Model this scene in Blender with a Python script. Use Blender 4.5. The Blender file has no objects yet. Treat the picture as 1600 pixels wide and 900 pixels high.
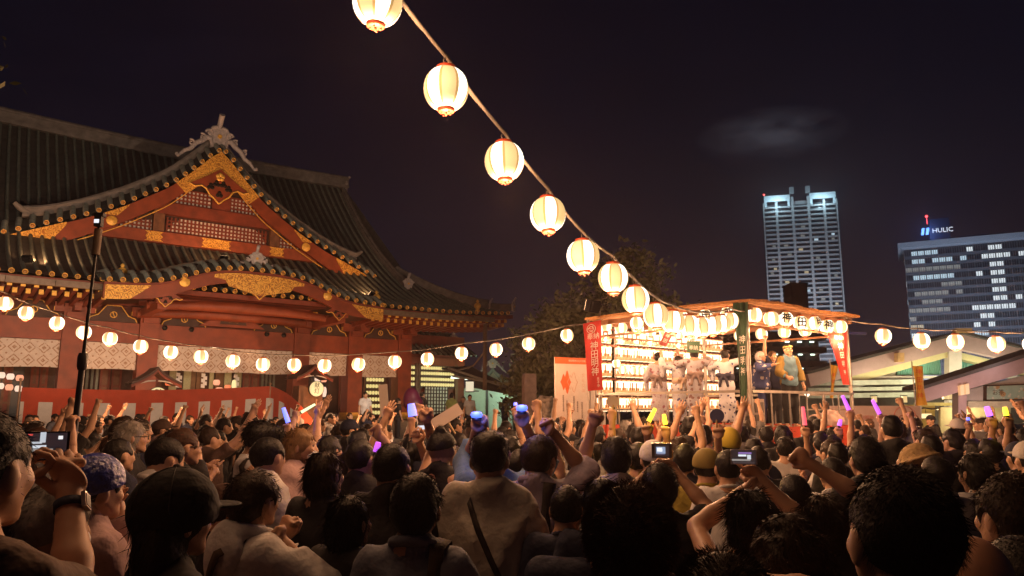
import bpy, bmesh, math, random
import numpy as np
from mathutils import Vector, Matrix, Euler

random.seed(7)
RNG = np.random.default_rng(11)
SC = bpy.context.scene
COL = SC.collection
R = math.radians

# ---------------------------------------------------------------- camera
HC, FPX, TH = 1.78, 1160.0, math.atan(190 / 1160.0)
cam_d = bpy.data.cameras.new("camera")
cam_d.sensor_width = 36.0
cam_d.lens = 36.0 * FPX / 1600.0
cam_d.clip_start = 0.05
cam_d.clip_end = 6000
cam = bpy.data.objects.new("camera", cam_d)
cam.location = (0, 0, HC)
cam.rotation_euler = (math.pi / 2 + TH, 0, 0)
COL.objects.link(cam)
SC.camera = cam

# ---------------------------------------------------------------- night sky
world = bpy.data.worlds.new("World")
SC.world = world
world.use_nodes = True
wt = world.node_tree
wt.nodes.clear()
w_out = wt.nodes.new("ShaderNodeOutputWorld")
w_bg = wt.nodes.new("ShaderNodeBackground")
w_tc = wt.nodes.new("ShaderNodeTexCoord")
w_sep = wt.nodes.new("ShaderNodeSeparateXYZ")
w_ramp = wt.nodes.new("ShaderNodeValToRGB")
w_n = wt.nodes.new("ShaderNodeTexNoise")
w_n.inputs["Scale"].default_value = 7.0
w_n.inputs["Detail"].default_value = 5.0
w_map = wt.nodes.new("ShaderNodeMapping")
w_map.inputs["Scale"].default_value = (1, 1, 2.6)
w_mixn = wt.nodes.new("ShaderNodeMix"); w_mixn.data_type = 'RGBA'
w_mixn.blend_type = 'MULTIPLY'
els = w_ramp.color_ramp.elements
els[0].position = 0.0; els[0].color = (0.0200, 0.0140, 0.0225, 1)
els[1].position = 1.0; els[1].color = (0.0014, 0.0014, 0.0040, 1)
e = els.new(0.16); e.color = (0.0105, 0.0085, 0.0155, 1)
e = els.new(0.36); e.color = (0.0038, 0.0037, 0.0092, 1)
e = els.new(0.62); e.color = (0.0024, 0.0023, 0.0062, 1)
wt.links.new(w_tc.outputs["Generated"], w_sep.inputs[0])
wt.links.new(w_sep.outputs["Z"], w_ramp.inputs[0])
wt.links.new(w_tc.outputs["Generated"], w_map.inputs[0])
wt.links.new(w_map.outputs[0], w_n.inputs["Vector"])
w_nr = wt.nodes.new("ShaderNodeValToRGB")
w_nr.color_ramp.elements[0].position = 0.3; w_nr.color_ramp.elements[0].color = (0.8, 0.8, 0.8, 1)
w_nr.color_ramp.elements[1].position = 0.75; w_nr.color_ramp.elements[1].color = (1.12, 1.1, 1.1, 1)
wt.links.new(w_n.outputs["Fac"], w_nr.inputs[0])
w_mixn.inputs[0].default_value = 1.0
wt.links.new(w_ramp.outputs[0], w_mixn.inputs[6])
wt.links.new(w_nr.outputs[0], w_mixn.inputs[7])
# one faint cloud, fixed by its direction in the sky
def w_math(op, a, b=None):
    n = wt.nodes.new("ShaderNodeMath"); n.operation = op
    for i, v in enumerate((a, b)):
        if v is None: continue
        if isinstance(v, (int, float)): n.inputs[i].default_value = v
        else: wt.links.new(v, n.inputs[i])
    return n.outputs[0]
def w_dot(v):
    n = wt.nodes.new("ShaderNodeVectorMath"); n.operation = 'DOT_PRODUCT'; wt.links.new(w_tc.outputs["Generated"], n.inputs[0]); n.inputs[1].default_value = v
    return n.outputs["Value"]
c_dir = Vector((.366, 1.0, .385)).normalized(); c_right = c_dir.cross(Vector((0, 0, 1))).normalized(); c_up = c_right.cross(c_dir)
w_f = w_math('MAXIMUM', w_dot(c_dir), .01)
w_a = w_math('DIVIDE', w_math('DIVIDE', w_dot(c_right), w_f), .095); w_b = w_math('DIVIDE', w_math('DIVIDE', w_dot(c_up), w_f), .034)
w_n2 = wt.nodes.new("ShaderNodeTexNoise"); w_n2.inputs["Scale"].default_value = 22.0; w_n2.inputs["Detail"].default_value = 6.0
wt.links.new(w_map.outputs[0], w_n2.inputs["Vector"])
w_r = w_math('SUBTRACT', 1.0, w_math('SQRT', w_math('ADD', w_math('MULTIPLY', w_a, w_a), w_math('MULTIPLY', w_b, w_b))))
w_c = w_math('MULTIPLY', w_math('MAXIMUM', w_r, 0.0), w_math('MAXIMUM', w_math('SUBTRACT', w_math('MULTIPLY', w_n2.outputs["Fac"], 2.6), .75), 0.0))
w_c = w_math('MULTIPLY', w_math('GREATER_THAN', w_dot(c_dir), .5), w_c)
w_cl = wt.nodes.new("ShaderNodeMix"); w_cl.data_type = 'RGBA'; w_cl.blend_type = 'ADD'
wt.links.new(w_c, w_cl.inputs[0]); wt.links.new(w_mixn.outputs[2], w_cl.inputs[6]); w_cl.inputs[7].default_value = (.052, .052, .062, 1)
wt.links.new(w_cl.outputs[2], w_bg.inputs["Color"])
w_bg.inputs["Strength"].default_value = 1.0
wt.links.new(w_bg.outputs[0], w_out.inputs[0])

# ---------------------------------------------------------------- render
SC.view_settings.view_transform = 'Standard'
SC.view_settings.look = 'None'
SC.view_settings.exposure = 0.0
SC.view_settings.gamma = 1.0
SC.render.engine = 'CYCLES'
cy = SC.cycles
cy.use_denoising = True
cy.max_bounces = 4
cy.diffuse_bounces = 2
cy.glossy_bounces = 2
cy.transmission_bounces = 3
cy.transparent_max_bounces = 6
cy.sample_clamp_indirect = 4.0
cy.caustics_reflective = False
cy.caustics_refractive = False
try:
    cy.use_light_tree = True
except Exception:
    pass

# lamp levels (W)
LANTERN_W = 62.0
LANTERN_COL = (1.0, 0.50, 0.24)

def pix(px, py, Y):
    """a point Y metres ahead that lies on the sight line of one photo pixel"""
    dx = (px - 800) / FPX; dy = (450 - py) / FPX
    f = math.cos(TH) - dy * math.sin(TH); u = math.sin(TH) + dy * math.cos(TH)
    return Vector((dx / f * Y, Y, HC + u / f * Y))

def to_px(p):
    x, y, z = p[0], p[1], p[2] - HC
    f = y * math.cos(TH) + z * math.sin(TH); v = -y * math.sin(TH) + z * math.cos(TH)
    return 800 + FPX * x / f, 450 - FPX * v / f
# ================================================================ helpers
def link(name, data=None, parent=None, loc=None, rot=None, **props):
    o = bpy.data.objects.new(name, data)
    COL.objects.link(o)
    if parent is not None: o.parent = parent
    if loc is not None: o.location = loc
    if rot is not None: o.rotation_euler = rot
    for k, v in props.items(): o[k] = v
    return o

def thing(name, label, cat, loc=(0, 0, 0), rz=0.0, group=None, data=None):
    o = link(name, data, None, loc, (0, 0, rz))
    o["label"] = label; o["category"] = cat
    if group: o["group"] = group
    return o

def dup(src, parent=None):
    o = src.copy(); COL.objects.link(o); o.parent = parent
    return o

def dup_tree(root, kids, label=None, group=None):
    """copy a thing and (two levels of) its parts; kids = {obj: [children]}"""
    r = dup(root)
    if label: r["label"] = label
    if group: r["group"] = group
    for ch, sub in kids:
        c = dup(ch, r)
        for g in sub: dup(g, c)
    return r

class MB:
    """collects shapes into one mesh"""
    def __init__(self): self.v = []; self.f = []; self.m = []; self.s = []; self.n = 0
    def add(self, verts, faces, mat=0, smooth=False):
        b = self.n
        self.v.extend([tuple(p) for p in verts]); self.n += len(verts)
        for f in faces:
            self.f.append(tuple(b + i for i in f)); self.m.append(mat); self.s.append(smooth)
        return self
    def box(self, c, s, rot=None, mat=0):
        hx, hy, hz = s[0] / 2, s[1] / 2, s[2] / 2
        vs = [Vector((x, y, z)) for x in (-hx, hx) for y in (-hy, hy) for z in (-hz, hz)]
        if rot is not None: vs = [rot @ p for p in vs]
        c = Vector(c)
        return self.add([p + c for p in vs], [(0, 1, 3, 2), (4, 6, 7, 5), (0, 4, 5, 1), (2, 3, 7, 6), (0, 2, 6, 4), (1, 5, 7, 3)], mat)
    def beam(self, a, b, w, h, mat=0, up=(0, 0, 1)):
        a = Vector(a); b = Vector(b); d = (b - a); L = d.length; d.normalize()
        x = d.cross(Vector(up))
        if x.length < 1e-4: x = d.cross(Vector((0, 1, 0)))
        x.normalize(); z = x.cross(d)
        M = Matrix((x, d, z)).transposed()
        return self.box((a + b) / 2, (w, L, h), M, mat)
    def tube(self, pts, r, n=8, mat=0, cap=True, smooth=True):
        pts = [Vector(p) for p in pts]; k = len(pts)
        rr = r if isinstance(r, (list, tuple)) else [r] * k
        vs = []; prev = None
        for i, p in enumerate(pts):
            d = (pts[min(i + 1, k - 1)] - pts[max(i - 1, 0)])
            if d.length < 1e-9: d = Vector((0, 0, 1))
            d.normalize()
            ref = prev if prev is not None else (Vector((0, 0, 1)) if abs(d.z) < .9 else Vector((1, 0, 0)))
            x = d.cross(ref)
            if x.length < 1e-4: x = d.cross(Vector((1, 0.3, 0)))
            x.normalize(); y = x.cross(d).normalized(); prev = y
            for j in range(n):
                a = 2 * math.pi * j / n
                vs.append(p + (x * math.cos(a) + y * math.sin(a)) * rr[i])
        fs = [(i * n + j, i * n + (j + 1) % n, (i + 1) * n + (j + 1) % n, (i + 1) * n + j) for i in range(k - 1) for j in range(n)]
        self.add(vs, fs, mat, smooth)
        if cap:
            self.add(vs[:n], [tuple(range(n))[::-1]], mat); self.add(vs[-n:], [tuple(range(n))], mat)
        return self
    def lathe(self, prof, n=16, c=(0, 0, 0), mat=0, smooth=True, matf=None, M=None):
        vs = []
        for (r, z) in prof:
            for j in range(n):
                a = 2 * math.pi * j / n
                p = Vector((r * math.cos(a), r * math.sin(a), z))
                if M is not None: p = M @ p
                vs.append(p + Vector(c))
        b = self.n; self.v.extend([tuple(p) for p in vs]); self.n += len(vs)
        for i in range(len(prof) - 1):
            for j in range(n):
                self.f.append((b + i * n + j, b + i * n + (j + 1) % n, b + (i + 1) * n + (j + 1) % n, b + (i + 1) * n + j))
                self.m.append(matf(i, j) if matf else mat); self.s.append(smooth)
        return self
    def prism(self, poly, fr, d0, d1, mat=0):
        """poly of (x,z) pairs; fr(x, d, z)->point; extruded from depth d0 to d1"""
        n = len(poly)
        a = [fr(x, d0, z) for x, z in poly]; b = [fr(x, d1, z) for x, z in poly]
        fs = [tuple(range(n)), tuple(range(2 * n - 1, n - 1, -1))] + [(i, i + n, (i + 1) % n + n, (i + 1) % n) for i in range(n)]
        return self.add(a + b, fs, mat)
    def band(self, top, bot, fr, d0, d1, mat=0):
        """board between two polylines (same length) of (x,z), extruded in depth"""
        n = len(top)
        A = [fr(x, d0, z) for x, z in top]; B = [fr(x, d0, z) for x, z in bot]
        A2 = [fr(x, d1, z) for x, z in top]; B2 = [fr(x, d1, z) for x, z in bot]
        fs = []
        for i in range(n - 1):
            fs += [(i, n + i, n + i + 1, i + 1), (2 * n + i, 2 * n + i + 1, 3 * n + i + 1, 3 * n + i),
                   (i, i + 1, 2 * n + i + 1, 2 * n + i), (n + i, 3 * n + i, 3 * n + i + 1, n + i + 1)]
        fs += [(0, 2 * n, 3 * n, n), (n - 1, 2 * n - 1, 4 * n - 1, 3 * n - 1)]
        return self.add(A + B + A2 + B2, fs, mat)
    def grid(self, fn, us, vs, mat=0, smooth=True):
        nu, nv = len(us), len(vs)
        P = [fn(u, v) for u in us for v in vs]
        fs = [(i * nv + j, (i + 1) * nv + j, (i + 1) * nv + j + 1, i * nv + j + 1) for i in range(nu - 1) for j in range(nv - 1)]
        return self.add(P, fs, mat, smooth)
    def mesh(self, name, mats):
        me = bpy.data.meshes.new(name)
        me.from_pydata(self.v, [], self.f)
        me.polygons.foreach_set("material_index", self.m)
        me.polygons.foreach_set("use_smooth", self.s)
        for m in (mats if isinstance(mats, (list, tuple)) else [mats]): me.materials.append(m)
        bm = bmesh.new(); bm.from_mesh(me)
        bmesh.ops.recalc_face_normals(bm, faces=bm.faces)
        bm.to_mesh(me); bm.free()
        me.update()
        return me
    def build(self, name, mats, parent=None, loc=None, rot=None, **props):
        return link(name, self.mesh(name, mats), parent, loc, rot, **props)

# ---------------------------------------------------------------- materials
_M = {}
def mat(name, col, rough=.6, metal=0.0, noise=.25, scale=6.0, bump=0.0, spec=.4, emit=None, es=0.0, sample=True, bscale=None, coat=0.0):
    if name in _M: return _M[name]
    m = bpy.data.materials.new(name); m.use_nodes = True; _M[name] = m
    nt = m.node_tree; b = nt.nodes["Principled BSDF"]
    b.inputs["Roughness"].default_value = rough
    b.inputs["Metallic"].default_value = metal
    b.inputs["Specular IOR Level"].default_value = spec
    if coat: b.inputs["Coat Weight"].default_value = coat
    c = (*col, 1)
    tc = nt.nodes.new("ShaderNodeTexCoord")
    n = nt.nodes.new("ShaderNodeTexNoise"); n.inputs["Scale"].default_value = scale; n.inputs["Detail"].default_value = 4
    nt.links.new(tc.outputs["Object"], n.inputs["Vector"])
    if noise > 0:
        rp = nt.nodes.new("ShaderNodeValToRGB")
        rp.color_ramp.elements[0].position = .3; rp.color_ramp.elements[1].position = .72
        rp.color_ramp.elements[0].color = (*[x * (1 - noise) for x in col], 1)
        rp.color_ramp.elements[1].color = (*[min(1, x * (1 + noise * .6)) for x in col], 1)
        nt.links.new(n.outputs["Fac"], rp.inputs[0]); nt.links.new(rp.outputs[0], b.inputs["Base Color"])
    else:
        b.inputs["Base Color"].default_value = c
    if bump > 0:
        n2 = n
        if bscale:
            n2 = nt.nodes.new("ShaderNodeTexNoise"); n2.inputs["Scale"].default_value = bscale; n2.inputs["Detail"].default_value = 3
            nt.links.new(tc.outputs["Object"], n2.inputs["Vector"])
        bp = nt.nodes.new("ShaderNodeBump"); bp.inputs["Strength"].default_value = bump; bp.inputs["Distance"].default_value = .02
        nt.links.new(n2.outputs["Fac"], bp.inputs["Height"]); nt.links.new(bp.outputs[0], b.inputs["Normal"])
    if emit:
        b.inputs["Emission Color"].default_value = (*emit, 1); b.inputs["Emission Strength"].default_value = es
        if not sample: m.cycles.emission_sampling = 'NONE'
    return m

def pattern_mat(name, base, spots, scale=14.0, thr=.32, rough=.8, third=None):
    """cloth printed with blots of other colours (flat print)"""
    if name in _M: return _M[name]
    m = mat(name, base, rough, noise=.12)
    nt = m.node_tree; b = nt.nodes["Principled BSDF"]
    src = b.inputs["Base Color"].links[0].from_socket
    tc = nt.nodes.new("ShaderNodeTexCoord")
    cur = src
    for i, (c, sc, th) in enumerate([(spots, scale, thr)] + ([(third, scale * 1.7, thr * .8)] if third else [])):
        vo = nt.nodes.new("ShaderNodeTexVoronoi"); vo.inputs["Scale"].default_value = sc
        nz = nt.nodes.new("ShaderNodeTexNoise"); nz.inputs["Scale"].default_value = sc * 2.2
        mp = nt.nodes.new("ShaderNodeVectorMath"); mp.operation = 'MULTIPLY_ADD'
        nt.links.new(nz.outputs["Color"], mp.inputs[0]); mp.inputs[1].default_value = (.06, .06, .06)
        nt.links.new(tc.outputs["Object"], mp.inputs[2])
        nt.links.new(tc.outputs["Object"], nz.inputs["Vector"])
        nt.links.new(mp.outputs[0], vo.inputs["Vector"])
        lt = nt.nodes.new("ShaderNodeMath"); lt.operation = 'LESS_THAN'; lt.inputs[1].default_value = th
        nt.links.new(vo.outputs["Distance"], lt.inputs[0])
        mx = nt.nodes.new("ShaderNodeMix"); mx.data_type = 'RGBA'
        nt.links.new(lt.outputs[0], mx.inputs[0]); nt.links.new(cur, mx.inputs[6]); mx.inputs[7].default_value = (*c, 1)
        cur = mx.outputs[2]
    nt.links.new(cur, b.inputs["Base Color"])
    return m

def glow(name, col, es, sample=True):
    return mat(name, (.32, .28, .24), .7, noise=0, emit=col, es=es, sample=sample)

def lamp(name, parent, loc, w, col=LANTERN_COL, r=.04):
    d = bpy.data.lights.new(name, 'POINT'); d.energy = w; d.color = col; d.shadow_soft_size = r
    return link(name, d, parent, loc)

def text_mesh(s, size, name, extrude=.003, align='CENTER', spacing=1.0, bold=0.0):
    c = bpy.data.curves.new(name, 'FONT'); c.body = s; c.size = size; c.extrude = extrude
    c.align_x = align; c.align_y = 'CENTER'; c.offset = bold; c.resolution_u = 2; c.space_line = spacing
    o = bpy.data.objects.new(name, c); COL.objects.link(o)
    dg = bpy.context.evaluated_depsgraph_get()
    me = bpy.data.meshes.new_from_object(o.evaluated_get(dg))
    bpy.data.objects.remove(o); bpy.data.curves.remove(c)
    me.name = name
    return me

def lettering(s, size, material, parent, M, name="lettering", extrude=.003, spacing=1.0, sx=1.0):
    me = text_mesh(s, size, name, extrude, spacing=spacing)
    if sx != 1.0: me.transform(Matrix.Diagonal((sx, 1, 1, 1)))
    me.transform(M)
    me.materials.clear(); me.materials.append(material)
    return link(name, me, parent)

def frame(o, x, z):
    """4x4 at origin o whose text X runs along x and text Y along z; the face looks along x cross z"""
    x = Vector(x).normalized(); n = x.cross(Vector(z)).normalized(); y = n.cross(x)
    M = Matrix.Identity(4)
    for i in range(3):
        M[i][0] = x[i]; M[i][1] = y[i]; M[i][2] = n[i]; M[i][3] = o[i]
    return M

# ---------------------------------------------------------------- implicit surfaces
class SDF:
    def __init__(self, k=.03): self.k = k; self.p = []
    def cap(self, a, b, ra, rb=None, k=None, sub=False, cut=None):
        rb = ra if rb is None else rb
        self.p.append(('c', np.array(a, float), np.array(b, float), ra, rb, self.k if k is None else k, sub, cut)); return self
    def ell(self, c, r, k=None, sub=False, rot=None):
        self.p.append(('e', np.array(c, float), np.array(r, float) if hasattr(r, '__len__') else np.array([r] * 3, float), rot, None, self.k if k is None else k, sub, None)); return self
    def bounds(self):
        lo = np.full(3, 1e9); hi = -lo
        for q in self.p:
            if q[6]: continue
            l, h = self._bb(q); lo = np.minimum(lo, l); hi = np.maximum(hi, h)
        return lo, hi
    def _bb(self, q):
        if q[0] == 'c':
            r = max(q[3], q[4]); return np.minimum(q[1], q[2]) - r, np.maximum(q[1], q[2]) + r
        r = q[2] if q[3] is None else np.full(3, q[2].max())
        return q[1] - r, q[1] + r
    def mesh(self, vox, noise=0.0, nsc=9.0, cuts=(), seed=0, lo=None, hi=None, post=None):
        l, h = self.bounds()
        if lo is not None: l = np.maximum(l, lo)
        if hi is not None: h = np.minimum(h, hi)
        pad = 3 * vox + noise
        l = l - pad; h = h + pad
        n = np.ceil((h - l) / vox).astype(int) + 1
        f = np.full(n, .15, np.float32)
        ax = [l[i] + vox * np.arange(n[i]) for i in range(3)]
        for q in self.p:
            b0, b1 = self._bb(q); mg = q[5] + 2.5 * vox + noise
            i0 = np.clip(np.floor((b0 - mg - l) / vox).astype(int), 0, n); i1 = np.clip(np.ceil((b1 + mg - l) / vox).astype(int) + 1, 0, n)
            if np.any(i1 <= i0): continue
            sl = tuple(slice(a, b) for a, b in zip(i0, i1))
            X = ax[0][sl[0]][:, None, None]; Y = ax[1][sl[1]][None, :, None]; Z = ax[2][sl[2]][None, None, :]
            if q[0] == 'c':
                a, b = q[1], q[2]; d = b - a; dd = max(float(d @ d), 1e-9)
                px, py, pz = X - a[0], Y - a[1], Z - a[2]
                t = np.clip((px * d[0] + py * d[1] + pz * d[2]) / dd, 0, 1)
                D = np.sqrt((px - t * d[0]) ** 2 + (py - t * d[1]) ** 2 + (pz - t * d[2]) ** 2) - (q[3] + (q[4] - q[3]) * t)
                if q[7] is not None:
                    c, nn = q[7]
                    D = np.maximum(D, (X - c[0]) * nn[0] + (Y - c[1]) * nn[1] + (Z - c[2]) * nn[2])
            else:
                px, py, pz = X - q[1][0], Y - q[1][1], Z - q[1][2]
                if q[3] is not None:
                    m = q[3]
                    px, py, pz = (px * m[0][0] + py * m[1][0] + pz * m[2][0], px * m[0][1] + py * m[1][1] + pz * m[2][1], px * m[0][2] + py * m[1][2] + pz * m[2][2])
                r = q[2]
                k0 = np.sqrt((px / r[0]) ** 2 + (py / r[1]) ** 2 + (pz / r[2]) ** 2)
                k1 = np.sqrt((px / r[0] ** 2) ** 2 + (py / r[1] ** 2) ** 2 + (pz / r[2] ** 2) ** 2) + 1e-9
                D = k0 * (k0 - 1) / k1
            F = f[sl]; k = max(q[5], 1e-4)
            if q[6]:
                D = -D; hh = np.maximum(k - np.abs(F - D), 0) / k
                f[sl] = np.maximum(F, D) + hh * hh * k * .25
            else:
                hh = np.maximum(k - np.abs(F - D), 0) / k
                f[sl] = np.minimum(F, D) - hh * hh * k * .25
        X = ax[0][:, None, None]; Y = ax[1][None, :, None]; Z = ax[2][None, None, :]
        if noise:
            s = seed * 1.7
            if nsc == 13:      # cloth: long soft creases
                r1 = 1 - np.abs(np.sin(Z * 8 + 2.6 * np.sin(X * 5 + s) + 1.8 * np.sin(Y * 6 + s)))
                r2 = 1 - np.abs(np.sin(X * 9 - Z * 7 * np.sign(X + .02) + 1.8 * np.sin(Z * 5 + s) + Y * 4))
                f = f - noise * (r1 * r1 * .55 + r2 ** 3 * .9 - .12)
            w = np.sin(X * nsc * .8 + s + 1.3 * np.sin(Z * nsc * .6 + s)) * np.sin(Y * nsc + 2 * s + 1.1 * np.sin(X * nsc * .9)) + \
                .7 * np.sin(Z * nsc * 1.9 + 1.7 * np.sin(X * nsc * .7 + s) + 1.5 * np.sin(Y * nsc * .8)) + .4 * np.sin((X + Y) * nsc * 2.7 + Z * nsc * 1.3 + s)
            f = f + (noise * .5) * w
        for (c, nn) in cuts:
            f = np.maximum(f, (X - c[0]) * nn[0] + (Y - c[1]) * nn[1] + (Z - c[2]) * nn[2])
        f[[0, -1]] = .1; f[:, [0, -1]] = .1; f[:, :, [0, -1]] = .1
        return nets(f.astype(np.float32), l, vox)

_C8 = np.array([(a, b, c) for a in (0, 1) for b in (0, 1) for c in (0, 1)])
_E12 = [(i, j) for i in range(8) for j in range(i + 1, 8) if np.abs(_C8[i] - _C8[j]).sum() == 1]
def nets(f, l, vox):
    ins = f < 0
    n = f.shape
    cnt = np.zeros((n[0] - 1, n[1] - 1, n[2] - 1), np.int8)
    for a, b, c in _C8: cnt += ins[a:n[0] - 1 + a, b:n[1] - 1 + b, c:n[2] - 1 + c]
    act = (cnt > 0) & (cnt < 8)
    I = np.argwhere(act)
    f8 = np.stack([f[I[:, 0] + a, I[:, 1] + b, I[:, 2] + c] for a, b, c in _C8], 1)
    acc = np.zeros((len(I), 3)); num = np.zeros(len(I))
    for i, j in _E12:
        A, B = f8[:, i], f8[:, j]; m = (A < 0) != (B < 0)
        t = np.where(m, A / np.where(m, A - B, 1), 0)
        acc += np.where(m[:, None], _C8[i] + t[:, None] * (_C8[j] - _C8[i]), 0); num += m
    V = l + vox * (I + acc / np.maximum(num, 1)[:, None])
    idx = np.full(act.shape, -1, np.int64); idx[act] = np.arange(len(I))
    Q = []
    for axis in range(3):
        sl0 = [slice(None)] * 3; sl1 = [slice(None)] * 3
        sl0[axis] = slice(0, -1); sl1[axis] = slice(1, None)
        A = ins[tuple(sl0)]; B = ins[tuple(sl1)]
        E = np.argwhere(A != B)
        o1, o2 = [x for x in range(3) if x != axis]
        ok = (E[:, o1] > 0) & (E[:, o2] > 0) & (E[:, o1] < n[o1] - 1) & (E[:, o2] < n[o2] - 1)
        E = E[ok]
        fl = A[tuple(E.T)]
        d1 = np.zeros(3, int); d1[o1] = 1; d2 = np.zeros(3, int); d2[o2] = 1
        q = np.stack([idx[tuple((E - d1 - d2).T)], idx[tuple((E - d2).T)], idx[tuple(E.T)], idx[tuple((E - d1).T)]], 1)
        if axis == 1: fl = ~fl
        q[~fl] = q[~fl][:, ::-1]
        Q.append(q)
    Q = np.concatenate(Q); Q = Q[(Q >= 0).all(1)]
    return V, Q

def np_mesh(name, parts, mats, cols=None, tris=None):
    """parts: list of (verts, quads); tris: optional (verts, tri) list; one mesh"""
    V = []; L = []; S = []; base = 0
    for v, q in parts:
        V.append(v); L.append((q + base).ravel()); S.append(np.full(len(q), q.shape[1])); base += len(v)
    for v, q in (tris or []):
        V.append(v); L.append((q + base).ravel()); S.append(np.full(len(q), 3)); base += len(v)
    V = np.concatenate(V); L = np.concatenate(L); S = np.concatenate(S)
    me = bpy.data.meshes.new(name)
    me.vertices.add(len(V)); me.vertices.foreach_set("co", V.astype(np.float32).ravel())
    me.loops.add(len(L)); me.loops.foreach_set("vertex_index", L.astype(np.int32))
    me.polygons.add(len(S))
    me.polygons.foreach_set("loop_start", np.concatenate([[0], np.cumsum(S)[:-1]]).astype(np.int32))
    me.polygons.foreach_set("use_smooth", np.ones(len(S), bool))
    if cols is not None:
        at = me.color_attributes.new("tint", 'FLOAT_COLOR', 'POINT')
        at.data.foreach_set("color", np.concatenate([cols, np.ones((len(cols), 1))], 1).astype(np.float32).ravel())
    for m in (mats if isinstance(mats, (list, tuple)) else [mats]): me.materials.append(m)
    me.update(calc_edges=True)
    return me
# ================================================================ people
SKIN = (0.50, 0.29, 0.185)
def skin_mat():
    m = _M.get("skin")
    if m: return m
    m = mat("skin", SKIN, .5, noise=0, spec=.35)
    nt = m.node_tree; b = nt.nodes["Principled BSDF"]
    a = nt.nodes.new("ShaderNodeAttribute"); a.attribute_name = "tint"
    n = nt.nodes.new("ShaderNodeTexNoise"); n.inputs["Scale"].default_value = 30
    tc = nt.nodes.new("ShaderNodeTexCoord"); nt.links.new(tc.outputs["Object"], n.inputs["Vector"])
    hs = nt.nodes.new("ShaderNodeHueSaturation")
    mr = nt.nodes.new("ShaderNodeMapRange"); mr.inputs[3].default_value = .86; mr.inputs[4].default_value = 1.1
    nt.links.new(n.outputs["Fac"], mr.inputs[0]); nt.links.new(mr.outputs[0], hs.inputs["Value"])
    nt.links.new(a.outputs["Color"], hs.inputs["Color"]); nt.links.new(hs.outputs[0], b.inputs["Base Color"])
    b.inputs["Subsurface Weight"].default_value = 0.0
    return m

def nrm(v): v = np.array(v, float); return v / np.linalg.norm(v)

def hand_sdf(S, wrist, ey, ez, side, pose, s=1.0):
    """five-fingered hand: ey along the fingers, ez out of the back of the hand; side +1 right"""
    ey = nrm(ey); ez = np.array(ez, float); ez = nrm(ez - ey * (ez @ ey)); ex = np.cross(ey, ez)   # towards +x
    # thumb side: right hand with its back towards ez has its thumb at -ex when the fingers point along ey
    ts = -1.0 if side > 0 else 1.0
    def T(x, y, z): return wrist + s * (ex * (x * ts) + ey * y + ez * z)
    Rm = np.array([ex, ey, ez])
    curl = {'flat': (.12, .15, .1), 'fist': (1.35, 1.65, 1.1), 'grip': (.95, 1.25, .8), 'relax': (.45, .6, .4), 'phone': (.5, 1.0, .6), 'point': (1.3, 1.6, 1.0), 'cup': (.5, .3, .2)}[pose]
    S.ell(T(0, .046, 0), (.040 * s, .054 * s, .017 * s), k=.012 * s, rot=Rm)
    S.cap(T(-.030, .074, .002), T(.030, .082, .002), .012 * s, k=.012 * s)
    S.cap(T(0, -.02, 0), T(0, .03, 0), .026 * s, .024 * s, k=.015 * s)
    fx = (.031, .011, -.010, -.030); fl = (.072, .080, .074, .058); fr = (.0092, .0095, .009, .0078)
    sp = {'flat': .10, 'cup': .03}.get(pose, .0)
    for i in range(4):
        c = list(curl)
        if pose == 'point' and i == 0: c = [.1, .15, .1]
        L = fl[i]; seg = (L * .46, L * .31, L * .25)
        p = np.array([fx[i], .082 - .006 * abs(i - 1), .002]); a = 0
        for j in range(3):
            a += c[j] * (1 + .06 * (i - 1.5))
            dx = sp * (1.5 - i) * .8
            q = p + seg[j] * np.array([dx, math.cos(a), -math.sin(a)])
            S.cap(T(*p), T(*q), fr[i] * (1 - .08 * j) * s, fr[i] * (.92 - .08 * j) * s, k=.004 * s)
            p = q
    if pose in ('fist', 'grip', 'point'):
        th = [(.030, .018, -.006), (.044, .052, -.026), (.024, .076, -.046), (.006, .080, -.050)]
    elif pose == 'phone':
        th = [(.030, .018, -.006), (.052, .045, -.028), (.040, .075, -.045), (.022, .095, -.048)]
    else:
        th = [(.028, .015, -.004), (.054, .048, -.012), (.066, .076, -.016), (.072, .092, -.018)]
    rr = (.0135, .0115, .0098, .0085)
    for j in range(3): S.cap(T(*th[j]), T(*th[j + 1]), rr[j] * s, rr[j + 1] * s, k=.006 * s)
    return T

def head_frame(s, yaw, pitch, roll=0.0, lean=0.0):
    """rotation (body frame) and centre of the head"""
    Rm = (Matrix.Rotation(yaw, 3, 'Z') @ Matrix.Rotation(-pitch, 3, 'X') @ Matrix.Rotation(roll, 3, 'Y'))
    Rn = np.array(Rm)
    piv = np.array([0, .0 + lean * .5, 1.475]) * s
    return Rn, piv + Rn @ (np.array([0, .018, .125]) * s)

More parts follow.
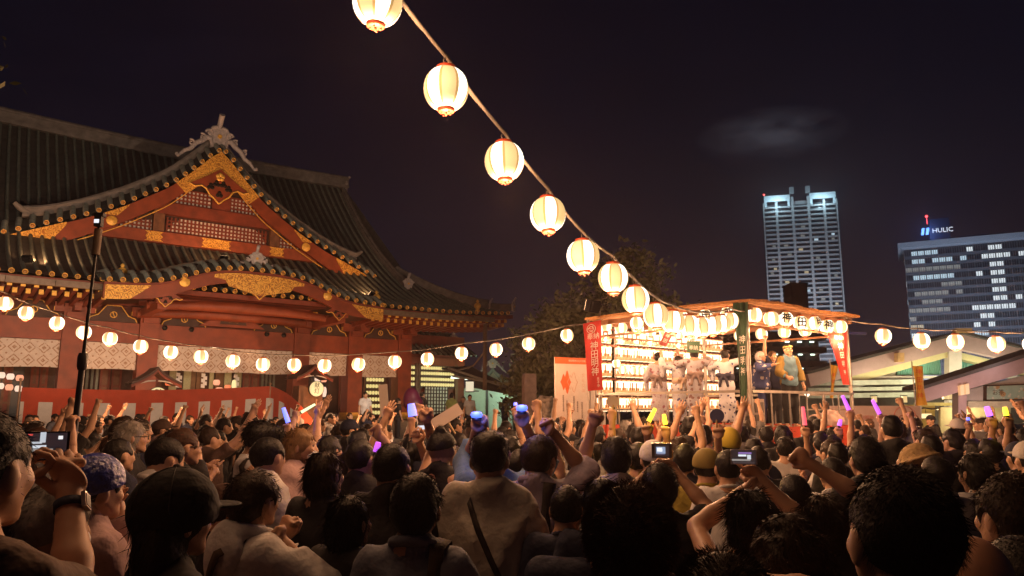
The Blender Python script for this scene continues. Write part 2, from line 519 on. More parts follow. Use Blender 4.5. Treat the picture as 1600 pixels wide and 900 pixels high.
def hair_mesh(style, s, Rn, hc, vox, strands, seed, mats, messy=.004):
    S = SDF(.02 * s)
    T = lambda x, y, z: hc + Rn @ (np.array([x, y, z]) * s)
    Ri = Rn.T
    def ell(c, r, k=.02, sub=False): S.ell(T(*c), [q * s for q in r], k=k * s, sub=sub, rot=Ri)
    def cap(a, b, ra, rb=None, k=.02): S.cap(T(*a), T(*b), ra * s, (ra if rb is None else rb) * s, k=k * s)
    ell((0, -.014, .006), (.083, .104, .102))
    low = -.075; slope = .55
    if style in ('bob', 'long', 'pony', 'bun', 'longcut'):
        ell((0, -.030, -.030), (.087, .093, .09))
    if style == 'bob':
        ell((0, -.034, -.075), (.087, .079, .080)); low = -.15; slope = .15
    elif style == 'long':
        ell((0, -.05, -.10), (.098, .075, .10)); ell((0, -.066, -.20), (.095, .052, .17)); low = -.36; slope = .1
    elif style == 'pony':
        cap((0, -.115, .03), (0, -.15, -.03), .032, .034); cap((0, -.15, -.03), (0, -.14, -.19), .034, .014); low = -.30; slope = .1
    elif style == 'bun':
        ell((0, -.112, .035), (.046, .04, .046)); low = -.13; slope = .5
    elif style == 'topknot':
        ell((0, -.02, .01), (.088, .106, .100)); ell((.0, -.035, .118), (.036, .036, .030)); low = .015; slope = .25
    elif style == 'spiky':
        ell((0, -.02, .030), (.087, .104, .102)); low = -.095
    elif style == 'messy':
        ell((0, -.012, .016), (.086, .105, .103)); ell((0, -.06, -.02), (.082, .063, .085)); low = -.10
    elif style == 'fringe':
        ell((0, .03, .043), (.079, .082, .055)); ell((0, -.05, -.005), (.085, .074, .09)); low = -.095
    elif style == 'under':
        ell((0, .0, .050), (.084, .101, .068)); low = -.045
    # the face stays free
    if style in ('bob', 'long', 'longcut'):
        ell((0, .118, -.065), (.066, .085, .115), k=.015, sub=True)
    else:
        ell((0, .125, -.060), (.080, .095, .105), k=.015, sub=True)
    if style in ('short', 'spiky', 'under', 'fringe', 'messy', 'topknot'):
        for e in (-1, 1): ell((e * .088, .008, -.038), (.03, .036, .045), k=.012, sub=True)
    n = Rn @ nrm([0, slope, -1.0])
    cuts = [(T(0, 0, low), n)]
    v, q = S.mesh(vox, noise=(messy if vox < .01 else .009) * s, nsc=42, cuts=cuts, seed=seed)
    tris = []
    if strands:
        rng = np.random.default_rng(seed + 5)
        # surface normals by face
        a, b, c, d = (v[q[:, i]] for i in range(4))
        N = np.cross(c - a, d - b); ar = np.linalg.norm(N, axis=1) + 1e-12; N = N / ar[:, None]
        ctr = (a + b + c + d) / 4
        if ((ctr - hc) * N).sum() < 0: N = -N
        up = Rn @ np.array([0, 0, 1.0]); back = Rn @ np.array([0, -1.0, 0])
        pk = rng.choice(len(q), strands, p=ar / ar.sum())
        u1, u2 = rng.random((2, strands, 1))
        P = a[pk] * (1 - u1) * (1 - u2) + b[pk] * u1 * (1 - u2) + c[pk] * u1 * u2 + d[pk] * (1 - u1) * u2
        nn = N[pk]
        lift, ln = {'spiky': (.7, .026), 'messy': (.10, .026), 'under': (.16, .018), 'topknot': (.2, .02), 'short': (.10, .018)}.get(style, (.06, .05))
        flow = -up - nn * (nn @ -up)[:, None] + back * .15; flow /= np.linalg.norm(flow, axis=1)[:, None] + .15
        D = flow + nn * lift + rng.normal(0, .10 if style in ('bob', 'long', 'bun', 'pony') else .24, (strands, 3))
        if style == 'spiky': D = flow * .4 + nn * 1.1 + up * .2 + rng.normal(0, .32, (strands, 3))
        if style == 'topknot': D = nn * .3 + up * .6 + rng.normal(0, .25, (strands, 3))
        fly = rng.random(strands) < .20
        D[fly] += nn[fly] * .5 + rng.normal(0, .3, (fly.sum(), 3))
        D /= np.linalg.norm(D, axis=1)[:, None]
        W = np.cross(D, nn); W /= np.linalg.norm(W, axis=1)[:, None] + 1e-9
        wd = (.0005 if strands > 7000 else .0007) * s * (1 if vox < .008 else 2.2); L = (ln * s * rng.uniform(.5, 1.25, strands))[:, None]; W[fly] *= .55
        P = P - nn * .002
        cv = (nn * L * L / .3) * np.where(fly, -.3, 1.0)[:, None]
        V = np.stack([P - W * wd, P + W * wd, P + D * L * .6 - cv * .36 + W * wd * .6, P + D * L - cv - up * .1 * L], 1)
        V2 = np.stack([V[:, 0], V[:, 1], V[:, 2], V[:, 3]], 1).reshape(-1, 3)
        base = np.arange(strands)[:, None] * 4
        t = np.concatenate([base + np.array([0, 1, 2]), base + np.array([1, 3, 2])])
        tris.append((V2, t))
    return np_mesh("hair", [(v, q)], mats, tris=tris)

def person_meshes(sp, near=True):
    """meshes in a frame whose +Y is the way the body faces; keys are part names"""
    s = sp.get('H', 1.70) / 1.71
    f = sp.get('fat', 1.0)
    vox = (.015 if near else .027); hv = (.007 if near else .0115); fv = (.0050 if near else .0070)
    vox = sp.get('vox', vox); hv = sp.get('hv', hv); fv = sp.get('fv', fv)
    lean = sp.get('lean', 0.0)
    out = {}
    def B(x, y, z):
        """body point; leaning shifts what is above the hip forward"""
        return np.array([x, y + lean * max(0, z - .9), z]) * s
    Rn, hc = head_frame(s, R(sp.get('yaw', 0)), R(sp.get('nod', 0)), R(sp.get('tilt', 0)), 0)
    hc = hc + np.array([0, lean * .6 * s, 0])
    Ht = lambda x, y, z: hc + Rn @ (np.array([x, y, z]) * s)
    Ri = Rn.T
    S = SDF(.05 * s)
    torso = [('e', (0, 0, .95), (.155 * f, .108 * f, .13)), ('e', (0, .0, 1.10), (.135 * f, .098 * f, .14)),
             ('e', (0, .005, 1.27), (.160 * f, .110 * f, .15)), ('c', (-.122 * f, -.005, 1.385), (.122 * f, -.005, 1.385), .050, .050),
             ('c', (-.13 * f, -.012, 1.392), (0, -.018, 1.46), .034, .05), ('c', (.13 * f, -.012, 1.392), (0, -.018, 1.46), .034, .05)]
    for t in torso:
        if t[0] == 'e': S.ell(B(*t[1]), [q * s for q in t[2]])
        else: S.cap(B(*t[1]), B(*t[2]), t[3] * s, t[4] * s)
    S.cap(B(0, -.012, 1.42), hc + Rn @ (np.array([0, -.02, -.075]) * s), .058 * s, .053 * s, k=.03 * s)
    S.ell(Ht(0, -.012, 0), [.070 * s, .088 * s, .086 * s], rot=Ri)
    for e in (-1, 1):
        sx = e * .09 * f ** .5
        S.cap(B(sx, 0, .90), B(sx * 1.05, .012, .49), .082 * s, .056 * s)
        S.cap(B(sx * 1.05, .012, .49), B(sx * 1.1, -.012, .09), .055 * s, .036 * s)
        S.cap(B(sx * 1.1, -.03, .035), B(sx * 1.35, .13, .025), .034 * s, .028 * s)
    # arms
    arms = {}
    for e, key in ((1, 'ra'), (-1, 'la')):
        a = sp.get(key) or dict(u=(e * .28, .06, -1), f=(e * .05, .35, -1), h='relax')
        u = nrm(a['u']); w = nrm(a['f'])
        up = max(0, u[2]) * .035
        sh = B(e * (.153 * f ** .7 - .25 * up), -.005, 1.385 + up)
        el = sh + u * .285 * s; wr = el + w * .245 * s
        if a.get('short'): wr = el + w * a['short'] * s
        arms[e] = (sh, el, wr, u, w, a)
        S.cap(sh, el, .050 * s, .040 * s, k=.04 * s)
        m = el + (wr - el) * .35
        S.cap(el, m, .040 * s, .041 * s, k=.02 * s); S.cap(m, wr + w * .02 * s, .041 * s, .026 * s, k=.02 * s)
    V, Q = S.mesh(vox)
    parts = [(V, Q)]
    # head at finer grain
    Hd = SDF(.02 * s)
    def he(c, r, k=.02, sub=False): Hd.ell(Ht(*c), [q * s for q in r], k=k * s, sub=sub, rot=Ri)
    def hcp(a, b, ra, rb, k=.015): Hd.cap(Ht(*a), Ht(*b), ra * s, rb * s, k=k * s)
    he((0, -.012, 0), (.078, .098, .096)); he((0, .026, -.045), (.062, .070, .078), k=.03)
    for e in (-1, 1):
        hcp((e * .050, .004, -.060), (e * .014, .074, -.104), .020, .017, k=.025)
        he((e * .040, .066, -.038), (.024, .020, .020), k=.02)
        he((e * .081, -.012, -.026), (.010, .021, .032), k=.008)
        he((e * .031, .103, -.010), (.019, .016, .012), k=.010, sub=True)
        hcp((e * .010, .090, .010), (e * .048, .074, .010), .007, .006)
    he((0, .078, -.108), (.022, .018, .017))
    hcp((0, .090, -.008), (0, .108, -.046), .008, .0125, k=.012)
    for e in (-1, 1): he((e * .012, .098, -.050), (.009, .010, .008), k=.006)
    hcp((-.020, .088, -.078), (.020, .088, -.078), .0075, .0075, k=.006); hcp((-.016, .086, -.088), (.016, .086, -.088), .008, .008, k=.006)
    Hd.cap(hc + Rn @ (np.array([0, -.02, -.05]) * s), B(0, -.012, 1.43), .054 * s, .058 * s, k=.02 * s)
    hV, hQ = Hd.mesh(hv); parts.append((hV, hQ))
    hands = {}
    for e in (1, -1):
        sh, el, wr, u, w, a = arms[e]
        Hs = SDF(.01)
        ey = nrm(a.get('hd', w)); ez = a.get('back', (0, -1, .1) if w[2] > 0 else (e, 0, .2))
        T = hand_sdf(Hs, wr + w * .012 * s, ey, ez, e, a.get('h', 'relax'), s)
        Hs.cap(wr - w * .05 * s, wr + w * .01 * s, .0295 * s, .026 * s, k=.01)
        parts.append(Hs.mesh(fv if (sp.get('ra') if e > 0 else sp.get('la')) else .0095)); hands[e] = T
    # colours
    allV = np.concatenate([p[0] for p in parts])
    sk = np.array(sp.get('skin', SKIN))
    C = np.tile(sk, (len(allV), 1))
    L = ((allV - hc) @ Rn) / s
    inh = (np.abs(L) < .16).all(1)
    lip = inh & (np.abs(L[:, 0]) < .023) & (np.abs(L[:, 2] + .083) < .012) & (L[:, 1] > .075)
    C[lip] = sk * np.array([.85, .55, .55])
    br = inh & (np.abs(np.abs(L[:, 0]) - .031) < .021) & (np.abs(L[:, 2] - .014) < .0055) & (L[:, 1] > .06)
    C[br] = np.array(sp.get('browc', (.03, .02, .015)))
    if sp.get('shave'):
        sc = inh & (L[:, 2] > -.06) & (L[:, 1] < .05) & (L[:, 2] - .9 * L[:, 1] > -.06)
        C[sc] = C[sc] * .45 + np.array([.02, .015, .012])
    out['body'] = np_mesh("body", parts, skin_mat(), cols=C)
    if sp.get('eyes', near):
        out['eye'] = []
        for e in (-1, 1):
            m = MB(); M = Matrix([list(r) for r in Rn])
            c = Ht(e * .031, .076, -.012)
            prof = [(.0005, .0135), (.006, .0121), (.0098, .0090), (.0130, .002), (.0100, -.008), (.001, -.013)]
            Mx = M @ Matrix.Rotation(-math.pi / 2, 3, 'X')
            m.lathe([(r * s, z * s) for r, z in prof], 10, Vector(c), matf=lambda i, j: 1 if i < 2 else 0, M=Mx)
            out['eye'].append(m.mesh("eye", [mat("eye_white", (.75, .72, .68), .2, noise=0), mat("eye_dark", (.015, .008, .005), .15, noise=0)]))
    # hair
    if sp.get('hair', 'short') != 'bald':
        out['hair'] = hair_mesh(sp.get('hair', 'short'), s, Rn, hc, .0075 if near else .012, sp.get('strands', 6500 if near else 700), sp.get('seed', 1),
                                sp.get('hairm') or mat("hair_black", (.012, .009, .008), .55, noise=.5, scale=70, spec=.3, bump=.25), sp.get('messyamt', .003))
    # shirt
    if sp.get('shirt', 'tee') != 'none':
        kind = sp.get('shirt', 'tee'); g = sp.get('loose', .018)
        S = SDF(.05 * s)
        for t in torso:
            if t[0] == 'e': S.ell(B(*t[1]), [(q + g * (1.3 if t[1][2] < 1.2 else 1)) * s for q in t[2]])
            else: S.cap(B(*t[1]), B(*t[2]), (t[3] + g * .75) * s, (t[4] + g * .35) * s)
        S.ell(B(0, -.01, .90), [(.165 * f + g) * s, (.118 * f + g) * s, .12 * s])
        S.ell(B(0, -.012, 1.08), [(.163 * f + g) * s, (.112 * f + g) * s, .30 * s], k=.04)
        for e in (1, -1):
            sh, el, wr, u, w, a = arms[e]
            if kind == 'tank': continue
            if kind in ('tee', 'polo'):
                c = sh + u * .19 * s
                S.cap(sh - u * .02 * s, el, (.050 + g * .7) * s, (.050 + g) * s, k=.03 * s, cut=(c, u))
            else:
                S.cap(sh, el, (.049 + g * .7) * s, (.042 + g) * s, k=.03 * s)
                S.cap(el, wr, (.045 + g) * s, (.032 + g * .7) * s, k=.02 * s, cut=(wr - w * sp.get('roll', .01) * s, w))
        if kind != 'tank': S.cap(B(0, -.020, 1.34), B(0, -.020, 1.425), (.066 + g * .4) * s, .068 * s, k=.04 * s)
        # the neck hole
        S.cap(B(0, .022, 1.468 if kind != 'tank' else 1.425), hc, (.062 if kind != 'tank' else .085) * s, .07 * s, k=.008 * s, sub=True)
        if kind == 'tank':
            for e in (1, -1): S.ell(B(e * .225 * f, 0, 1.36), [.085 * s, .12 * s, .12 * s], k=.01, sub=True)
        hem = sp.get('hem', .84)
        p2 = [S.mesh(vox if near else .02, noise=sp.get('wrinkle', .018) * s, nsc=13, cuts=[(B(0, 0, hem), (0, 0, -1))], seed=sp.get('seed', 1))]
        if kind in ('tee', 'long') and near:
            K = SDF(.008)
            for k in range(16):
                a0 = 2 * math.pi * k / 16; a1 = 2 * math.pi * (k + 1) / 16
                pt = lambda a: B(.069 * math.sin(a), -.010 - .066 * math.cos(a), 1.462 + .024 * math.cos(a))
                K.cap(pt(a0), pt(a1), .0105 * s)
            p2.append(K.mesh(.006))
        if kind in ('collar', 'polo', 'hood'):
            K = SDF(.012)
            r = .074 if kind != 'hood' else .085
            for k in range(14):
                a0 = 2 * math.pi * k / 14; a1 = 2 * math.pi * (k + 1) / 14
                pt = lambda a: B(r * math.sin(a), -.012 - r * .95 * math.cos(a), 1.470 + .022 * math.cos(a))
                K.cap(pt(a0), pt(a1), .017 * s if kind != 'hood' else .026 * s)
            if kind == 'hood':
                K.ell(B(0, -.115, 1.40), [.125 * s, .055 * s, .105 * s], k=.04)
                K.ell(B(0, -.13, 1.33), [.085 * s, .045 * s, .10 * s], k=.04)
            p2.append(K.mesh(.008 if near else .014, noise=.004))
        out['shirt'] = np_mesh("shirt", p2, sp.get('shirtm') or mat("cloth_black", (.015, .014, .015), .85, noise=.3))
    # trousers
    if sp.get('legs', True):
        S = SDF(.05 * s)
        S.ell(B(0, 0, .93), [(.158 * f + .01) * s, (.11 * f + .012) * s, .13 * s])
        for e in (-1, 1):
            sx = e * .09 * f ** .5
            S.cap(B(sx, 0, .88), B(sx * 1.05, .010, .49), .098 * s, .080 * s); S.cap(B(sx * 1.05, .010, .49), B(sx * 1.1, -.008, .06), .080 * s, .062 * s)
        v = S.mesh(.042, noise=.008, nsc=12, cuts=[(B(0, 0, .07), (0, 0, -1)), (B(0, 0, 1.0), (0, 0, 1))], seed=3)
        out['trousers'] = np_mesh("trousers", [v], sp.get('trousersm') or mat("cloth_dark", (.02, .021, .027), .85, noise=.3))
    # hats
    hat = sp.get('hat')
    if hat:
        S = SDF(.02)
        if hat == 'cap':
            S.ell(Ht(0, -.012, .018), [.098 * s, .118 * s, .108 * s], rot=Ri)
            S.ell(Ht(0, .125, .03), [.080 * s, .085 * s, .010 * s], k=.012, rot=Ri)
            cut = [(Ht(0, 0, .005), Rn @ nrm([0, .12, -1]))]
        elif hat == 'bigcap':
            S.ell(Ht(0, -.01, .022), [.112 * s, .134 * s, .128 * s], rot=Ri)
            S.ell(Ht(0, .13, .022), [.085 * s, .085 * s, .010 * s], k=.012, rot=Ri)
            cut = [(Ht(0, 0, -.035), Rn @ nrm([0, .25, -1]))]
        elif hat == 'beanie':
            S.ell(Ht(0, -.012, .025), [.098 * s, .118 * s, .112 * s], rot=Ri); cut = [(Ht(0, 0, -.01), Rn @ nrm([0, .25, -1]))]
        elif hat == 'bucket':
            S.ell(Ht(0, -.01, .03), [.098 * s, .115 * s, .10 * s], rot=Ri)
            S.ell(Ht(0, -.005, -.005), [.150 * s, .170 * s, .022 * s], k=.03, rot=Ri); cut = [(Ht(0, 0, -.02), Rn @ nrm([0, .05, -1]))]
        elif hat == 'band':
            S.ell(Ht(0, -.012, .028), [.096 * s, .116 * s, .112 * s], rot=Ri); cut = [(Ht(0, 0, .03), Rn @ nrm([0, .1, -1])), (Ht(0, 0, .068), Rn @ nrm([0, -.1, 1]))]
        out['hat'] = np_mesh("hat", [S.mesh(.006 if near else .011, noise=.002, cuts=cut, seed=2)], sp.get('hatm') or mat("cloth_black", (.015, .014, .015), .85))
    # spectacles
    if sp.get('glasses'):
        m = MB()
        for e in (-1, 1):
            ring = [Vector(Ht(e * .034 + .024 * math.cos(a), .108 - .010 * (abs(math.cos(a)) if math.cos(a) * e > 0 else 0), -.014 + .018 * math.sin(a))) for a in np.linspace(0, 2 * math.pi, 13)]
            m.tube(ring, .0022 * s, 5)
            m.tube([Ht(e * .058, .10, -.008), Ht(e * .083, .03, -.006), Ht(e * .086, -.02, -.012)], .0022 * s, 5)
        m.tube([Ht(-.011, .110, -.010), Ht(.011, .110, -.010)], .0022 * s, 5)
        out['spectacles'] = m.mesh("spectacles", mat("spectacle_frame", (.02, .02, .02), .25, noise=0, spec=.6))
    if sp.get('mask'):
        S = SDF(.015); S.ell(Ht(0, .062, -.072), [.060 * s, .058 * s, .046 * s], rot=Ri)
        out['face_mask'] = np_mesh("face_mask", [S.mesh(.006, noise=.002, cuts=[(Ht(0, .02, 0), Rn @ np.array([0, -1., 0]))])], mat("mask_white", (.75, .74, .72), .85, noise=.1))
    SV = None
    if 'shirt' in out:
        SV = np.empty(len(out['shirt'].vertices) * 3); out['shirt'].vertices.foreach_get('co', SV); SV = SV.reshape(-1, 3)
    # straps: a band lying over the shirt from one shoulder to the other hip
    for (e, name, smat, wid, slim) in sp.get('straps', []):
        m = MB(); g = sp.get('loose', .018) + .012
        pts = []
        if slim == 'cross':      # over shoulder e, down across the back and the front to the other hip
            for t in np.linspace(0, 1, 15):
                x = e * .085 * f * (1 - t) - e * .165 * f * t
                z = 1.445 * (1 - t) + .90 * t
                y = -(math.sqrt(max(.02, 1 - (x / (.185 * f)) ** 2)) * (.098 * f + g)) * (1 if t > .08 else .35 + 8 * t)
                pts.append((x, y, z))
            fr_ = [(x, .01 - y, z) for x, y, z in pts[1:]]
            pts = fr_[::-1] + [(e * .085 * f, -.0, 1.475)] + pts[1:]
        else:                     # a rucksack strap: over the shoulder, down the front and back
            for t in np.linspace(0, 1, 9): pts.append((e * (.10 + .02 * t) * f, -(.06 + (.075 * f + g) * math.sin(t * 1.6)), 1.468 - .33 * t))
            for t in np.linspace(0, 1, 7): pts.insert(0, (e * (.10 + .02 * t) * f, (.02 + (.085 * f + g) * math.sin(.2 + t * 1.5)), 1.475 - .33 * t))
        P = [Vector(B(*p)) for p in pts]
        if SV is not None:      # lie on the cloth
            for p in P:
                mk = (np.abs(SV[:, 0] - p.x) < .022) & (np.abs(SV[:, 2] - p.z) < .022)
                bk = p.y < lean * max(0, p.z / s - .9) * s + .01
                mk &= (SV[:, 1] < .03) if bk else (SV[:, 1] > -.03)
                if mk.sum() and p.z / s < 1.44: p.y = float(SV[mk, 1].min() - .004) if bk else float(SV[mk, 1].max() + .004)
        vs = []; fs = []
        for i, p in enumerate(P):
            d = (P[min(i + 1, len(P) - 1)] - P[max(i - 1, 0)]).normalized()
            c0 = Vector(B(0, 0, p.z / s)); o = (p - c0); o.z = .0 if p.z / s < 1.44 else .05
            if o.length < 1e-3: o = Vector((0, 0, 1))
            o.normalize()
            if p.z / s > 1.455: o = (o * .3 + Vector((0, 0, 1))).normalized()
            x = d.cross(o).normalized() * wid * .5 * s
            vs += [p - x, p + x, p - x + o * .006, p + x + o * .006]
        n = len(P)
        for i in range(n - 1):
            a = 4 * i; b = a + 4
            fs += [(a, a + 1, b + 1, b), (a + 2, b + 2, b + 3, a + 3), (a, b, b + 2, a + 2), (a + 1, a + 3, b + 3, b + 1)]
        m.add(vs, fs, 0, True)
        out.setdefault('_straps', []).append((name, m.mesh(name, smat)))
    if sp.get('pack'):
        S = SDF(.03); c = B(0, -.205 * f, 1.20)
        S.ell(c + np.array([0, .0, -.06]), [.16, .085, .20]); S.cap(c + np.array([-.08, 0, .10]), c + np.array([.08, 0, .10]), .07)
        S.ell(c + np.array([0, -.07, -.09]), [.11, .045, .11])
        out.setdefault('_straps', []).append(('rucksack', np_mesh('rucksack', [S.mesh(.014, noise=.008, nsc=12, cuts=[(B(0, -.105 * f - .01, 1.2), (0, 1, 0))])], sp['pack'])))
    return out, hands, arms, (Rn, hc, s)

ORDER = ('body', 'eye', 'hair', 'shirt', 'trousers', 'hat', 'spectacles', 'face_mask')
def build_person(sp, label, loc, face, group=None, near=True):
    """a person standing at loc, body turned so that it faces the direction `face` (degrees clockwise from +Y)"""
    ms, hands, arms, hd = person_meshes(sp, near)
    root = thing("person", label, "person", loc, R(-face), group)
    kids = {}
    for k in ORDER:
        if k in ms:
            for me in (ms[k] if isinstance(ms[k], list) else [ms[k]]): kids[k] = link(k, me, root)
    for n, me in ms.get('_straps', []): link(n, me, root)
    M = Matrix.Translation(Vector(loc)) @ Matrix.Rotation(R(-face), 4, 'Z')
    return dict(root=root, kids=kids, M=M, hands=hands, arms=arms, head=hd)
def hand_at(P, e, x, y, z): return P['M'] @ Vector(P['hands'][e](x, y, z))
# ================================================================ palette
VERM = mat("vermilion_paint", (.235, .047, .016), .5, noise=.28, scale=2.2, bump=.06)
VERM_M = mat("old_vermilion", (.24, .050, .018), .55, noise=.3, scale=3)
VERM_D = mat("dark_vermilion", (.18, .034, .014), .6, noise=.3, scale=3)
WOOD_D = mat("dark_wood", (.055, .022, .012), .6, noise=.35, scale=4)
WOOD_M = mat("brown_wood", (.15, .062, .028), .6, noise=.35, scale=5)
GOLD = mat("gold_fitting", (.85, .47, .09), .42, metal=.25, noise=.3, scale=9)
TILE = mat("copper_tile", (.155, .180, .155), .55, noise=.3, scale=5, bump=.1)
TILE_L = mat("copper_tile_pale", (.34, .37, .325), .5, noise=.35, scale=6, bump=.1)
TILE_S = mat("copper_sheet", (.065, .063, .058), .65, noise=.4, scale=3)
RIDGE = mat("ridge_copper", (.19, .165, .15), .6, noise=.35, scale=3, bump=.15)
ORN = mat("ornament_grey", (.52, .43, .40), .6, noise=.3, scale=9)
STONE = mat("granite", (.20, .18, .16), .85, noise=.3, scale=14, bump=.2)
WHITE_P = mat("white_plaster", (.55, .50, .45), .8, noise=.15)

def gold_carved():
    m = _M.get("gold_carved")
    if m: return m
    m = mat("gold_carved", (.85, .46, .085), .42, metal=.2, noise=.2, scale=9)
    nt = m.node_tree; b = nt.nodes["Principled BSDF"]; src = b.inputs["Base Color"].links[0].from_socket
    tc = nt.nodes.new("ShaderNodeTexCoord")
    nz = nt.nodes.new("ShaderNodeTexNoise"); nz.inputs["Scale"].default_value = 5.0
    add = nt.nodes.new("ShaderNodeVectorMath"); add.operation = 'MULTIPLY_ADD'; add.inputs[1].default_value = (.35, .35, .35)
    nt.links.new(tc.outputs["Object"], nz.inputs["Vector"]); nt.links.new(nz.outputs["Color"], add.inputs[0]); nt.links.new(tc.outputs["Object"], add.inputs[2])
    vo = nt.nodes.new("ShaderNodeTexVoronoi"); vo.inputs["Scale"].default_value = 3.4
    nt.links.new(add.outputs[0], vo.inputs["Vector"])
    w = nt.nodes.new("ShaderNodeMath"); w.operation = 'MULTIPLY'; w.inputs[1].default_value = 24
    s_ = nt.nodes.new("ShaderNodeMath"); s_.operation = 'SINE'
    gt = nt.nodes.new("ShaderNodeMath"); gt.operation = 'GREATER_THAN'; gt.inputs[1].default_value = .35
    nt.links.new(vo.outputs["Distance"], w.inputs[0]); nt.links.new(w.outputs[0], s_.inputs[0]); nt.links.new(s_.outputs[0], gt.inputs[0])
    mx = nt.nodes.new("ShaderNodeMix"); mx.data_type = 'RGBA'
    nt.links.new(gt.outputs[0], mx.inputs[0]); nt.links.new(src, mx.inputs[6]); mx.inputs[7].default_value = (.42, .16, .03, 1)
    nt.links.new(mx.outputs[2], b.inputs["Base Color"])
    bp = nt.nodes.new("ShaderNodeBump"); bp.inputs["Strength"].default_value = .6; bp.inputs["Distance"].default_value = .02; bp.invert = True
    nt.links.new(gt.outputs[0], bp.inputs["Height"]); nt.links.new(bp.outputs[0], b.inputs["Normal"])
    return m
GOLDC = gold_carved()

# ================================================================ ground
g = MB(); g.grid(lambda u, v: Vector((u, v, 0)), [-3000, -60, -20, 0, 20, 60, 3000], [-3000, -20, 0, 15, 30, 60, 3000], smooth=False)
gm = mat("paving", (.13, .12, .11), .85, noise=.3, scale=3, bump=.15)
g.build("ground", gm, kind="structure")

# ================================================================ shrine hall
SA = R(37.7); SC0 = Vector((-13.55, 35.35, 0))
def q(u, n, z): return Vector((u, -n, z))
SM = Matrix.Translation(SC0) @ Matrix.Rotation(SA, 4, 'Z')
def sw(u, n, z): return SM @ q(u, n, z)
hall = thing("shrine_hall", "large vermilion shrine hall with sweeping dark tiled roofs and gold fittings", "shrine", SC0, SA)
fq = lambda x, d, z: q(x, d, z)

pl = MB(); pl.box(q(0, -4.5, .6), (22, 13, 1.2)); pl.build("platform", STONE, hall)
for i in range(5):
    st = MB(); st.box(q(0, 2.3 + .35 * i, (1.2 - .22 * (i + 1)) / 2 + .0), (8, .35, 1.2 - .22 * (i + 1))); st.build("step", STONE, hall)
COLS = (-9.41, -6.47, -3.53, 3.53, 6.47, 9.41)
for u in COLS:
    m = MB(); m.box(q(u, 0, 3.7), (.80, .80, 5.0)); c = m.build("column", VERM, hall)
    m = MB(); m.box(q(u, 0, 1.42), (.86, .86, .42)); m.build("gold_shoe", GOLD, c)
# lintels and tie beams between the columns
for a, b in zip(COLS[:-1], COLS[1:]):
    m = MB(); m.box(q((a + b) / 2, .06, 5.10), (b - a - .81, .42, .88)); m.build("lintel", VERM, hall)
m = MB(); m.box(q(0, .08, 6.48), (21.4, .5, .36)); m.build("purlin", VERM_D, hall)
m = MB(); m.box(q(0, 1.35, 6.62), (22.6, .32, .26)); m.build("purlin", VERM, hall)
# bracket sets over every column and strut panels between
for u in COLS:
    m = MB()
    m.box(q(u, .25, 5.70), (.62, .62, .26)); m.box(q(u, .25, 5.95), (1.5, .26, .22)); m.box(q(u, .55, 5.96), (.26, 1.2, .215))
    for du in (-.6, 0, .6): m.box(q(u + du, .25, 6.15), (.34, .34, .18))
    m.box(q(u, .95, 6.16), (.34, .34, .17)); m.box(q(u, .95, 6.36), (1.3, .24, .2)); m.box(q(u, 1.0, 6.40), (.24, 1.7, .2))
    for du in (-.5, .5): m.box(q(u + du, .95, 6.51), (.3, .3, .10))
    br = m.build("bracket", VERM, hall)
    m = MB(); m.box(q(u, 1.87, 6.40), (.20, .05, .17)); m.box(q(u - .76, .25, 5.95), (.02, .2, .18)); m.box(q(u + .76, .25, 5.95), (.02, .2, .18)); m.build("gold_tip", GOLD, br)
for a, b in zip(COLS[:-1], COLS[1:]):
    cs = [(a + b) / 2] if b - a < 4 else [a + 1.45, b - 1.45]
    for c in cs:
        half = .95
        leg = [(-half, 5.56), (-half * .92, 5.72), (-half * .62, 5.84), (-half * .42, 6.10), (-.28, 6.26), (.28, 6.26), (half * .42, 6.10), (half * .62, 5.84), (half * .92, 5.72), (half, 5.56)]
        m = MB(); m.prism([(c + x, z) for x, z in leg], fq, .12, .26); k = m.build("strut_panel", WOOD_D, hall)
        m = MB(); m.tube([q(c + x, .27, z) for x, z in leg], .025, 5); m.build("gold_edge", GOLD, k)
        m = MB(); m.tube([q(c + .13 * math.cos(t), .28, 5.86 + .13 * math.sin(t)) for t in np.linspace(0, 6.283, 11)], .022, 5); m.tube([q(c + .05, .28, 5.74), q(c, .28, 5.86), q(c - .05, .28, 5.98)], .02, 5); m.build("gold_crest", GOLD, k)
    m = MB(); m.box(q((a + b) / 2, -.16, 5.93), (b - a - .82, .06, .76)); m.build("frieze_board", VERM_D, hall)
# back wall with doors, slats and lattices
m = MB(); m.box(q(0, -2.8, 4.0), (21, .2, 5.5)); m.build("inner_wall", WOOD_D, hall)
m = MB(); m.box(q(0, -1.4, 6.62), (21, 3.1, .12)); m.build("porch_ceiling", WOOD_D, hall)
m = MB(); m.box(q(0, -1.0, 1.24), (21, 4.2, .08)); m.build("porch_floor", WOOD_M, hall)
def door(u0, u1, z0, z1, n, mt, name="door", split=2):
    w = (u1 - u0) / split
    for i in range(split):
        m = MB(); m.box(q(u0 + w * (i + .5), n, (z0 + z1) / 2), (w - .05, .08, z1 - z0)); d = m.build(name, mt, hall)
        m = MB()
        for k in range(1, 4): m.box(q(u0 + w * (i + .5), n + .055, z0 + (z1 - z0) * k / 4), (w - .1, .03, .09))
        for s in (-1, 1): m.box(q(u0 + w * (i + .5) + s * (w / 2 - .07), n + .056, (z0 + z1) / 2), (.09, .034, z1 - z0 - .05))
        m.build("rail", WOOD_M if mt is not WOOD_M else VERM_D, d)
door(-9.0, -8.2, 1.3, 4.4, -2.6, VERM_D); door(-7.6, -6.9, 1.3, 4.4, -2.6, WOOD_M)
